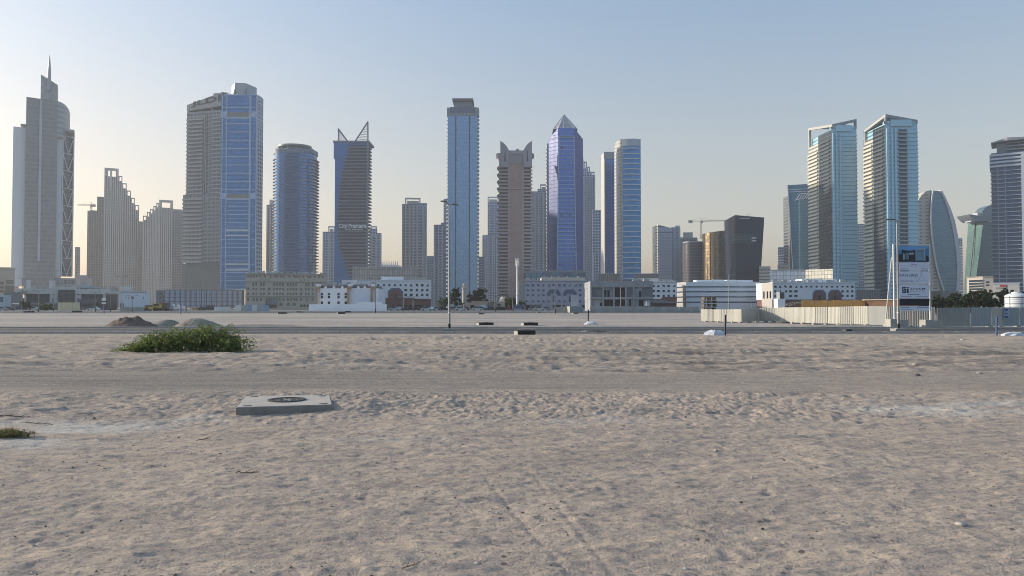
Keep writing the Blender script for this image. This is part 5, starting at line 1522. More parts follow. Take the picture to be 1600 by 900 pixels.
# ---- beige office block
d = 400
P = bldg('beige_office_block', 'long beige four storey block with brown ornament along its parapet', 448, d)
BEI = plain('beige_stone', (0.54, 0.47, 0.375), 0.8, 0, 0.06, 0.2)
BEI2 = plain('beige_trim', (0.46, 0.40, 0.315), 0.8, 0, 0.06, 0.2)
rect(P, 'wall', 384.5, 511, 428.5, 488, d, 26, BEI)
rect(P, 'cornice', 384, 511.6, 427.4, 429, d, 26.5, BEI2, 0.5)
rect(P, 'string_course', 384, 511.6, 439.6, 440.6, d, 2, BEI2, 0.45)
rect(P, 'string_course', 384, 511.6, 462.4, 463.4, d, 2, BEI2, 0.45)
m = MB()
m.prism([(fx(504, d, 443), d - 3), (fx(521, d, 443), d + 4), (fx(521, d, 443), d + 16), (fx(504, d, 443), d + 16)], fz(446, d), [fz(441, d), fz(443.5, d), fz(443.5, d), fz(441, d)])
m.build('canopy_wing', BEI2, P)
BWIN = plain('greyed_window_glass', (0.17, 0.165, 0.15), 0.2, 0.3, 0.3, 0.2)
cols = (396.5, 401, 408.5, 412.5, 428.5, 433, 437.5, 442, 449.5, 454, 458.5, 462.8, 478.3, 482.6, 489)
wins(P, d, cols, 441.8, 447.4, 2.6, mat=BWIN)
wins(P, d, cols, 450, 453.6, 2.6, mat=BWIN)
wins(P, d, cols, 457.4, 461, 2.6, mat=BWIN)
wins(P, d, (388.4, 420.6, 470.5), 449.2, 453.6, 3.4, 'arch', BWIN)
wins(P, d, (388.4, 420.6, 470.5), 457, 461.2, 3.4, 'arch', BWIN)
wins(P, d, (388.4, 397, 402, 408, 437, 443, 450, 455, 460, 463.5, 470.5, 480, 489), 465.4, 470.2, 2.8, mat=BWIN)
wins(P, d, (439, 450.5, 459.5), 472.6, 477.6, 5.4, 'arch', BWIN)
wins(P, d, (471, 475.8, 480.8), 475.6, 479.2, 3.4, 'arch', plain('arch_black', (0.02, 0.02, 0.02), 0.8))
ORN = plain('brown_ornament', (0.15, 0.09, 0.06), 0.7)
wins(P, d, (388.6, 392.8, 397.2, 401.6), 430, 433.8, 2.8, 'bowl', ORN, 0.2, 'ornament')
ORN2 = plain('pale_ornament', (0.25, 0.195, 0.13), 0.8)
wins(P, d, (407, 414, 423, 429.5, 433, 439, 443, 452, 460, 463.5, 468, 474, 481, 485, 492, 499, 505), 430.4, 434, 3.2, 'leaf', ORN2, 0.15, 'ornament')
wins(P, d, (409, 414.5, 420, 470, 476, 482), 436.2, 438.4, 1.8, 'tri', ORN2, 0.15, 'ornament')
rect(P, 'entrance_frame', 415.6, 432.8, 465.3, 480, d, 1, plain('entrance_dark', (0.10, 0.09, 0.08), 0.5), 0.5)
wins(P, d - 0.5, (418, 422.6, 425.8, 429, 431.6), 466.4, 475.6, 2.4, mat=plain('entrance_glass', (0.28, 0.30, 0.34), 0.15, 0.4), name='entrance_pane')
rect(P, 'roof_unit', 420, 434, 425.2, 427.4, d + 4, 5, PALEP)
rect(P, 'roof_unit', 471, 484.5, 425.2, 427.4, d + 4, 5, PALEP)

# ---- white villa with tan corner columns
d = 262
P = bldg('white_villa', 'white villa with tan corner columns and a white yard wall', 540, d)
VW = plain('villa_white', (0.79, 0.79, 0.82), 0.8, 0, 0.04, 0.3)
TAN = plain('villa_tan', (0.38, 0.27, 0.175), 0.8, 0, 0.08, 0.3)
rect(P, 'wall', 495, 590, 450.5, 487, d, 16, VW)
rect(P, 'recessed_wall', 551, 579.5, 452.2, 476, d, 0.3, plain('villa_blue_white', (0.66, 0.69, 0.77), 0.8, 0, 0.03), 0.05)
rect(P, 'roof_parapet', 499, 587, 446.5, 450.4, d + 1.5, 13, plain('villa_roof_brown', (0.16, 0.13, 0.125), 0.8))
for px in (495, 544.5, 581):
    rect(P, 'column', px - 1.5, px + 1.6, 452.5, 476, d, 2, TAN, 0.7)
    rect(P, 'column_shaft', px + 1.5, px + 4, 452.5, 476, d, 2, plain('villa_cream', (0.58, 0.53, 0.46), 0.8), 0.55)
    rect(P, 'capital', px - 1.5, px + 5, 449, 452.2, d, 2.5, TAN, 0.9)
    rect(P, 'finial_block', px - 0.5, px + 5, 444, 447.6, d, 2.5, VW, 0.6)
rect(P, 'column', 588.5, 590.8, 450.5, 476, d, 2, VW, 0.6)
wins(P, d - 1.4, (509, 522, 535, 560, 570), 447.0, 450.6, 3.6, 'arch', VW, 0.4, 'roof_finial')
FRW = plain('window_frame_grey', (0.25, 0.26, 0.28), 0.6)
for c in (503, 514, 529, 540.3):
    for t, bt in ((458, 461), (462, 466), (471, 475)):
        wins(P, d, (c,), t, bt, 3.6, mat=DGLASS, name='window')
        w0 = fx(c - 2.1, d, t), fx(c + 2.1, d, t)
    MB().box(fx(c - 2.3, d, 460), fx(c + 2.3, d, 460), d - 0.16, d, fz(466.6, d), fz(466.1, d)).build('window_sill', VW, P)
rect(P, 'yard_wall', 482.5, 604, 475.5, 487.5, d - 5, 0.4, VW)
rect(P, 'yard_wall', 558, 597.5, 472.2, 475.6, d - 5, 0.42, VW)

# ---- white arcaded building on the left
def arcade(name, label, px, d, a, b, top, bot, cols1, cols2, rows, arches, base_bot, left_side=None):
    P = bldg(name, label, px, d)
    rect(P, 'wall', a, b, top, bot, d, 22, LIME)
    rect(P, 'base', a + (2 if left_side is None else 0), b - 0.5, bot, base_bot, d + 0.15, 21, MAROON)
    rect(P, 'parapet', a - 0.5, b + 0.5, top - 0.6, top + 0.6, d, 22.4, LIME, 0.3)
    shapes = ['arch', 'tri', 'leaf', 'arch', 'half', 'tri', 'bowl', 'arch']
    for i, c in enumerate(cols1):
        near_arch = any(x0 - 6 < c < x1 + 6 for x0, x1 in arches)
        wins(P, d, (c,), rows[0][0], rows[0][1], 4.2, 'bowl' if near_arch else shapes[i % 8])
    for (t, bt) in rows[1:]:
        for i, c in enumerate(cols2):
            wins(P, d, (c,), t, bt, 4.4 if i < 2 else 3.4, 'rect')
    for x0, x1 in arches:
        t, bb = rows[1][0] - 1, bot + 0.2
        o = [(x0, bb), (x1, bb), (x1, t + 5), (x1 - 5, t), (x0 + 5, t), (x0, t + 5)]
        MB().plate([(fx(p, d, 460), fz(q, d)) for p, q in o], d - 0.12, d + 0.05).build('arch_panel', BLUET, P)
        c = (x0 + x1) / 2; h = (x1 - x0) / 2
        o = [(c - h * .95, bb), (c + h * .95, bb), (c + h * .85, t + 8), (c + h * 0.3, t + 2), (c - h * 0.3, t + 2), (c - h * .85, t + 8)]
        MB().plate([(fx(p, d, 460), fz(q, d)) for p, q in o], d - 0.2, d - 0.1).build('arch_infill', plain('arch_brown', (0.19, 0.105, 0.08), 0.75, 0, 0.2, 0.5), P)
        o = [(c - 1.6, bb), (c + 1.6, bb), (c + 1.6, t + 10), (c, t + 8), (c - 1.6, t + 10)]
        MB().plate([(fx(p, d, 460), fz(q, d)) for p, q in o], d - 0.28, d - 0.19).build('arch_window', DGLASS, P)
    return P
P = arcade('white_arcade_building', 'white building with shaped windows over a maroon arcade behind the villa', 610, 330, 558, 674, 438, 465.5,
           (565, 573, 582, 591, 600, 608.5, 617, 626, 634, 642.5, 651.5, 660, 668), (634, 642.5, 651.5, 660, 668), ((443, 447.4), (451.2, 455), (458.8, 462.6)), ((591, 602), (606, 629.5)), 487)
d = 330
rect(P, 'roof_storey', 597, 632, 432.3, 437.5, d + 3, 10, LIME)
rect(P, 'left_wing', 536, 559, 438, 445, d + 2, 18, LIME)
rect(P, 'dark_recess', 538, 560, 444.6, 465, d + 2.2, 17, plain('slate_recess', (0.16, 0.165, 0.18), 0.6))
rect(P, 'arcade_lintel', 606, 674, 465, 466.6, d, 1, plain('maroon_trim', (0.24, 0.14, 0.125), 0.7), 0.2)
SHADE = plain('deep_opening', (0.03, 0.026, 0.026), 0.8)
wins(P, d, (624.5,), 475.6, 484.5, 7, 'arch', SHADE, 0.0, 'arcade_opening')
wins(P, d, (614, 635, 641), 476.4, 483, 5, 'rect', SHADE, 0.0, 'arcade_opening')
wins(P, d, (655,), 476.2, 481, 15, 'rect', SHADE, 0.0, 'arcade_opening')
wins(P, d, (668,), 476, 482, 7, 'arch', SHADE, 0.0, 'arcade_opening')
rect(P, 'pale_cornice', 648, 674, 465.2, 466.8, d, 1, LIME, 0.5)

# ---- lavender building with blue arches
d = 300
P = bldg('lavender_building', 'lavender grey building with two big blue arches below the pyramid tower', 868, d)
LAV = plain('lavender_render', (0.44, 0.425, 0.475), 0.8, 0, 0.05, 0.2)
rect(P, 'wall', 820, 924, 439, 486, d, 24, LAV)
MB().box(fx(820, d, 460) - 0.02, fx(809.5, d + 14, 460), d + 0.3, d + 24, 0, fz(439, d)).build('side_wall', plain('lavender_side', (0.38, 0.34, 0.31), 0.8, 0, 0.06), P)
rect(P, 'parapet', 820, 924, 438.2, 439.6, d, 24, LAV, 0.25)
rect(P, 'roof_storey', 846, 914, 433.5, 438.8, d + 5, 14, BEI)
for a in (850, 862, 872, 886, 903):
    rect(P, 'roof_unit', a, a + 2.2, 432, 434, d + 4.6, 2, PALEP)
cols = (824.5, 832.4, 841, 849, 857, 865.5, 874, 882, 890, 899, 906.5, 915)
SLB = plain('slate_blue_window', (0.12, 0.15, 0.23), 0.25, 0.3, 0.2, 0.3)
for i, c in enumerate(cols):
    wins(P, d, (c,), 443.6, 447.6, 4.4, ('arch', 'arch', 'leaf', 'tri', 'half', 'rect', 'rect', 'rect', 'half', 'half', 'arch', 'leaf')[i], SLB)
cols2 = (824.5, 832.4, 841, 849, 906.5, 915)
wins(P, d, cols2, 452, 455, 3.8, 'rect', SLB)
for i, c in enumerate(cols2): wins(P, d, (c,), 459.4, 462.6, 3.8, ('arch', 'arch', 'half', 'rect', 'rect', 'half')[i], SLB)
for i, c in enumerate((822.5, 832.4, 841, 849, 857, 874, 882, 899, 906.5, 915, 921)): wins(P, d, (c,), 468.6, 472, 5 if i == 0 else 4, 'tri', SLB)
for c in (865.5, 890.3):
    m = MB()
    for q in ([(-10.6, 462), (-6, 462), (-4.2, 458.6), (-6, 452.2), (-10.6, 458)], [(-6, 452.2), (-4.2, 458.6), (4.2, 458.6), (6, 452.2)], [(6, 452.2), (4.2, 458.6), (6, 462), (10.6, 462), (10.6, 458)]):
        m.face([(fx(c + p, d, 458), d - 0.14, fz(r, d)) for p, r in q])
    m.build('arch_band', BLUET, P)
    wins(P, d, (c,), 460.6, 472, 3.4, 'arch', SLB, 0.1)
for a, b in ((864, 876), (879.5, 883), (909, 922)):
    rect(P, 'shop_opening', a, b, 476.4, 481, d, 0.1, SHADE, 0.08)
rect(P, 'shop_front', 821, 846, 476, 486, d, 0.1, plain('maroon_shop', (0.16, 0.11, 0.13), 0.6), 0.08)
wins(P, d, (824.5,), 476.6, 483.5, 6, 'arch', SHADE, 0.12, 'arcade_opening')

# ---- raw concrete building
d = 245
P = bldg('concrete_shell', 'unfinished grey concrete shell with black openings beside the lavender building', 970, d, 'building')
RAW = plain('raw_concrete', (0.31, 0.31, 0.325), 0.9, 0, 0.16, 0.35, 0.4, 3)
RAWD = plain('raw_concrete_dark', (0.185, 0.185, 0.20), 0.9, 0, 0.16, 0.5)
rect(P, 'wall', 923, 1020, 439.5, 489, d, 20, RAW)
rect(P, 'roof_beam', 922.5, 1020.4, 439.2, 449, d, 20, RAW, 0.5)
rect(P, 'floor_beam', 922.5, 1020.4, 464, 467.6, d, 20, RAW, 0.5)
for px in (923.6, 942.4, 958.8, 977.6, 989.5):
    rect(P, 'column', px - 1.3, px + 1.3, 449, 488, d, 1, RAW, 0.55)
rect(P, 'wall_panel', 925, 941, 450, 464, d, 0.2, RAWD, 0.05)
rect(P, 'wall_panel', 979, 988, 450, 464, d, 0.2, RAWD, 0.05)
rect(P, 'wall_panel', 1003, 1019.8, 450, 464, d, 0.2, RAWD, 0.05)
for a, b, t, bt in ((943.8, 947.4, 453.4, 463.8), (949, 952.4, 453.4, 463.8), (960.2, 976.2, 449.2, 464), (998.4, 1002, 455, 464.5), (943.8, 957.4, 468.6, 478), (960.2, 976.2, 468.6, 478), (937.6, 940.8, 473, 478), (983, 985.5, 468, 478), (998.2, 1009, 469, 478)):
    rect(P, 'opening', a, b, t, bt, d, 0.3, SHADE, 0.1)
rect(P, 'window_surround', 943, 953.4, 452.2, 453.2, d, 0.3, RAW, 0.3)
m = MB()
m.plate([(fx(957, d, 438), fz(439.2, d)), (fx(986, d, 438), fz(439.2, d)), (fx(988, d, 438), fz(437.4, d)), (fx(978, d, 438), fz(438.2, d)), (fx(960, d, 438), fz(437.9, d))], d + 2, d + 10)
m.build('roof_formwork', plain('rusty_formwork', (0.26, 0.14, 0.09), 0.85), P)
rect(P, 'edge_strip', 921.8, 923, 439, 478, d, 0.5, PALEP, 0.7)
rect(P, 'porch', 1010, 1016, 471, 478, d - 6, 5, PALEP)
rect(P, 'porch_roof', 1009, 1042, 469, 472.6, d - 5, 6, GREYB)
P = bldg('glass_shop_wing', 'narrow blue glass shop wing between the lavender building and the concrete shell', 924, 290)
rect(P, 'glass', 916, 924, 452, 486, 290 - 1.5, 1.2, facade('shop_teal_glass', (0.2, 0.25, 0.3), (0.10, 0.17, 0.24), 4, 2.4, gm=0.4))
# white arcade peeping out right of the shell, and the big one on the right
P = arcade('white_arcade_building', 'white building with shaped windows between the concrete shell and the striped office', 1038, 345, 1012, 1057.5, 440.5, 467,
           (1021, 1028.5, 1037, 1044.7, 1053), (1021, 1028.5, 1037, 1044.7, 1053), ((445, 448.4), (453, 456.4), (460.6, 463.8)), (), 484)
rect(P, 'roof_storey', 992, 1026, 434.5, 440.4, 350, 10, plain('cream_roof_storey', (0.50, 0.48, 0.45), 0.8))
rect(P, 'maroon_wall', 1034, 1057.5, 464, 470, 345, 0.4, MAROON, 0.1)
rect(P, 'arcade_lintel', 1018, 1057.6, 471, 474, 345, 2, plain('taupe_shop', (0.26, 0.23, 0.235), 0.8), 1.4)
P = arcade('white_arcade_building', 'white building with shaped windows and two blue brown arches right of the striped office', 1270, 330, 1207, 1336, 441.6, 468,
           (1211.4, 1219, 1227, 1235.4, 1243.6, 1252, 1260, 1267.6, 1276, 1284, 1292, 1300, 1308.2, 1316.4, 1324.2, 1331.6), (1300, 1308.2, 1316.4, 1324.2, 1331.6), ((446, 449.6), (453.6, 456.8), (460.8, 464)), ((1269.6, 1290.6), (1294, 1315)), 486, 1)
d = 330
wins(P, d, (1235.4, 1243.6), 453.6, 456.8, 5); wins(P, d, (1235.4, 1243.6), 460.8, 464, 5); wins(P, d, (1211.4, 1228.5), 453.6, 456.8, 3); wins(P, d, (1211.4,), 460.8, 464, 3, 'arch')
MB().prism([(fx(1190, d + 8, 455), d + 8), (fx(1207, d, 455) - 0.03, d + 0.3), (fx(1207, d, 455) - 0.03, d + 8)], 0, fz(441.4, d)).build('side_wall', plain('cream_side', (0.50, 0.46, 0.42), 0.8, 0, 0.05), P)
for c in (1194, 1199.5, 1204):
    t = (1207 - c) / 17.0
    x_, y_ = fx(1207, d, 455) + (fx(1190, d + 8, 455) - fx(1207, d, 455)) * t, d + 8 * t
    MB().box(x_ - .35, x_ + .35, y_ - .25, y_ + .3, fz(466, d), fz(455, d)).build('opening', SHADE, P)
for a, b, t in ((1253, 1257, 436), (1258, 1285, 435.6), (1286, 1308, 436.6), (1230, 1252, 439)):
    rect(P, 'roof_storey', a, b, t, 441.5, d + 4, 8, LIME)

# ---- white striped office
d = 360
P = bldg('striped_office', 'long white office with four dark ribbon windows behind the cream hoarding', 1125, d)
SW_ = plain('striped_white', (0.74, 0.77, 0.80), 0.6, 0, 0.04, 0.2)
x0, x1 = fx(1072, d, 460), fx(1188, d, 460)
MB().box(x0, x1, d, d + 26, 0, fz(440.4, d)).build('wall', SW_, P)
MB().prism([(fx(1057, d + 14, 460), d + 14), (x0 - 0.02, d), (x0 - 0.02, d + 26), (fx(1057, d + 14, 460), d + 26)], 0, fz(440.4, d)).build('side_wall', plain('striped_side', (0.40, 0.39, 0.38), 0.7, 0, 0.05), P)
RIB = facade('ribbon_glass', (0.06, 0.09, 0.14), (0.05, 0.085, 0.15), 10, 2.0, (0.04, 0.96), (0.0, 1.0), (0.08, 0.13, 0.2), gm=0.4)
for q in (448.2, 455.8, 463.8, 472):
    MB().box(x0, x1 + 0.05, d - 0.12, d + 26.1, fz(q + 0.95, d), fz(q - 0.85, d)).build('ribbon_window', RIB, P)
    a, b = (fx(1057, d + 14, 460), d + 14), (x0, d)
    MB().prism([(a[0] - 0.1, a[1] - 0.08), (b[0] - 0.1, b[1] - 0.1), (b[0] + 0.2, b[1] + 0.3), (a[0] + 0.2, a[1] + 0.3)], fz(q + 0.95, d), fz(q - 0.85, d)).build('ribbon_window', RIB, P)
for a, b, t in ((1088, 1113, 437.4), (1114, 1132, 437), (1136, 1150, 437.2), (1152, 1176, 437.6)):
    rect(P, 'roof_unit', a, b, t, 440.4, d + 5, 6, SW_)

# ---- right hand low blocks
d = 420
P = bldg('beige_offices', 'beige box building with rows of dark windows above the trees', 1520, d)
BOX = plain('beige_box', (0.43, 0.385, 0.345), 0.8, 0, 0.05, 0.2)
x0, x1, x2 = fx(1494, d + 10, 450), fx(1535.5, d, 450), fx(1551, d, 450)
MB().prism([(x0, d + 9), (x1, d), (x1, d + 28), (x0, d + 28)], 0, fz(433, d)).build('wall', BOX, P)
MB().box(x1 + 0.02, fx(1552, d, 450), d, d + 27.9, 0, fz(433, d) - 0.02).build('end_wall', plain('grey_end', (0.34, 0.32, 0.31), 0.8, 0, 0.05), P)
dx, dy = x1 - x0, -9.0
L = math.hypot(dx, dy)
me = MB().obox((0, -0.15, 0), (2.9 * dx / L, 2.9 * dy / L, 0), (0, 0.4, 0), (0, 0, 1.15)).mesh('window', DGLASS, Vector())
offs = []
for r_ in range(5):
    for c_ in range(4):
        t = 0.14 + c_ * 0.215
        offs.append(Vector((x0 + dx * t, d + 9 + dy * t, fz(440.4 + r_ * 4.3, d))) - ORG[P.name])
repeat('window', me, P, offs)
wins(P, d, (1543,), 440, 442.6, 5); wins(P, d, (1543,), 444.6, 447.2, 5)
MB().prism([(x0 - .4, d + 8.6), (x1, d - 0.5), (x2 + .5, d - 0.5), (x2 + .5, d + 28), (x0 - .4, d + 28)], fz(433, d), fz(431.8, d)).build('cornice', plain('box_cornice', (0.26, 0.225, 0.2), 0.8), P)
d = 400
P = bldg('white_shop', 'low white shop with a red sign at the foot of the dark banded tower', 1571, d)
rect(P, 'wall', 1551.5, 1593, 443, 482, d, 20, plain('shop_white', (0.46, 0.45, 0.44), 0.8, 0, 0.05))
rect(P, 'parapet', 1551, 1593.5, 442, 443.6, d, 20.4, PALEP, 0.3)
rect(P, 'red_sign', 1562.5, 1572, 445, 448, d, 0.2, plain('sign_red', (0.38, 0.05, 0.05), 0.6), 0.3)
rect(P, 'awning', 1556, 1572, 448.6, 451, d, 0.2, plain('sign_cream', (0.3, 0.27, 0.24), 0.8), 0.3)

# ---- mosque
d = 300
STN = plain('mosque_stone', (0.46, 0.38, 0.29), 0.8, 0, 0.07, 0.4)
P = thing('minaret', 'slim pale minaret with a balcony and domed lantern among the trees', 'minaret', (fx(725, d, 460), d, 0))
cx = fx(725.4, d, 460)
MB().lathe(cx, d, [(0.8, 0), (0.8, fz(453, d)), (0.62, fz(452.5, d)), (0.62, fz(452.2, d))], 8, sm=False).build('shaft', STN, P)
MB().lathe(cx, d, [(0.6, fz(452.6, d)), (0.98, fz(451.4, d)), (1.02, fz(449.8, d)), (0.85, fz(449.8, d)), (0.85, fz(450.6, d))], 12).build('balcony', STN, P)
m = MB()
for k in range(6):
    a = math.pi * k / 3 + 0.3
    m.tube((cx + .5 * math.cos(a), d + .5 * math.sin(a), fz(450.6, d)), (cx + .5 * math.cos(a), d + .5 * math.sin(a), fz(446.4, d)), 0.12, n=5)
m.build('lantern_columns', STN, P)
MB().lathe(cx, d, [(0.66, fz(446.6, d)), (0.7, fz(446, d)), (0.62, fz(444.6, d)), (0.4, fz(443.4, d)), (0.08, fz(442.8, d)), (0.03, fz(441.6, d))], 14).build('dome', STN, P)
P = thing('mosque', 'low pale mosque hall with a white dome beside the palms', 'mosque', (fx(760, d, 478), d + 4, 0))
rect(P, 'hall', 737, 772, 471.4, 486, d + 4, 14, plain('mosque_cream', (0.50, 0.42, 0.34), 0.8, 0, 0.06, 0.3))
rect(P, 'hall', 727, 742, 473, 486, d + 3, 8, MATS['mosque_cream'])
rect(P, 'parapet', 736.6, 772.5, 470.6, 472.2, d + 4, 14.4, plain('mosque_trim', (0.52, 0.36, 0.25), 0.8), 0.25)
rect(P, 'annex_wall', 751, 759.5, 476.6, 486, d, 3, LIME)
rect(P, 'side_hall', 762, 772, 473, 486, d + 3, 2, GREYB)
rect(P, 'drum', 778.5, 792, 471, 486, d + 5, 8, MATS['mosque_cream'])
cx = fx(785.5, d + 9, 470)
r_ = 5.6 * d / FOC
MB().lathe(cx, d + 9, [(r_ * 1.02, fz(471.4, d)), (r_, fz(470, d)), (r_ * .93, fz(467.6, d)), (r_ * .72, fz(465.2, d)), (r_ * .42, fz(463.8, d)), (0.06, fz(463, d))], 24).build('dome', plain('dome_white', (0.56, 0.51, 0.44), 0.75), P)
wins(P, d + 5, (779.5,), 474.5, 482, 4.6, 'arch', SHADE, 0.06, 'arch_opening')
# ---- telecom mast
d = 262
P = thing('telecom_mast', 'white telecom mast with antenna panels in front of the horned tower', 'mast', (fx(808.3, d, 470), d, 0))
x = fx(808.3, d, 440)
MB().tube((x, d, 0), (x, d, fz(405.5, d)), 0.42, 0.26, n=14).build('pole', WHITE, P)
me = MB().tube((0, 0, 0), (0, 0, 1.7), 0.11, n=6).mesh('antenna', WHITE, Vector())
offs = []
for q in (413.5, 406.5 + 5.5):
    for k in range(3):
        a = 2 * math.pi * k / 3 + 0.5
        offs.append(Vector((x + .62 * math.cos(a), d + .62 * math.sin(a), fz(q if q > 412.5 else 412.4, d))) - ORG[P.name])
offs = [Vector((x + .66 * math.cos(2 * math.pi * k / 3 + .5 + j), d + .66 * math.sin(2 * math.pi * k / 3 + .5 + j), z)) - ORG[P.name] for j, z in ((0, fz(416, d)), (0.4, fz(407, d) - 0.8)) for k in range(3)]
repeat('antenna', me, P, offs)
m = MB()
for z in (fz(416, d) + 0.8, fz(407, d)):
    for k in range(3):
        a = 2 * math.pi * k / 3 + 0.5
        m.tube((x, d, z), (x + .66 * math.cos(a), d + .66 * math.sin(a), z), 0.05, n=5)
m.build('antenna_bracket', STEEL, P)
P = thing('equipment_cabinet', 'blue equipment enclosure at the foot of the telecom mast', 'cabinet', (fx(806, d - 4, 482), d - 4, 0))
CABB = plain('cabinet_blue', (0.05, 0.07, 0.13), 0.6)
rect(P, 'body', 802, 816, 477, 486, d - 4, 3, CABB)
for a in (803, 807, 811, 814.5): rect(P, 'cabinet_top', a, a + 1.8, 474.6, 477, d - 3.5, 1.5, CABB)
rect(P, 'front_panel', 802.4, 815.6, 482, 485.6, d - 4, 0.1, plain('cabinet_violet', (0.22, 0.22, 0.32), 0.6), 0.05)

# air conditioners and water tanks on the flat roofs
ACU = plain('roof_ac_grey', (0.34, 0.34, 0.335), 0.6, 0, 0.1, 1.0)
_rr = random.Random(21)
for o in list(COL.objects):
    n_ = o.name.split('.')[0]
    spec = {'white_villa': (262, 446.4, 502, 584, 7), 'concrete_shell': (245, 439, 990, 1018, 3)}.get(n_)
    if n_ == 'white_arcade_building':
        lb = o['label']
        spec = (330, 437.6, 640, 672, 6) if 'maroon arcade' in lb else ((330, 441.2, 1212, 1330, 14) if 'blue brown' in lb else (345, 440, 1028, 1056, 4))
    if n_ == 'showroom': spec = (320, 451.4, 50, 180, 12)
    if n_ == 'lavender_building': spec = (300, 438.4, 824, 845, 4)
    if n_ == 'beige_office_block': spec = (400, 427.6, 388, 506, 12)
    if o.parent is None and spec:
        dd_, row, a_, b_, cnt = spec
        for k in range(cnt):
            p_ = a_ + (b_ - a_) * (k + 0.15 + 0.6 * _rr.random()) / cnt
            w2, h2 = _rr.uniform(0.9, 2.2), _rr.uniform(0.7, 1.5)
            x_, z_, y_ = fx(p_, dd_, row), fz(row, dd_) - 0.1, dd_ + _rr.uniform(1.2, 5)
            MB().box(x_ - w2 / 2, x_ + w2 / 2, y_, y_ + 1.1, z_, z_ + h2).build('roof_ac_unit', ACU, o)

for o in list(COL.objects):
    n_ = o.name.split('.')[0]
    if o.parent is None and n_ in ('showroom', 'white_annex', 'parking_podium', 'beige_office_block', 'beige_offices', 'white_shop'): turn(o, 1.0)
    if o.parent is None and n_ == 'white_arcade_building' and o.location.x < 100: turn(o, 0.9)

# ================================================================== street level
rnd = random.Random(11)
# ---- foliage helpers
def leaf_mat(name, c1, c2, dry=None):
    if name in MATS: return MATS[name]
    g = G(name)
    ri = g.node('ShaderNodeNewGeometry').outputs['Random Per Island']
    c = g.mix(ri, c1, c2)
    if dry: c = g.mix(g.op('GREATER_THAN', g.op('FRACT', g.op('MULTIPLY', ri, 17.0)), 0.86), c, dry)
    g.set(col=c, rough=0.65, spec=0.25)
    tr = g.node('ShaderNodeBsdfTranslucent')
    g.t.links.new(c, tr.inputs['Color'])
    mx = g.node('ShaderNodeMixShader')
    mx.inputs[0].default_value = 0.3
    g.t.links.new(g.b.outputs[0], mx.inputs[1]); g.t.links.new(tr.outputs[0], mx.inputs[2])
    g.t.links.new(mx.outputs[0], g.t.nodes['Material Output'].inputs['Surface'])
    MATS[name] = g.m
    return g.m
BARK = plain('bark', (0.11, 0.085, 0.06), 0.9, 0, 0.25, 3)
LEAFD = leaf_mat('dark_tree_leaves', (0.022, 0.035, 0.016), (0.050, 0.068, 0.028))
LEAFG = leaf_mat('ghaf_leaves', (0.038, 0.066, 0.020), (0.085, 0.125, 0.035))
LEAFP = leaf_mat('palm_leaves', (0.030, 0.045, 0.020), (0.06, 0.08, 0.032))
LEAFB = leaf_mat('shrub_leaves', (0.075, 0.125, 0.022), (0.22, 0.30, 0.06), (0.27, 0.25, 0.11))

def leaf_quads(m, pts, size, rng, asp=1.0, flat=0.0):
    for p in pts:
        a = Vector((rng.gauss(0, 1), rng.gauss(0, 1), rng.gauss(0, 1) * (1 - flat))).normalized()
        b = a.orthogonal().normalized()
        b = (Matrix.Rotation(rng.random() * 6.28, 3, a) @ b)
        s = size * (0.6 + 0.8 * rng.random())
        u, v = a * s * 0.5 * asp, b * s * 0.5
        m.face([p - u * 0.9, p + v * 0.8, p + u, p - v * 0.7], [(0, 0), (1, 0), (1, 1), (0, 1)])
def tree(label, px, base_d, top_py, wpx, mat, seed, name='tree', conic=0.0, group=None, lean=0.0, base_z=0.1, n=1500):
    n = int(n * 2.4)
    rng = random.Random(seed)
    x = fx(px, base_d, 470)
    h = fz(top_py, base_d) - base_z
    rad = wpx * base_d / FOC / 2
    P = thing(name, label, 'tree', (x, base_d, base_z), group)
    tm = MB()
    c0 = Vector((x, base_d, base_z - 0.2))
    fork = Vector((x + lean * h * .2, base_d, base_z + h * 0.25))
    tm.tube(c0, fork, 0.045 * h, 0.03 * h, 8)
    lobes = []
    nl = 9
    for k in range(nl):
        t = 0.32 + 0.55 * (k / (nl - 1))
        w_ = rad * (1 - conic * max(0, (t - .3)) * 1.25) * (0.35 + 0.45 * rng.random())
        a = k * 2.4 + rng.random()
        q = Vector((x + lean * h * t + w_ * math.cos(a), base_d + w_ * math.sin(a), base_z + h * t))
        r = rad * (0.42 + 0.22 * rng.random()) * (1 - 0.55 * conic * (k / nl))
        if q.z + r * 0.85 > base_z + h: q.z = base_z + h - r * 0.85
        lobes.append((q, r))
        tm.tube(fork, q, 0.016 * h, 0.006 * h, 5)
    tr = tm.build('trunk', BARK, P)
    lm = MB()
    pts = []
    for q, r in lobes:
        sub = [(q + Vector((rng.gauss(0, 1), rng.gauss(0, 1), rng.gauss(0, .8))).normalized() * r * (0.55 + 0.45 * rng.random()), r * (0.2 + 0.2 * rng.random())) for _ in range(10)]
        for sq, sr in sub:
            for _ in range(max(4, n // (nl * 10))):
                v = Vector((rng.gauss(0, 1), rng.gauss(0, 1), rng.gauss(0, 1))).normalized() * sr * rng.random() ** 0.4
                pts.append(sq + v)
    leaf_quads(lm, pts, max(0.26, 0.09 * rad + 0.2), rng)
    lm.build('crown', mat, P)
    return P
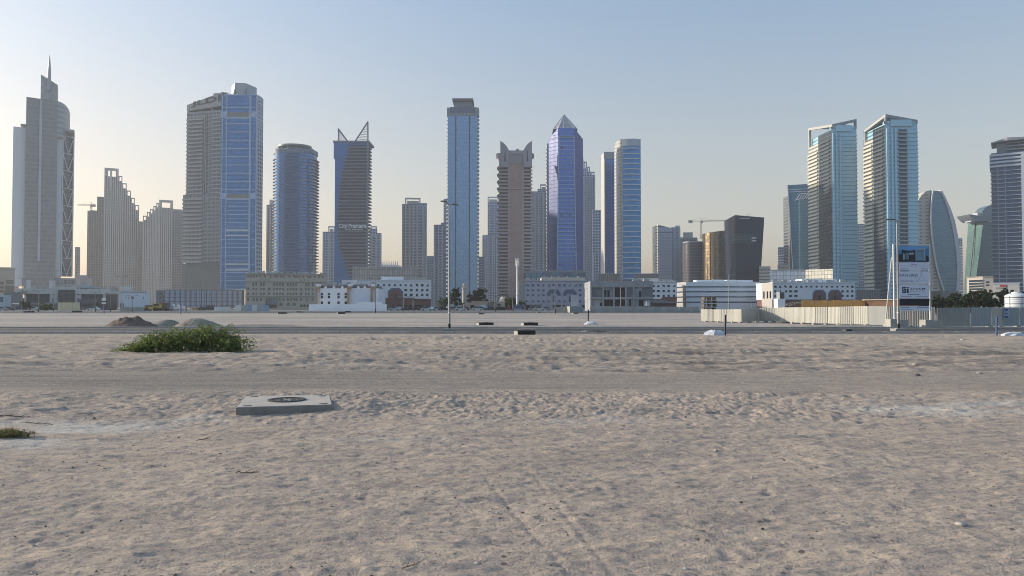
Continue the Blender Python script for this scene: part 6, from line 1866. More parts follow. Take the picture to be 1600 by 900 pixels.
def palm(label, px, d, top_py, wpx, seed, group=None):
    rng = random.Random(seed)
    x = fx(px, d, 470); h = fz(top_py, d); L = wpx * d / FOC / 2
    P = thing('palm_tree', label, 'palm tree', (x, d, 0.1), group)
    tz = max(1.2, h - L * 0.55)
    MB().tube((x, d, 0), (x + 0.15, d, tz), 0.26, 0.2, 8).build('trunk', BARK, P)
    for k in range(15):
        a = 2 * math.pi * k / 15 + rng.random() * 0.3
        up = 0.2 + 0.9 * rng.random()
        m = MB()
        p = Vector((x + .15, d, tz)); dirv = Vector((math.cos(a), math.sin(a), up)).normalized()
        side = Vector((-math.sin(a), math.cos(a), 0))
        st = L * 1.15 / 8
        for i in range(8):
            q = p + dirv * st
            w_ = L * 0.14 * (1 - (i / 8) ** 2) + 0.06
            for s_ in (-1, 1):
                for f in (0.0, 0.5):
                    o = p + (q - p) * f
                    m.face([o, o + dirv * st * 0.3, o + side * s_ * w_ + dirv * st * .55 + Vector((0, 0, -w_ * 0.5)), o + side * s_ * w_ * .9 + dirv * st * .3 + Vector((0, 0, -w_ * 0.55))])
            p = q; dirv = (dirv + Vector((0, 0, -0.24))).normalized()
        m.build('frond', LEAFP, P)
    return P
tree('tall dark cone shaped tree left of the minaret, behind the near lamp post', 710.5, 292, 447.5, 25, LEAFD, 3, conic=0.75, n=2000)
tree('dark rounded tree just right of the minaret', 737, 312, 454, 20, LEAFD, 4)
tree('tall dark tree nearest to the slate towers right of the minaret', 750, 314, 448.5, 24, LEAFD, 5, n=1800)
tree('small round tree in front of the mosque hall', 739, 285, 476.5, 8, LEAFD, 6, n=600)
tree('grey green tree right of the mosque dome', 797, 288, 465, 20, LEAFG, 7)
tree('low green tree beside the equipment cabinet', 812, 292, 470, 13, LEAFG, 17, n=900)
tree('low scrubby tree left of the near lamp post', 694, 296, 465, 18, LEAFG, 8, n=1200)
palm('palm with drooping fronds left of the near lamp post', 688, 284, 468, 17, 1)
palm('small palm at the foot of the minaret', 722, 282, 471, 11, 2)
palm('thin palm between the mosque hall and the dome', 771, 285, 470, 11, 4)
palm('short palm in front of the mosque dome', 779, 284, 473, 10, 5)
tree('round dark bush tree beside the left showroom', 40, 262, 469.5, 15, LEAFD, 9, n=900)
tree('bright green shrubby tree under the showroom fascia', 73, 268, 474.5, 18, LEAFG, 10, n=900)
tree('small dark tree in front of the third showroom bay', 151, 290, 472, 8, LEAFD, 12, n=500)
for i, (px, d, tp, w_, lb) in enumerate(((1462, 170, 464, 26, 'small dark tree beside the right post of the billboard'), (1484, 178, 461, 30, 'dark spreading tree below the sail tower'), (1507, 165, 459, 30, 'dark tree in front of the beige offices, left half'),
        (1529, 172, 452.5, 32, 'tallest dark tree in the row left of the white water tank'), (1551, 166, 455, 30, 'dark tree in front of the white shop with the red sign'), (1574, 176, 452, 28, 'dark tree right behind the white water tank'), (1600, 170, 456, 30, 'dark tree at the right end of the row, past the water tank'),
        (1446, 184, 470, 22, 'low dark tree seen through the billboard gap'))):
    tree(lb, px, d, tp, w_, LEAFD, 40 + i, group='dark trees behind the right hoarding', n=1500)

# ---- big shrub in the sand
def shrub(name, label, cx, cy, sx, sy, h, n, seed, mat, leafw, leafl, prof=None):
    rng = random.Random(seed)
    gz = gh(cx, cy)
    P = thing(name, label, 'shrub', (cx, cy, gz))
    bm_, lm = MB(), MB()
    for i in range(n):
        u = rng.uniform(-1, 1); v = rng.uniform(-1, 1)
        hm = prof(u) if prof else (1 - u * u * .6)
        root = Vector((cx + u * sx * 0.9 + rng.gauss(0, .1), cy + v * sy * 0.55, 0))
        root.z = gh(root.x, root.y)
        hh = h * hm * (0.35 + 0.75 * rng.random() ** 0.7) * (1 - 0.35 * abs(v))
        a = rng.random() * 6.28
        reach = (0.25 + 0.45 * rng.random()) * h * 0.9
        prev = root
        pts = [root]
        for k in range(1, 7):
            t = k / 6
            z = root.z + hh * (1 - (1 - t * 1.18) ** 2) if t < .85 else root.z + hh * (0.98 - 1.1 * (t - .85))
            p = Vector((root.x + math.cos(a) * reach * t ** 1.4 + rng.gauss(0, .015), root.y + math.sin(a) * reach * t ** 1.4, max(z, root.z + 0.01)))
            pts.append(p)
        for p, q in zip(pts, pts[1:]):
            bm_.tube(p, q, 0.007, 0.004, 3, caps=False)
        for k in range(1, 7):
            p, q = pts[k - 1], pts[k]
            for j in range(4):
                o = p + (q - p) * rng.random()
                dr = Vector((rng.gauss(0, 1), rng.gauss(0, 1), rng.gauss(-.1, .7))).normalized()
                L = leafl * (0.35 + 1.2 * rng.random() ** 1.5)
                sd_ = dr.orthogonal().normalized() * leafw * (0.7 + 0.6 * rng.random()) * .5
                sd_ = Matrix.Rotation(rng.random() * 6.28, 3, dr) @ sd_
                lm.face([o - sd_ * .4, o + dr * L * .45 - sd_, o + dr * L, o + dr * L * .5 + sd_])
    bm_.build('twigs', BARK, P)
    lm.build('foliage', mat, P)
    return P
def prof(u):
    # two humps, the right one taller, a low tongue at the left
    return 0.10 + 0.86 * math.exp(-((u - 0.50) / 0.34) ** 2) + 0.80 * math.exp(-((u + 0.16) / 0.33) ** 2) * 0.95 + 0.40 * math.exp(-((u + .62) / .2) ** 2) + 0.25 * math.exp(-((u - .86) / .12) ** 2)
cyb = 30.2
shrub('desert_shrub', 'large sprawling green shrub on the sand before the road', (fx(289, cyb, 530) ), cyb, 2.62, 0.95, 1.25, 430, 3, LEAFB, 0.034, 0.19, prof)
def wisp(label, px0, d):
    pass
shrub('dry_tuft', 'small dry yellow green tuft at the left edge of the sand', fx(14, 10.9, 670), 10.9, 0.20, 0.14, 0.15, 80, 8, leaf_mat('dry_leaves', (0.20, 0.18, 0.05), (0.36, 0.31, 0.11), (0.40, 0.32, 0.18)), 0.007, 0.06)

# ---- manhole slab
fl, fr_, bl, br = Vector((-4.80, 12.85, 0)), Vector((-3.21, 13.22, 0)), Vector((-5.22, 14.50, 0)), Vector((-3.60, 14.62, 0))
zt = 0.137
org = (fl + fr_ + bl + br) / 4
P = thing('manhole_slab', 'square concrete manhole slab with a round iron cover lying in the sand', 'manhole', org)
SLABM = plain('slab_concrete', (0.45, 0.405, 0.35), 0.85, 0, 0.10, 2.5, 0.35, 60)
def lerp2(u, v, z):
    p = fl.lerp(fr_, u).lerp(bl.lerp(br, u), v)
    return Vector((p.x, p.y, z))
mb = MB()
bv = 0.012
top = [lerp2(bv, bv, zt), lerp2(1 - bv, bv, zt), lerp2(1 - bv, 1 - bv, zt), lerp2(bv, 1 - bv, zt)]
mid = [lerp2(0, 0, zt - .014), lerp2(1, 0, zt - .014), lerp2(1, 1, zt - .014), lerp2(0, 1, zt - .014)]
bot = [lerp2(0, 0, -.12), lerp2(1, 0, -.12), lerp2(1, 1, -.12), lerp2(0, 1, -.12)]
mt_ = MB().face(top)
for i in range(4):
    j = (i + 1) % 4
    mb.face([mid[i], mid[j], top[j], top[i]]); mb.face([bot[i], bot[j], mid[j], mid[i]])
mb.build('slab', plain('slab_shaded_side', (0.26, 0.238, 0.205), 0.9, 0, 0.16, 3.0, 0.4, 60), P)  # sides coloured darker than the top, standing in for their shade
mt_.build('sanded_lit_top', SLABM, P)  # pale sand and sunlight both put into the top's colour
cc = lerp2(0.5, 0.52, zt)
IRON = plain('cast_iron', (0.055, 0.053, 0.052), 0.6, 0.4, 0.3, 6)
cv = MB()
n = 40
def ringq(r0, r1, z0, z1, m, a0=0, a1=2 * math.pi, nn=40):
    for k in range(nn):
        a, b = a0 + (a1 - a0) * k / nn, a0 + (a1 - a0) * (k + 1) / nn
        p = lambda r, t, z: (cc.x + r * math.cos(t), cc.y + r * math.sin(t), z)
        m.face([p(r0, a, z1), p(r1, a, z1), p(r1, b, z1), p(r0, b, z1)])
        m.face([p(r1, a, z0), p(r1, b, z0), p(r1, b, z1), p(r1, a, z1)])
        m.face([p(r0, b, z0), p(r0, a, z0), p(r0, a, z1), p(r0, b, z1)])
ringq(0.28, 0.345, zt, zt + 0.018, cv)
for k in range(14):
    a = 2 * math.pi * k / 14
    ringq(0.20, 0.262, zt, zt + 0.014, cv, a, a + 0.27, 4)
for k in range(8):
    a = 2 * math.pi * k / 8
    ringq(0.08, 0.16, zt, zt + 0.012, cv, a, a + 0.4, 4)
cvo = MB().lathe(cc.x, cc.y, [(0.345, zt + .001), (0.345, zt + 0.006)], 40).build('cover', plain('dusty_iron', (0.31, 0.275, 0.235), 0.85, 0.0, 0.2, 9), P)
cv.build('cover_ribs', IRON, cvo)
for u, v in ((0.1, 0.1), (0.9, 0.1), (0.9, 0.9), (0.1, 0.9)):
    c = lerp2(u, v, zt)
    MB().lathe(c.x, c.y, [(0.075, zt + 0.001), (0.078, zt + 0.004), (0.05, zt + 0.003)], 16).build('lifting_recess', plain('recess_dark', (0.10, 0.095, 0.09), 0.85), P)

# ---- loose things on the sand
def twig(label, x, y, L, ang, seed, r=0.006):
    rng = random.Random(seed)
    m = MB()
    c, s_ = math.cos(ang), math.sin(ang)
    pts = []
    for k in range(7):
        t = k / 6 - .5
        px_, py_ = x + c * L * t + rng.gauss(0, .012), y + s_ * L * t + rng.gauss(0, .012)
        pts.append(Vector((px_, py_, gh(px_, py_) + r * 1.1 + 0.012 * abs(math.sin(k * 1.7)))))
    for a, b in zip(pts, pts[1:]): m.tube(a, b, r, r * 0.85, 6)
    for k in (2, 4):
        q = pts[k] + Vector((c * .09 - s_ * .06 * (1 if k == 2 else -1), s_ * .09 + c * .06, 0.03))
        m.tube(pts[k], q, r * .7, r * .3, 5)
    m.solo('twig', BARK, label, 'twig', (x, y, gh(x, y)))
twig('dark crooked twig lying on the open sand below the manhole slab', fx(386, gd(744), 744), gd(744), 0.30, 0.05, 2)
twig('short dark twig near the bottom edge below the crooked twig', fx(640, gd(893), 893), gd(893), 0.11, 0.9, 5, 0.004)
twig('thin dark stick beside the dry tuft at the left edge', fx(22, gd(652), 652), gd(652), 0.5, 0.15, 6, 0.008)
twig('thin stick trailing right from the dry tuft', fx(62, gd(660), 660), gd(660), 0.55, -0.25, 9, 0.006)
twig('short brown stick left of the manhole slab', fx(318, gd(685), 685), gd(685), 0.16, 0.1, 12, 0.006)
def stone(label, px, py, r, mat, seed, name='stone', sq=0.5):
    d = gd(py); x = fx(px, d, py); z = gh(x, d)
    rng = random.Random(seed)
    m = MB()
    i0 = 0
    rows, cols = 5, 9
    ring = []
    for i in range(rows + 1):
        t = math.pi * i / rows
        for k in range(cols):
            a = 2 * math.pi * k / cols
            rr = r * (0.78 + 0.4 * rng.random())
            m.v.append((x + rr * math.sin(t) * math.cos(a), d + rr * math.sin(t) * math.sin(a) * .8, z + r * .15 + rr * math.cos(t) * sq))
    for i in range(rows):
        for k in range(cols):
            j = (k + 1) % cols
            m.f.append((i * cols + k, (i + 1) * cols + k, (i + 1) * cols + j, i * cols + j)); m.uv += [(0, 0)] * 4; m.sm.append(True)
    m.solo(name, mat, label, 'stone', (x, d, z))
PALES = plain('pale_stone', (0.45, 0.405, 0.355), 0.8, 0, 0.15, 8)
stone('pale flat stone on the sand at the right, near the bottom corner', 1502, 824, 0.05, PALES, 1, sq=.35)
stone('tiny white stone on the middle of the sand', 1119, 708, 0.028, PALES, 2)
stone('white chip near the bottom edge, right of the twin tyre ruts', 1072, 896, 0.022, PALES, 3)
stone('grey blue chip beside the short dark twig', 747, 888, 0.026, PALES, 13)
stone('white scrap on the far sand below the right lamp post', 1505, 532, 0.16, PALES, 4, sq=.3)
stone('white scrap on the track edge at the right', 1430, 571, 0.10, PALES, 5, sq=.3)
stone('white scrap near the right edge of the track', 1530, 583, 0.08, PALES, 6, sq=.3)
DARKS = plain('dark_clod', (0.10, 0.085, 0.075), 0.9, 0, 0.2, 10)
stone('lone dark clod on the sand right of the near lamp post foot', 703, 543, 0.09, DARKS, 7)
stone('dark clod on the track edge at the right', 1434, 586, 0.08, DARKS, 8)
# grit: countless pebbles, one mass
rng = np.random.default_rng(3)
NP = 5200
yy = 4.7 + 13 * rng.random(NP) ** 1.3
xx = (rng.random(NP) - 0.5) * 1.6 * yy
keep = (fbm(xx, yy, 0.8, 1.1, 3) > -0.05) & ~((np.abs(xx + 4.2) < 1.2) & (np.abs(yy - 13.7) < 1.1))
xx, yy = xx[keep], yy[keep]
zz = ground_h(xx, yy)
sz = 0.004 + 0.020 * rng.random(len(xx)) ** 5
m = MB()
base = np.array([(1, 0, 0), (-.5, .8, 0), (-.6, -.7, 0), (0.1, 0, .8), (0, 0, -.6)])
for i in range(len(xx)):
    j = base * (0.7 + 0.6 * rng.random((5, 3))) * sz[i]
    a = rng.random() * 6.28
    c, s_ = math.cos(a), math.sin(a)
    p = [(xx[i] + c * q[0] - s_ * q[1], yy[i] + s_ * q[0] + c * q[1], zz[i] + q[2] * .8 + sz[i] * .1) for q in j]
    k = len(m.v)
    m.v += p
    for f in ((0, 1, 3), (1, 2, 3), (2, 0, 3), (1, 0, 4), (2, 1, 4), (0, 2, 4)):
        m.f.append(tuple(k + q for q in f)); m.uv += [(0, 0)] * 3; m.sm.append(False)
g = G('grit_stone')
ri = g.node('ShaderNodeNewGeometry').outputs['Random Per Island']
g.set(col=g.mix(g.op('GREATER_THAN', ri, 0.72), g.mix(ri, (0.05, 0.045, 0.04), (0.16, 0.14, 0.12)), (0.42, 0.38, 0.33)), rough=0.9)
o = m.build('gravel', g.m)
o['kind'] = 'stuff'

# ---- earth heaps beyond the road
def heap(name, label, px0, px1, top_py, d, depth, col, seed, rough=0.1, peak=0.5, stones=0):
    x0, x1 = fx(px0, d, 505), fx(px1, d, 505)
    h = fz(top_py, d) + 0.03
    m = MB()
    nx, ny = 72, 26
    gx_, gy_ = np.meshgrid(np.linspace(-1, 1, nx), np.linspace(-1, 1, ny))
    pk = 2 * peak - 1
    xx = np.where(gx_ < pk, (gx_ - pk) / (pk + 1), (gx_ - pk) / (1 - pk))
    rr = np.sqrt(xx ** 2 + gy_ ** 2)
    H = np.clip(1 - rr, 0, 1)
    H = H ** 0.95 * (1 - 0.18 * np.exp(-(rr / 0.18) ** 2))
    X = (x0 + x1) / 2 + gx_ * (x1 - x0) / 2
    Y = d + gy_ * depth / 2
    H = H * (1 + rough * 2.2 * fbm(X, Y, 1.6, 1.6, 4, 0.6, seed)) + rough * 0.25 * fbm(X, Y, 5, 5, 3, 0.6, seed + 3) * np.clip(H * 5, 0, 1)
    Z = H * h * 1.12 - 0.05
    i0 = 0
    m.v = [(float(a), float(b), float(c)) for a, b, c in zip(X.ravel(), Y.ravel(), Z.ravel())]
    for i in range(ny - 1):
        for k in range(nx - 1):
            m.f.append((i * nx + k, i * nx + k + 1, (i + 1) * nx + k + 1, (i + 1) * nx + k)); m.uv += [(0, 0)] * 4; m.sm.append(True)
    g = G(name + '_soil')
    n1 = g.noise(2.2, 5, .7); n2 = g.noise(12, 4, .7)
    c = g.mix(g.ramp(n1, .3, .7), tuple(q * .8 for q in col), tuple(q * 1.2 for q in col))
    c = g.mix(g.op('MULTIPLY', g.ramp(n2, .55, .75), .5), c, tuple(min(1, q * 1.7) for q in col))
    g.set(col=c, rough=.95, normal=g.bump(n2, .7, .06))
    return m.solo(name, g.m, label, 'heap', ((x0 + x1) / 2, d, 0))
heap('earth_heap', 'dark brown rubbly earth heap beyond the road, left of the grey heaps', 163, 247, 493.5, 67.5, 4.5, (0.145, 0.102, 0.078), 5, 0.16, 0.5)
heap('gravel_heap', 'small grey gravel heap between the brown heap and the sand heap', 234, 292, 497.6, 69.5, 3.6, (0.21, 0.19, 0.165), 25, 0.08, 0.42)
heap('sand_heap', 'broad grey beige sand heap right of the gravel heap', 272, 352, 495.2, 68, 4.2, (0.255, 0.217, 0.175), 35, 0.06, 0.4)
heap('sand_bank', 'long low sand bank beside the road right of the heaps', 340, 520, 506.2, 69, 2.6, (0.22, 0.19, 0.16), 45, 0.12, 0.25)
heap('sand_bank', 'low lit sand bank in front of the cream hoarding', 1150, 1420, 506.6, 66.2, 1.8, (0.40, 0.33, 0.25), 55, 0.12, 0.6)

# ---- street lamps
def big_lamp(label, px, base_py, top_py, head, rec=None):
    d = gd(base_py)
    x = fx(px, d, 500)
    zb = 0.20
    zt = fz(top_py, d)
    P = thing('street_lamp', label, 'street lamp', (x, d, 0), 'tall street lamps along the near road')
    GALV = plain('lamp_galvanised', (0.30, 0.295, 0.285), 0.45, 0.4, 0.12, 1.5)
    MB().tube((x, d, zb), (x, d, zt), 0.095, 0.045, 14).build('pole', GALV, P)
    MB().tube((x, d, zb + 0.02), (x, d, zb + 0.36), 0.108, 0.106, 14).build('black_band', BLACK, P)
    MB().tube((x, d, 1.36), (x, d, 1.42), 0.101, 0.101, 12).build('collar', WHITE, P)
    MB().box(x - 0.42, x + 0.36, d - 0.4, d + 0.4, -0.2, zb - .03).box(x - .2, x + .2, d - .2, d + .2, zb - .035, zb + .02).build('footing', CONC, P)
    for hx, hy in head:
        a = Vector((x, d, zt - .05)); b = a + Vector((hx, hy, 0.10)); e = b + Vector((hx, hy, 0)).normalized() * 0.62
        arm = MB().tube(a, b, 0.03, 0.028, 8).build('arm', GALV, P)
        s = Vector((-hy, hx, 0)).normalized() * 0.14
        f = (e - b)
        m = MB()
        m.obox(b - s - Vector((0, 0, .03)), f, s * 2, (0, 0, 0.07)) if True else None
        h = m.build('lamp_head', plain('lamp_dark', (0.06, 0.062, 0.066), 0.5), P)
        MB().obox(b - s * .7 + f * .15 - Vector((0, 0, .045)), f * .7, s * 1.4, (0, 0, 0.014)).build('lens', plain('lamp_lens', (0.5, 0.5, 0.48), 0.3), h)
big_lamp('tall double headed street lamp standing by the road left of centre', 702, 517.5, 318.5, ((0.22, 0.55), (-0.22, -0.55)))
big_lamp('single armed street lamp standing in front of the billboard', 1403.6, 517.0, 344, ((-0.22, 0.02),))
FARL = plain('far_lamp_grey', (0.22, 0.22, 0.22), 0.5, 0.3)
def far_lamp(label, px, base_py, top_py, arm=0.0):
    d = gd(base_py)
    x = fx(px, d, 470); zt = fz(top_py, d)
    P = thing('street_lamp', label, 'street lamp', (x, d, 0), 'slim street lamps along the far road')
    MB().tube((x, d, 0), (x, d, zt), 0.14, 0.08, 8).build('pole', FARL, P)
    MB().tube((x, d, 0.1), (x, d, 1.1), 0.15, 0.15, 8).build('black_band', BLACK, P)
    for s_ in ((-1, 1) if arm == 0 else (1 if arm > 0 else -1,)):
        L = 0.9 if arm == 0 else abs(arm)
        m = MB().tube((x, d, zt - .1), (x + s_ * L, d, zt + .15), 0.06, 0.05, 6)
        m.box(x + s_ * L, x + s_ * (L + .9), d - .18, d + .18, zt + .1, zt + .24)
        m.build('lamp_head', FARL, P)
for px, b, t, arm, lb in ((83.6, 487.2, 424, 0.9, 'tallest far lamp, in front of the spire tower'), (60.4, 488, 455, 0, 'short far lamp at the second showroom bay'), (34.5, 486.4, 435, 0, 'far lamp before the white left wing of the spire tower'),
        (149, 487.6, 457, 0, 'far lamp at the third showroom bay'), (172.6, 487.4, 459, 0, 'far lamp at the fourth showroom bay'), (190.2, 487, 433, 0, 'far lamp at the edge of the white annex'), (206.6, 487.5, 463, 0, 'short far lamp with a round head before the white annex'),
        (291, 487.2, 418, 0, 'far lamp before the grey balcony slab'), (340, 486.6, 452, 0, 'short far lamp before the panelled podium'), (586.5, 489.4, 436, 0, 'far lamp before the white villa'), (630.4, 486.8, 464, 0, 'short far lamp before the maroon arcade, left one'), (645.6, 486.8, 464, 0, 'short far lamp before the maroon arcade, right one'),
        (773.6, 487.8, 463, 0, 'short far lamp before the mosque'), (801.5, 487.4, 463, 0, 'short far lamp beside the equipment cabinet'), (867.6, 490, 432, 0, 'far lamp before the lavender building'), (969.8, 489, 449, 0, 'far lamp before the concrete shell'), (1139, 489, 430, 0.6, 'far lamp before the striped office'),
        (1175, 486.8, 468, 0, 'very short far lamp at the right end of the striped office')):
    far_lamp(lb, px, b, t, arm)

# ---- bitumen coated manhole chambers
def chamber(label, pa, pb, base_py, top_py, group=None, tilt=0.0):
    d = gd(base_py)
    x0, x1 = fx(pa, d, base_py), fx(pb, d, base_py)
    w_ = x1 - x0
    h = fz(top_py, d)
    dep = min(w_ * 0.9, 1.6)
    P = thing('manhole_chamber', label, 'manhole', ((x0 + x1) / 2, d, 0), group)
    MB().prism([(x0 + w_ * .18, d), (x1, d + .02), (x1 + w_ * .06, d + dep), (x0 + w_ * .18, d + dep)], -0.3, [h - .03, h - .03 + tilt, h - .03 + tilt, h - .03]).build('chamber', BLACK, P)
    MB().prism([(x0, d + dep * .5), (x0 + w_ * .18 - .003, d - .01), (x0 + w_ * .18 - .003, d + dep), (x0, d + dep)], -0.3, h - .06).build('side_face', CONC, P)  # left side paler than the black front: sunlight put into its colour
    m = MB().box(x0 + w_ * .14, x1 + .02, d - .02, d + dep + .02, h - .028 + tilt * .5, h + .025 + tilt * .5)
    s = m.build('cover_slab', plain('dark_concrete', (0.10, 0.095, 0.09), .85, 0, .2, 2), P)  # cover slab in near-black concrete
    MB().lathe((x0 + x1) / 2 + .1, d + dep * .5, [(0.3, h + .026 + tilt * .5), (0.3, h + .045 + tilt * .5)], 20).build('cover', IRON, s)
NEARG = 'black manhole chambers by the near road'
chamber('tallest black manhole chamber, on the near kerb right of the lamp post', 803, 836, 523.3, 516.4, NEARG)
chamber('flat wide black manhole chamber on the near kerb, right of the tallest one', 911, 947, 520.4, 517.2, NEARG)
chamber('low black manhole chamber beyond the road, the left one of two', 744, 769.5, 507.6, 504.4, NEARG)
chamber('low black manhole chamber beyond the road, the right one of two', 814, 840, 508.2, 504.4, NEARG)
chamber('small sunken black manhole chamber by the kerb left of the billboard', 1320, 1331, 517.4, 515.6, NEARG)
FARG = 'small black manhole chambers by the far road'
for a, b, q, t, lb in ((34, 48, 488.6, 486.2, 'far black chamber below the round dark bush'), (110, 123, 488.4, 485.8, 'far black chamber below the cream fence'), (432, 445, 490, 488, 'far black chamber below the beige office block, left one'), (461, 471, 488.4, 486.6, 'far black chamber below the arched openings of the beige block'), (526, 537, 490, 487.6, 'far black chamber before the villa, left one'), (536.6, 546, 488.6, 486.2, 'far black chamber before the villa, right one'), (746, 756, 491, 489.6, 'far black chamber before the mosque hall'), (838, 846, 489, 487.4, 'far black chamber before the lavender building'), (894, 904, 490, 488.6, 'far black chamber at the cream far hoarding')):
    chamber(lb, a, b, q, t, FARG)

# ---- marker posts and heaps of cement
def marker(label, px, base_py, top_py, mat, lean=0.0, r=0.055, sleeve=None):
    d = gd(base_py)
    x = fx(px, d, base_py)
    g_ = gh(x, d)
    P = thing('marker_post', label, 'marker post', (x, d, g_))
    zt = fz(top_py, d)
    MB().tube((x, d, g_ - .2), (x + lean, d, zt), r, r, 10).build('pipe', mat, P)
    MB().tube((x + lean, d, zt - .01), (x + lean, d, zt + .03), r * 1.25, r * 1.2, 10).build('cap', mat, P)
NAVY = plain('navy_plastic', (0.02, 0.024, 0.045), 0.55)
BLUEP = plain('blue_plastic', (0.05, 0.10, 0.22), 0.5)
marker('black marker post beside the far white cement heap', 919, 504.5, 484.2, NAVY, 0.02, 0.075)
marker('black marker post beside the near white cement heap', 1133, 524.2, 492.6, NAVY, 0.03, 0.06)
marker('blue marker post at the right edge of the road', 1557, 525, 495.5, BLUEP, 0.04, 0.06)
def cement(label, pa, pb, top_py, base_py, seed, col=(0.56, 0.57, 0.60)):
    d = gd(base_py) + 0.5
    x0, x1 = fx(pa, d, base_py), fx(pb, d, base_py)
    h = fz(top_py, d)
    rng = random.Random(seed)
    m = MB()
    n = 14
    base = []
    cx = (x0 + x1) / 2
    prev = None
    rings = []
    for z, s in ((-0.1, 1.0), (h * .45, .82), (h * .85, .6), (h, .45)):
        r_ = []
        for k in range(n):
            a = 2 * math.pi * k / n
            r_.append((cx - (x1 - x0) * .08 * s + (x1 - x0) / 2 * s * math.cos(a) * (.82 + .3 * rng.random()), d + .55 * s * math.sin(a) * (.8 + .35 * rng.random()), z * (0.8 + .3 * rng.random())))
        rings.append(r_)
    for a, b in zip(rings, rings[1:]):
        for k in range(n):
            j = (k + 1) % n
            m.face([a[k], a[j], b[j]]); m.face([a[k], b[j], b[k]])
    m.face(rings[-1])
    m.solo('cement_heap', plain('cement_white', col, .85, 0, .12, 2.0, .4, 20), label, 'heap', (cx, d, 0))
cement('white cement heap by the far black marker post', 913, 937, 502.4, 506.4, 4)
cement('white cement heap on the near kerb by the black marker post', 1100, 1138, 515.6, 523.6, 5)
cement('flat white cement heap near the right edge by the blue marker post', 1566, 1606, 518.6, 525.4, 7)
P = thing('site_sign', 'slim site sign with two white plates on a blue post before the showroom', 'sign', (fx(162.6, gd(490), 480), gd(490), 0))
d = gd(490); x = fx(162.6, d, 480)
MB().tube((x, d, 0), (x, d, fz(466, d)), .12, .12, 8).build('post', BLUEP, P)
for t, b in ((465.6, 470), (472.4, 475)):
    MB().box(x - .5, x + .5, d - .2, d - .13, fz(b, d), fz(t, d)).build('plate', WHITE, P)
MB().box(x - .5, x + .5, d - .2, d - .13, fz(472, d), fz(470.2, d)).build('plate', NAVY, P)
marker('purple grey marker post beyond the heaps', 282, 490, 479.5, plain('violet_plastic', (0.22, 0.2, 0.3), .6), 0, .22)

# ---- corrugated hoardings
HC = plain('hoarding_cream', (0.42, 0.405, 0.355), 0.55, 0.05, 0.06, 0.5)
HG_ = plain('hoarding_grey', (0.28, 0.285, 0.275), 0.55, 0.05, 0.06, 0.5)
HGB = plain('hoarding_blue_grey', (0.30, 0.33, 0.34), 0.55, 0.05, 0.08, 0.5)
def sheet(p0, p1, z0a, z0b, z1a, z1b, mat, P, pitch=0.19, amp=0.022, name='sheet'):
    """one corrugated sheet from p0 to p1 on the ground plan"""
    p0, p1 = Vector((p0[0], p0[1], 0)), Vector((p1[0], p1[1], 0))
    L = (p1 - p0).length
    t = (p1 - p0) / L
    nrm = Vector((t.y, -t.x, 0))
    n = max(2, int(round(L / pitch)))
    m = MB()
    pr = []
    for i in range(n):
        for f, o in ((0, 0), (.42, 0), (.55, 1), (.87, 1)):
            pr.append(((i + f) / n, o))
    pr.append((1, 0))
    q = lambda s_, o, z: p0 + t * (L * s_) + nrm * (amp * o) + Vector((0, 0, z))
    for (a, oa), (b, ob) in zip(pr, pr[1:]):
        za, zb, ya, yb = z0a + (z0b - z0a) * a, z0a + (z0b - z0a) * b, z1a + (z1b - z1a) * a, z1a + (z1b - z1a) * b
        m.face([q(a, oa, za), q(b, ob, zb), q(b, ob, yb), q(a, oa, ya)])
        m.face([q(b, ob - 0.2, zb), q(a, oa - 0.2, za), q(a, oa - .2, ya), q(b, ob - .2, yb)])
    return m.build(name, mat, P)
def hoarding(label, bounds, mats, group='corrugated hoardings', foot=True, gap=0.06, pitch=0.19):
    """bounds: (column, bottom row, top row) at each joint"""
    b0 = bounds[len(bounds) // 2]
    d = gd(b0[1])
    P = thing('hoarding', label, 'hoarding', (fx(b0[0], d, b0[1]), d, 0), group)
    for i, (a, b) in enumerate(zip(bounds, bounds[1:])):
        da, db = gd(a[1]), gd(b[1])
        pa, pb = Vector((fx(a[0], da, a[1]), da)), Vector((fx(b[0], db, b[1]), db))
        e = (pb - pa).normalized() * 0.02
        mt = mats[i % len(mats)] if isinstance(mats, (list, tuple)) else mats
        sheet(pa + e, pb - e, 0.09, 0.09, fz(a[2], da), fz(b[2], db), mt, P, pitch)
        if foot:
            MB().box(pb.x - .2, pb.x + .2, pb.y + .1, pb.y + .55, -0.1, 0.14).build('foot', CONC, P)
            MB().tube((pb.x, pb.y + .08, 0), (pb.x, pb.y + .08, fz(b[2], db) - .05), .03, .03, 6).build('post', STEEL, P)
    return P
hoarding('long cream corrugated hoarding lit by the sun, left of the billboard',
         [(1095, 502.6, 483.2), (1105, 503, 483.2), (1115.6, 503.2, 483.4), (1125, 503.6, 483.4), (1135.4, 503.8, 483.4), (1147, 504.2, 483.2), (1159, 504.6, 483), (1172, 503.8, 482), (1184.4, 503.2, 481.2), (1198, 503.4, 480.8), (1210.4, 503.6, 480.6), (1225.6, 504.2, 480.4), (1240.6, 505.2, 480.2), (1257, 505.8, 480), (1274.6, 506.4, 479.8), (1293.4, 506.8, 479.6), (1313, 507.4, 479.2), (1333.6, 507.8, 478.6), (1356.6, 508.4, 478.2)], [HC])
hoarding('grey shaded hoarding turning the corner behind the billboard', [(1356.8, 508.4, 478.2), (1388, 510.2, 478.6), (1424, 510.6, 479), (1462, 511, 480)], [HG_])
hoarding('grey corrugated hoarding right of the billboard, ending at the water tank', [(1463, 511.6, 481), (1517, 511.8, 480.6)], [HG_])
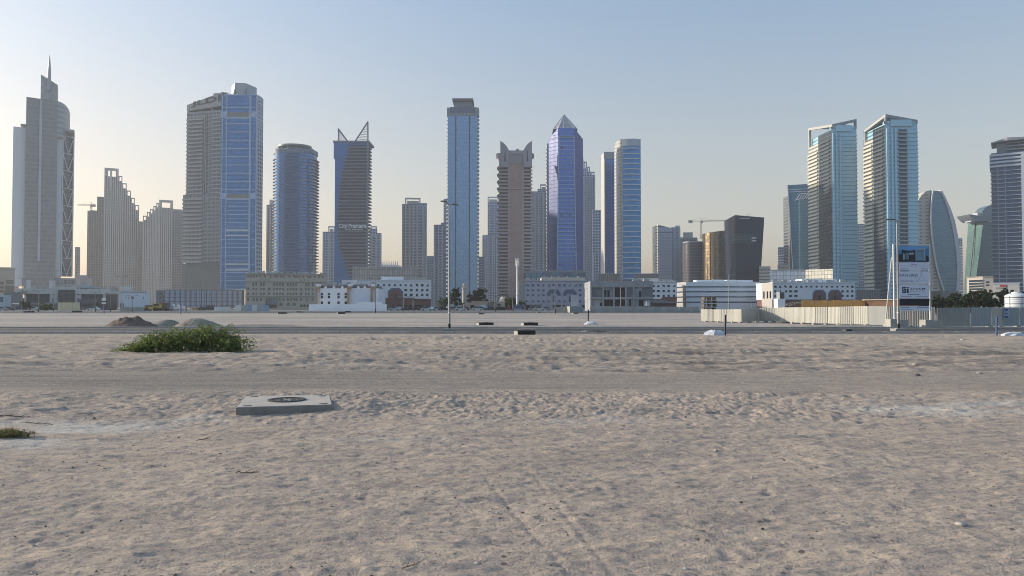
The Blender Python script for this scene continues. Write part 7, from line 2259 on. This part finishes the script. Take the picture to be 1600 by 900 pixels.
hp = hoarding('pale hoarding at the right edge carrying a small blue notice', [(1517.2, 511.2, 480.4), (1549, 511, 480.2), (1566, 510.8, 480.2), (1593, 510.6, 480.2), (1625, 510.6, 480.4)], [HGB, HC, HGB])
d = gd(510.8) - 0.15
P = thing('notice', 'small blue and white notice fixed to the pale hoarding', 'sign', (fx(1572, d, 490), d, fz(497, d)))
MB().box(fx(1568.2, d, 490), fx(1576, d, 490), d - .02, d, fz(497, d), fz(482.4, d)).build('board', plain('notice_blue', (0.34, 0.40, 0.55), .5), P)
m = MB()
for k, (t, b) in enumerate(((483, 485.4), (487, 488), (489.4, 490.4), (491.8, 492.8), (494, 496.4))):
    m.box(fx(1569, d, 490), fx(1575 - (k % 2) * 1.4, d, 490), d - .032, d - .021, fz(b, d), fz(t, d))
m.build('print', plain('notice_navy', (0.03, 0.06, 0.2), .5), P)
hoarding('small cream hoarding corner before the lavender building', [(868.4, 488.6, 479.4), (875, 488.6, 479.4), (880.6, 488.6, 479), (886, 488.6, 478.8), (890.4, 488.8, 478.8)], [HC], foot=False, pitch=.4)
hoarding('blue grey hoarding joined to the small cream corner', [(890.6, 488.8, 478.8), (898, 488.4, 479), (905, 488, 479), (911, 487.6, 479)], [HGB], foot=False, pitch=.4)
hoarding('long grey green hoarding before the concrete shell', [(922 + 10 * i, 489.2, 478.8 + .03 * i) for i in range(18)], [HG_, HGB], foot=False, pitch=.4)
hoarding('pale grey low hoarding before the white annex', [(187 + 7.6 * i, 487.2, 480) for i in range(6)], [HG_], foot=False, pitch=.4)
hoarding('cream low fence before the showroom', [(90 + 5.8 * i, 486.6, 472.6) for i in range(7)], [plain('fence_cream', (0.50, 0.46, 0.30), .7, 0, .05)], foot=False, pitch=.4)
hoarding('white low hoarding before the panelled podium', [(334.5, 486.8, 479.6), (342, 486.8, 479.6), (351, 486.8, 479.6), (360, 486.8, 479.6)], [plain('hoarding_white', (0.52, 0.53, 0.53), .6, 0, .05)], foot=False, pitch=.4)
hoarding('blue and grey hoarding before the beige office block', [(368, 487, 476.4), (377, 487, 476.2), (386, 487, 476), (394, 487, 476), (402, 487, 476), (411, 487, 476), (420, 487, 476.4)], [MATS['hoarding_white'], HGB, plain('hoarding_blue', (0.22, 0.32, 0.42), .6)], foot=False, pitch=.4)

# ---- timber stack and site gear behind the hoarding
d = 84
P = thing('timber_hoarding', 'orange brown plywood wall rising above the cream hoarding', 'timber wall', (fx(1300, d, 475), d, 0))
PLY = plain('plywood_orange', (0.85, 0.42, 0.14), .75, 0, .22, .9)
PLYD = plain('plywood_brown', (0.14, 0.075, 0.045), .8, 0, .2, .6)
xs_ = [fx(1253 + 9.9 * i, d, 475) for i in range(11)]
m = MB()
for i in range(10):
    sheet_top = fz(469.2, d) + 0.03 * math.sin(i * 2.7)
    m.box(xs_[i] + .012, xs_[i + 1] - .012, d + .02 * (i % 2), d + .05 + .02 * (i % 2), 0, sheet_top)
m.build('plywood_panel', PLY, P)
MB().prism([(fx(1352.3, d, 475), d), (fx(1390, d, 475), d - 6), (fx(1390, d, 475), d - 5.9), (fx(1352.3, d, 475), d + .1)], 0, fz(469.4, d)).build('brown_panel', PLYD, P)
m = MB()
m.obox((fx(1350, d, 470), d - 0.3, fz(469.3, d)), (fx(1391, d, 470) - fx(1350, d, 470), -6, 0), (0, .8, 0), (0, 0, .10))
m.build('top_board', plain('pale_board', (0.42, 0.36, 0.28), .8), P)
P = thing('timber_pile', 'heap of grey beige planks left of the orange plywood wall', 'timber pile', (fx(1240, 86, 478), 86, 0))
for i in range(26):
    a = rnd.uniform(-.5, .5)
    x = fx(1222 + 1.25 * i, 86, 475)
    L = rnd.uniform(1.2, 2.4)
    zz_ = 1.3 + max(0, (i / 26.0)) * 1.15 - rnd.random() * .3
    MB().obox((x - L / 2, 86 + rnd.uniform(-1, 1), zz_), (L, 0, a * .6), (0, .22, 0), (0, 0, .05)).build('plank', (plain('plank_grey', (0.33, 0.30, 0.26), .85), plain('plank_tan', (0.42, 0.33, 0.22), .85))[i % 2], P)
MB().box(fx(1222, 86, 475), fx(1254, 86, 475), 85.5, 87.5, 0, 1.25).build('pallet_stack', plain('pallet_wood', (0.27, 0.22, 0.17), .85), P)
P = thing('pallet_stack', 'dark stack of pallets behind the left end of the cream hoarding', 'pallets', (fx(1109, 96, 480), 96, 0))
for i in range(7):
    m = MB()
    zz_ = .45 * i
    x0, x1 = fx(1100 + rnd.uniform(-1, 1), 96, 480), fx(1119 + rnd.uniform(-1, 1), 96, 480)
    for k in range(4): m.box(x0, x1, 96 + k * .4, 96.24 + k * .4, zz_ + .3, zz_ + .36)
    for k in range(3): m.box(x0 + k * (x1 - x0 - .2) / 2, x0 + .2 + k * (x1 - x0 - .2) / 2, 96, 97.4, zz_, zz_ + .3)
    m.build('pallet', plain('pallet_dark', (0.14, 0.11, 0.075), .85), P)
d = 100
P = thing('site_generator', 'grey white site generator with a louvred tower behind the hoarding', 'generator', (fx(1221, d, 476), d, 0))
MB().prism([(fx(1215.5, d, 475), d), (fx(1227, d, 475), d), (fx(1227, d, 475), d + 1.6), (fx(1215.5, d, 475), d + 1.6)], 0.4, fz(466.8, d)).build('body', LIME, P)
MB().box(fx(1219, d, 463), fx(1226.6, d, 463), d + .2, d + 1.4, fz(467, d), fz(456.4, d)).build('tower', GREYP, P)
m = MB()
for k in range(6): m.box(fx(1219.6, d, 463), fx(1226, d, 463), d + .12, d + .19, fz(466 - k * 1.6, d), fz(465.2 - k * 1.6, d))
m.build('louvre', DARKP, P)
for a in (1217, 1225): MB().tube((fx(a, d, 480), d - .1, .4), (fx(a, d, 480), d + .2, .4), .4, .4, 14).build('wheel', RUBBER, P)
m = MB().tube((fx(1222, d, 455), d + .8, fz(456.4, d)), (fx(1222, d, 455), d + .8, fz(453.6, d)), .12, .12, 8)
m.build('exhaust', DARKP, P)
# ---- water tank
d = 78
cx = fx(1588, d, 470)
P = thing('water_tank', 'white ribbed plastic water tank with dark straps behind the pale hoarding', 'water tank', (cx, d, 0))
TW = plain('tank_white', (0.66, 0.68, 0.70), .35, 0, .03)
r_ = 15.6 * d / FOC
z0, z1 = 1.35, fz(456.6, d)
prof_ = [(r_ * .97, z0)]
for k in range(7):
    z = z0 + (z1 - z0) * (.02 + .118 * k)
    prof_ += [(r_, z), (r_, z + .13), (r_ * .965, z + .16), (r_ * .965, z + .19)]
prof_ += [(r_ * .95, z1 - .32), (r_ * .62, z1 - .14), (r_ * .42, z1 - .12), (r_ * .42, z1), (r_ * .38, z1 + .02)]
MB().lathe(cx, d, prof_, 36).build('tank', TW, P)
m = MB()
for z in (z0 + (z1 - z0) * .38, z0 + (z1 - z0) * .70):
    m.lathe(cx, d, [(r_ * 1.012, z), (r_ * 1.012, z + .05)], 36)
for k in range(6):
    a = 2 * math.pi * k / 6 + .4
    m.tube((cx + r_ * 1.015 * math.cos(a), d + r_ * 1.015 * math.sin(a), z0), (cx + r_ * 1.015 * math.cos(a), d + r_ * 1.015 * math.sin(a), z1 - .4), .022, .022, 5)
m.build('strap', DARKP, P)
MB().box(cx - r_, cx + r_, d - r_, d + r_, z0 - .15, z0 - .01).build('platform', STEEL, P)
for a, b in ((-1, -1), (1, -1), (1, 1), (-1, 1)):
    MB().tube((cx + a * r_ * .9, d + b * r_ * .9, 0), (cx + a * r_ * .9, d + b * r_ * .9, z0 - .15), .06, .06, 6).build('leg', STEEL, P)

# ---- billboard
d = 63.6
P = thing('billboard', 'tall white framed construction billboard standing on concrete blocks', 'billboard', (fx(1425, d, 500), d, 0))
FR = plain('billboard_white_frame', (0.58, 0.58, 0.57), .5, .1, .06)
BX = lambda p, q=450: fx(p, d, q)
for pa, pb in ((1397.8, 1396.0), (1454.0, 1451.6)):
    MB().tube((fx(pa, d, 500), d, .5), (fx(pb, d, 384), d, fz(382, d)), .085, .085, 10).build('frame_post', FR, P)
MB().box(BX(1395.2, 383), BX(1452.4, 383), d - .08, d + .08, fz(383.2, d), fz(381.4, d)).build('frame_head', FR, P)
m = MB()
for q in (409.8, 422.6, 444.3, 466.4): m.box(BX(1397), BX(1452.5), d + .02, d + .10, fz(q + .4, d), fz(q - .4, d))
m.build('frame_rail', FR, P)
pl = lambda p: BX(p, 440) 
def panel(name, t, b, col, a=1404.6, e=1450.8):
    return MB().box(pl(a), pl(e), d - .10, d - .04, fz(b, d), fz(t, d)).build(name, plain(name + '_sheet_%d' % int(t), col, .5, 0, .03), P)
PW = (0.68, 0.70, 0.79)
# picture panel: a plain modern villa under a blue sky
pic = panel('picture_panel', 384.2, 409.6, (0.07, 0.20, 0.42), 1399)
PICD = plain('picture_dark', (0.015, 0.02, 0.03), .5); PICL = plain('picture_light', (0.34, 0.38, 0.42), .5); PICM = plain('picture_teal', (0.10, 0.19, 0.26), .5); PICB = plain('picture_sky_light', (0.16, 0.36, 0.62), .5)
def pp(pts, mat, k, name='picture_print'):
    dd = d - .101 - .0025 * k
    MB().face([(fx(p, d, 440), dd, fz(q, d)) for p, q in pts]).build(name, mat, pic)
pp([(1399.4, 392), (1450.4, 388), (1450.4, 384.8), (1399.4, 384.8)], PICB, 1)
pp([(1399.4, 409), (1450.4, 409), (1450.4, 401), (1444, 399), (1399.4, 397)], PICD, 2)
pp([(1408.5, 407.5), (1429.5, 407.5), (1429.5, 391), (1420, 393), (1408.5, 389.6)], PICD, 3)
pp([(1410.5, 406), (1413, 406), (1413, 397), (1410.5, 396)], PICL, 4)
pp([(1414.5, 405), (1419.5, 405), (1419.5, 395.5), (1414.5, 394.5)], PICM, 5)
pp([(1420, 398), (1427, 398), (1427, 394.4), (1420, 395.4)], PICL, 4)
pp([(1430, 407.5), (1446, 407.5), (1446, 389), (1430, 391)], PICM, 4)
pp([(1430, 391.6), (1447, 389.4), (1447, 387.8), (1430, 390)], PICL, 6)
pp([(1442.6, 407.5), (1445, 407.5), (1445, 389.6), (1442.6, 389.8)], PICL, 5)
pp([(1430, 407.5), (1431.6, 407.5), (1431.6, 391), (1430, 391)], PICL, 5)
pp([(1433, 406.5), (1441, 406.5), (1441, 393), (1433, 393.6)], plain('picture_glass', (0.16, 0.28, 0.38), .4), 6)
p2 = panel('name_panel', 410.2, 421.6, PW)
INK = plain('print_navy', (0.02, 0.025, 0.06), .6); INKP = plain('print_pink', (0.40, 0.22, 0.36), .6); INKG = plain('print_grey', (0.18, 0.19, 0.27), .6)
def line(pn, a, b, t, bt, mat=INKG):
    MB().box(pl(a), pl(b), d - .106, d - .099, fz(bt, d), fz(t, d)).build('print_line', mat, pn)
line(p2, 1423, 1428, 412.2, 413.6, INKP); line(p2, 1429, 1432.5, 412.6, 413.8, INKP)
line(p2, 1406, 1449, 415.4, 415.9, INKG); line(p2, 1422, 1434, 417, 417.5, INKP)
line(p2, 1406, 1418, 419, 419.5, INKG); line(p2, 1438, 1449, 419, 419.5, INKG)
p2b = panel('name_panel', 422.4, 423.6, PW)
line(p2b, 1406, 1420, 422.6, 423.3, INKG); line(p2b, 1438, 1449, 422.6, 423.2, INKG)
p3 = panel('name_panel', 424.2, 443.6, PW, 1399.6)
zb_ = fz(432.2, d)
sign_text('CURVE LINES', pl(1402.0), d - .1, zb_, fz(428.4, d) - zb_, 'lettering', INK, p3, .006, .004, 1.1, pl(1433) - pl(1402.0))
line(p3, 1406, 1425, 437.6, 438.1); line(p3, 1406, 1418, 439.6, 440.1); line(p3, 1420, 1427, 439.6, 440.1); line(p3, 1406, 1430, 442.4, 442.7)
m = MB()
for s_ in (-1, 1):
    pts = [(1438.6 + s_ * 0.3, 424.6), (1438.6 + s_ * 1.1, 431), (1438.6 + s_ * 3.4, 436), (1438.6 + s_ * 8.5, 440.6)]
    for (a, b), (c, e) in zip(pts, pts[1:]): m.tube((pl(a), d - .104, fz(b, d)), (pl(c), d - .104, fz(e, d)), .012, .012, 4)
m.tube((pl(1432), d - .104, fz(438.6, d)), (pl(1445), d - .104, fz(438.6, d)), .01, .01, 4)
m.build('curved_emblem', plain('emblem_mauve', (0.34, 0.33, 0.44), .6), p3)
p4 = panel('name_panel', 445.2, 466.2, PW)
zb_ = fz(452.8, d)
sign_text('SHAM', pl(1421.4), d - .1, zb_, fz(449.9, d) - zb_, 'lettering', INK, p4, .006, .012, 1.2, pl(1444.4) - pl(1421.4))
zb_ = fz(456.6, d)
sign_text('BUILD', pl(1421.4), d - .1, zb_, fz(454.1, d) - zb_, 'lettering', INKG, p4, .006, .0, 1.35, pl(1444.6) - pl(1421.4))
# square emblem: interlocked s and i in reverse
MB().box(pl(1408.6), pl(1414.6), d - .104, d - .0995, fz(457.8, d), fz(448.6, d)).build('emblem_block', INK, p4)
MB().box(pl(1415.6), pl(1418.6), d - .104, d - .0995, fz(457.8, d), fz(451.6, d)).build('emblem_block', INK, p4)
MB().box(pl(1415.6), pl(1418.6), d - .104, d - .0995, fz(450.6, d), fz(448.6, d)).build('emblem_block', INK, p4)
m = MB().box(pl(1409.8), pl(1414.7), d - .109, d - .1045, fz(451.4, d), fz(450.5, d)).box(pl(1408.5), pl(1413.2), d - .109, d - .1045, fz(455.4, d), fz(454.5, d)).box(pl(1409.8), pl(1410.7), d - .109, d - .1045, fz(453, d), fz(450.5, d)).box(pl(1412.4), pl(1413.2), d - .109, d - .1045, fz(455.4, d), fz(453.2, d))
m.build('emblem_cut', plain('emblem_pale', PW, .5), p4)
line(p4, 1417, 1435, 459.8, 460.4, INK); line(p4, 1406, 1423, 463, 463.5); line(p4, 1430, 1449, 463, 463.5)
panel('black_panel', 466.9, 477.6, (0.014, 0.014, 0.017))
p5 = panel('name_panel', 478.2, 485.4, PW)
line(p5, 1406, 1419, 479.6, 480.4, INK); line(p5, 1431, 1449, 479.6, 480.4, INK); line(p5, 1406, 1424, 483, 483.5)
m = MB().tube((fx(1386.6, d + 1.8, 478), d + 2.2, .2), (fx(1394.6, d, 402), d + .12, fz(402, d)), .06, .06, 8)
m.build('brace', FR, P)
m = MB().tube((BX(1396.4), d + .15, fz(424, d)), (BX(1396.4), d + 2.6, .1), .05, .05, 8)
for pa, pb, t in ((1387.4, 1415, 498.4), (1441.6, 1468, 499.6)):
    x0, x1 = BX(pa, 505), BX(pb, 505)
    w_ = (x1 - x0)
    for k in range(2):
        MB().prism([(x0 + w_ * .5 * k + .015, d - .42 + .06 * k), (x0 + w_ * .5 * (k + 1) - .015, d - .42), (x0 + w_ * .5 * (k + 1) - .015, d + .55), (x0 + w_ * .5 * k + .015, d + .55)], -.1, fz(t, d) - .05 * k).build('concrete_block', CONC, P)

# ---- parked cars along the far car park
def car_proto(name, col, tall=0.0):
    P = thing(name, 'car', 'car', (0, 0, 0))
    paint = plain('car_paint_%d' % len(protos), col, .25, .1, .03)
    prof_ = [(-2.15, .28), (2.15, .28), (2.2, .62), (2.05, .80), (1.15, .92), (-1.75, .95), (-2.15, .85), (-2.2, .55)]
    MB().plate(prof_, -.85, .85).build('body', paint, P)
    cab = [(-1.7, .93), (1.1, .9), (.45, 1.42 + tall), (-1.2, 1.45 + tall)]
    m = MB()
    tp = [(x * .96, z) for x, z in cab]
    m.plate(cab, -.74, .74)
    m.build('roof', paint, P)
    gl = [(-1.52, .97), (.92, .95), (.38, 1.34 + tall), (-1.1, 1.36 + tall)]
    MB().plate(gl, -.755, .755).build('window', DGLASS, P)
    MB().face([(1.02, -.66, .95), (1.02, .66, .95), (.52, .62, 1.38 + tall), (.52, -.62, 1.38 + tall)]).build('windscreen', DGLASS, P)
    for x in (-1.35, 1.35):
        for y in (-.8, .8):
            w_ = MB().tube((x, y - .1, .32), (x, y + .1, .32), .33, .33, 14).build('wheel', RUBBER, P)
            MB().tube((x, y - .115, .32), (x, y + .115, .32), .19, .19, 10).build('rim', STEEL, w_)
    for y in (-.6, .6):
        MB().box(2.1, 2.19, y - .15, y + .15, .62, .76).build('headlight', WHITE, P)
    index_children(P)
    return P
cols_ = {'white': (0.6, 0.6, 0.6), 'silver': (0.32, 0.33, 0.34), 'dark': (0.03, 0.03, 0.035), 'blue': (0.04, 0.07, 0.16), 'sand': (0.35, 0.30, 0.24), 'red': (0.25, 0.04, 0.04)}
protos = {}
CARG = 'cars parked along the far road'
def car(kind, px, d, rz, label, tall=0.0):
    loc = (fx(px, d, 482), d, 0.1)
    key = (kind, tall)
    if key not in protos:
        protos[key] = car_proto('parked_car', cols_[kind], tall)
        protos[key]['group'] = CARG
        o = protos[key]
        o.location = loc; o.rotation_euler = (0, 0, rz); o['label'] = label
    else:
        copy_tree(protos[key], loc, rz, label)
# paint name must differ per colour
def car_proto_named(kind):
    pass
for kind, px, d, rz, lb, tall in (
        ('silver', 4, 266, 0, 'silver car at the far left edge of the road', .1), ('dark', 14, 272, .1, 'dark car beside the silver one at the left edge', .1), ('white', 54, 274, 0, 'white car under the second showroom bay', 0.1),
        ('dark', 66, 278, 0, 'dark car between the white car and the green shrubby tree', .1), ('white', 146, 268, 3.14, 'white car before the third showroom bay', 0.1),
        ('white', 616, 280, 0, 'white car before the maroon arcade, leftmost of its row', .1), ('silver', 625, 286, 1.57, 'silver car before the round arcade arch', .1), ('dark', 634, 288, 1.57, 'dark car before the maroon arcade', .1), ('dark', 650, 284, 0, 'dark car under the wide arcade opening', .1),
        ('white', 667, 276, 0, 'white car at the right end of the maroon arcade', .1), ('white', 676, 284, 1.57, 'white car just right of the maroon arcade', .1), ('white', 684, 278, 0, 'white car below the drooping palm', .1), ('dark', 694, 276, 0, 'dark car left of the near lamp post', .1), ('sand', 709, 280, .1, 'sand coloured car just right of the near lamp post', .1),
        ('white', 720, 274, 0, 'white car below the minaret', .1), ('dark', 729, 282, 1.57, 'dark car right of the white car below the minaret', .1), ('white', 746, 275, 0, 'white car before the mosque hall', .1), ('dark', 752, 279, 0, 'dark car before the annex wall of the mosque', .1), ('silver', 760, 281, 1.57, 'silver car before the mosque hall, end on', .1),
        ('dark', 768, 274, 0, 'dark car before the thin palm', .1), ('white', 776, 279, 0, 'white car before the mosque dome', .1), ('dark', 784, 276, 0, 'dark car right below the mosque dome', .1), ('red', 792, 284, .2, 'dark red car left of the blue equipment cabinet', .1), ('silver', 834, 280, 0, 'silver car before the lavender building', .1), ('white', 843, 276, 0, 'white car before the lavender building', .1), ('silver', 852, 281, 3.14, 'silver car facing left before the lavender building', .1)):
    car(kind, px, d, rz, lb, tall)
# ---- yellow loader and site clutter on the left
d = 250
P = thing('wheel_loader', 'yellow wheel loader parked between the white annex and the panelled podium', 'loader', (fx(238, d, 482), d, .1))
YEL = plain('machine_yellow', (0.42, 0.28, 0.04), .6, 0, .12)
rect(P, 'chassis', 225, 243, 479.2, 483.6, d, 2.4, YEL)
rect(P, 'engine_cover', 226, 235, 476.8, 479.2, d, 2.4, DARKP)
rect(P, 'cab', 238.5, 248.5, 474.4, 481.4, d + .1, 2, YEL)
rect(P, 'cab_window', 240, 247.6, 475.2, 478, d, .1, DGLASS, .05)
for a in (229, 242): MB().tube((fx(a, d, 484), d - .15, .75), (fx(a, d, 484), d + 2.5, .75), .7, .7, 14).build('wheel', RUBBER, P)
MB().plate([(fx(219.5, d, 480), .2), (fx(225, d, 480), .3), (fx(225, d, 480), 1.5), (fx(222.5, d, 480), 1.0)], d, d + 2.6).build('bucket', YEL, P)
P = thing('tipper_truck', 'dark tipper truck behind the yellow loader', 'truck', (fx(255, 256, 482), 256, .1))
d = 256
rect(P, 'tipper_body', 249, 261, 473, 482.4, d, 2.4, plain('tipper_brown', (0.09, 0.07, 0.06), .7))
rect(P, 'cab', 261.5, 266, 477, 483.6, d, 2.3, GREYP)
rect(P, 'windscreen', 262, 265.4, 477.8, 480, d, .1, DGLASS, .04)
for a in (251.5, 256, 263.6): MB().tube((fx(a, d, 484), d - .1, .6), (fx(a, d, 484), d + 2.4, .6), .5, .5, 12).build('wheel', RUBBER, P)
d = 258
for px, w_, t, lb in ((271, 5, 474.6, 'white water tank cube on the site before the panelled podium'), (279, 5, 476, 'white water tank cube beside the purple grey marker post'), (286, 4, 477.4, 'small pale water tank cube on the site')):
    P = thing('site_water_tank', lb, 'water tank', (fx(px, d, 480), d, .1))
    x = fx(px, d, 480); r_ = w_ * d / FOC / 2
    MB().lathe(x, d, [(r_, .9), (r_ * 1.04, 1.2), (r_, 1.6), (r_ * 1.04, 1.9), (r_, fz(t, d) - .4), (r_ * .5, fz(t, d) - .1), (r_ * .4, fz(t, d))], 16).build('tank', TW, P)
    MB().box(x - r_, x + r_, d - r_, d + r_, .1, .88).build('stand', GREYP, P)
P = thing('material_stack', 'dark stack of building material before the panelled podium', 'stack', (fx(321, d, 482), d, .1))
for k, (a, b, t, bt, c) in enumerate(((312, 335, 479, 484.6, DARKP), (300, 310, 481, 485, plain('stack_tan', (0.3, 0.22, 0.14), .8)), (311, 317, 480.4, 485.2, plain('stack_rust', (0.22, 0.12, 0.07), .8)), (322, 330, 477.6, 479, plain('stack_rust2', (0.16, 0.09, 0.06), .8)))):
    rect(P, 'stack_layer', a, b, t, bt, d + k * .4, 2, c)
for k, px in enumerate((312, 318, 324, 329, 334)):
    MB().tube((fx(px, d, 480), d + .6, 1), (fx(px + .4, d, 480), d + .6, fz(475 - (k % 2) * 1.6, d)), .06, .06, 5).build('rebar', DARKP, P)
P = thing('car_shelter', 'white tensile car shelter beside the round dark bush', 'car shelter', (fx(25, 264, 480), 264, .1))
d = 264
m = MB()
m.plate([(fx(17, d, 475), fz(475, d)), (fx(33, d, 475), fz(475.6, d)), (fx(30, d, 475), fz(473.8, d)), (fx(22, d, 475), fz(473.4, d))], d, d + 5)
m.build('canopy', LIME, P)
for a in (18, 32): MB().tube((fx(a, d, 480), d + 2, .1), (fx(a, d, 480), d + 2, fz(475, d)), .08, .08, 6).build('post', STEEL, P)
rect(P, 'blue_screen', 24, 34, 478, 483, d + 2, .1, plain('screen_blue', (0.06, 0.10, 0.22), .6))
P = thing('kiosk', 'pale blue and white kiosk at the left edge', 'kiosk', (fx(2, 276, 480), 276, .1))
rect(P, 'body', -14, 6, 461, 485, 276, 4, plain('kiosk_white', (0.46, 0.52, 0.56), .6))
rect(P, 'window', -12, 5, 464, 472, 276, .1, BGLASS, .06)
P = thing('grey_wall', 'plain grey site wall left of the showroom', 'wall', (fx(18, 300, 470), 300, 0))
rect(P, 'wall_face', 6, 33, 456.5, 486, 300, 1, plain('plain_grey', (0.21, 0.22, 0.225), .85, 0, .06))
P = thing('notice_board', 'white notice board standing before the lavender building', 'sign', (fx(898, 240, 470), 240, 0))
d = 240
rect(P, 'board', 892.5, 903.6, 461.2, 478, d, .15, plain('board_white', (0.50, 0.49, 0.52), .6, 0, .03))
for a in (894, 902): MB().tube((fx(a, d, 480), d + .2, 0), (fx(a, d, 480), d + .2, fz(463, d)), .08, .08, 6).build('post', STEEL, P)
m = MB()
for q in (465, 467.4, 470): m.box(fx(894.4, d, 468), fx(901.6, d, 468), d - .02, d, fz(q + .5, d), fz(q, d))
m.box(fx(893.8, d, 468), fx(895.4, d, 468), d - .02, d, fz(475, d), fz(472.6, d))
m.build('print', plain('board_print', (0.33, 0.32, 0.36), .6), P)

# ================================================================== air
g = bpy.data.materials.new('haze')
g.use_nodes = True
nt = g.node_tree
nt.nodes.remove(nt.nodes['Principled BSDF'])
pv = nt.nodes.new('ShaderNodeVolumePrincipled')
pv.inputs['Color'].default_value = (0.90, 0.91, 0.94, 1)
pv.inputs['Density'].default_value = 0.00016
pv.inputs['Anisotropy'].default_value = 0.3
nt.links.new(pv.outputs[0], nt.nodes['Material Output'].inputs['Volume'])
try: g.cycles.homogeneous_volume = True
except Exception: pass
hz = MB().box(-2420, 2420, -60, 2420, -1.6, 245).build('haze', g)
hz['kind'] = 'stuff'
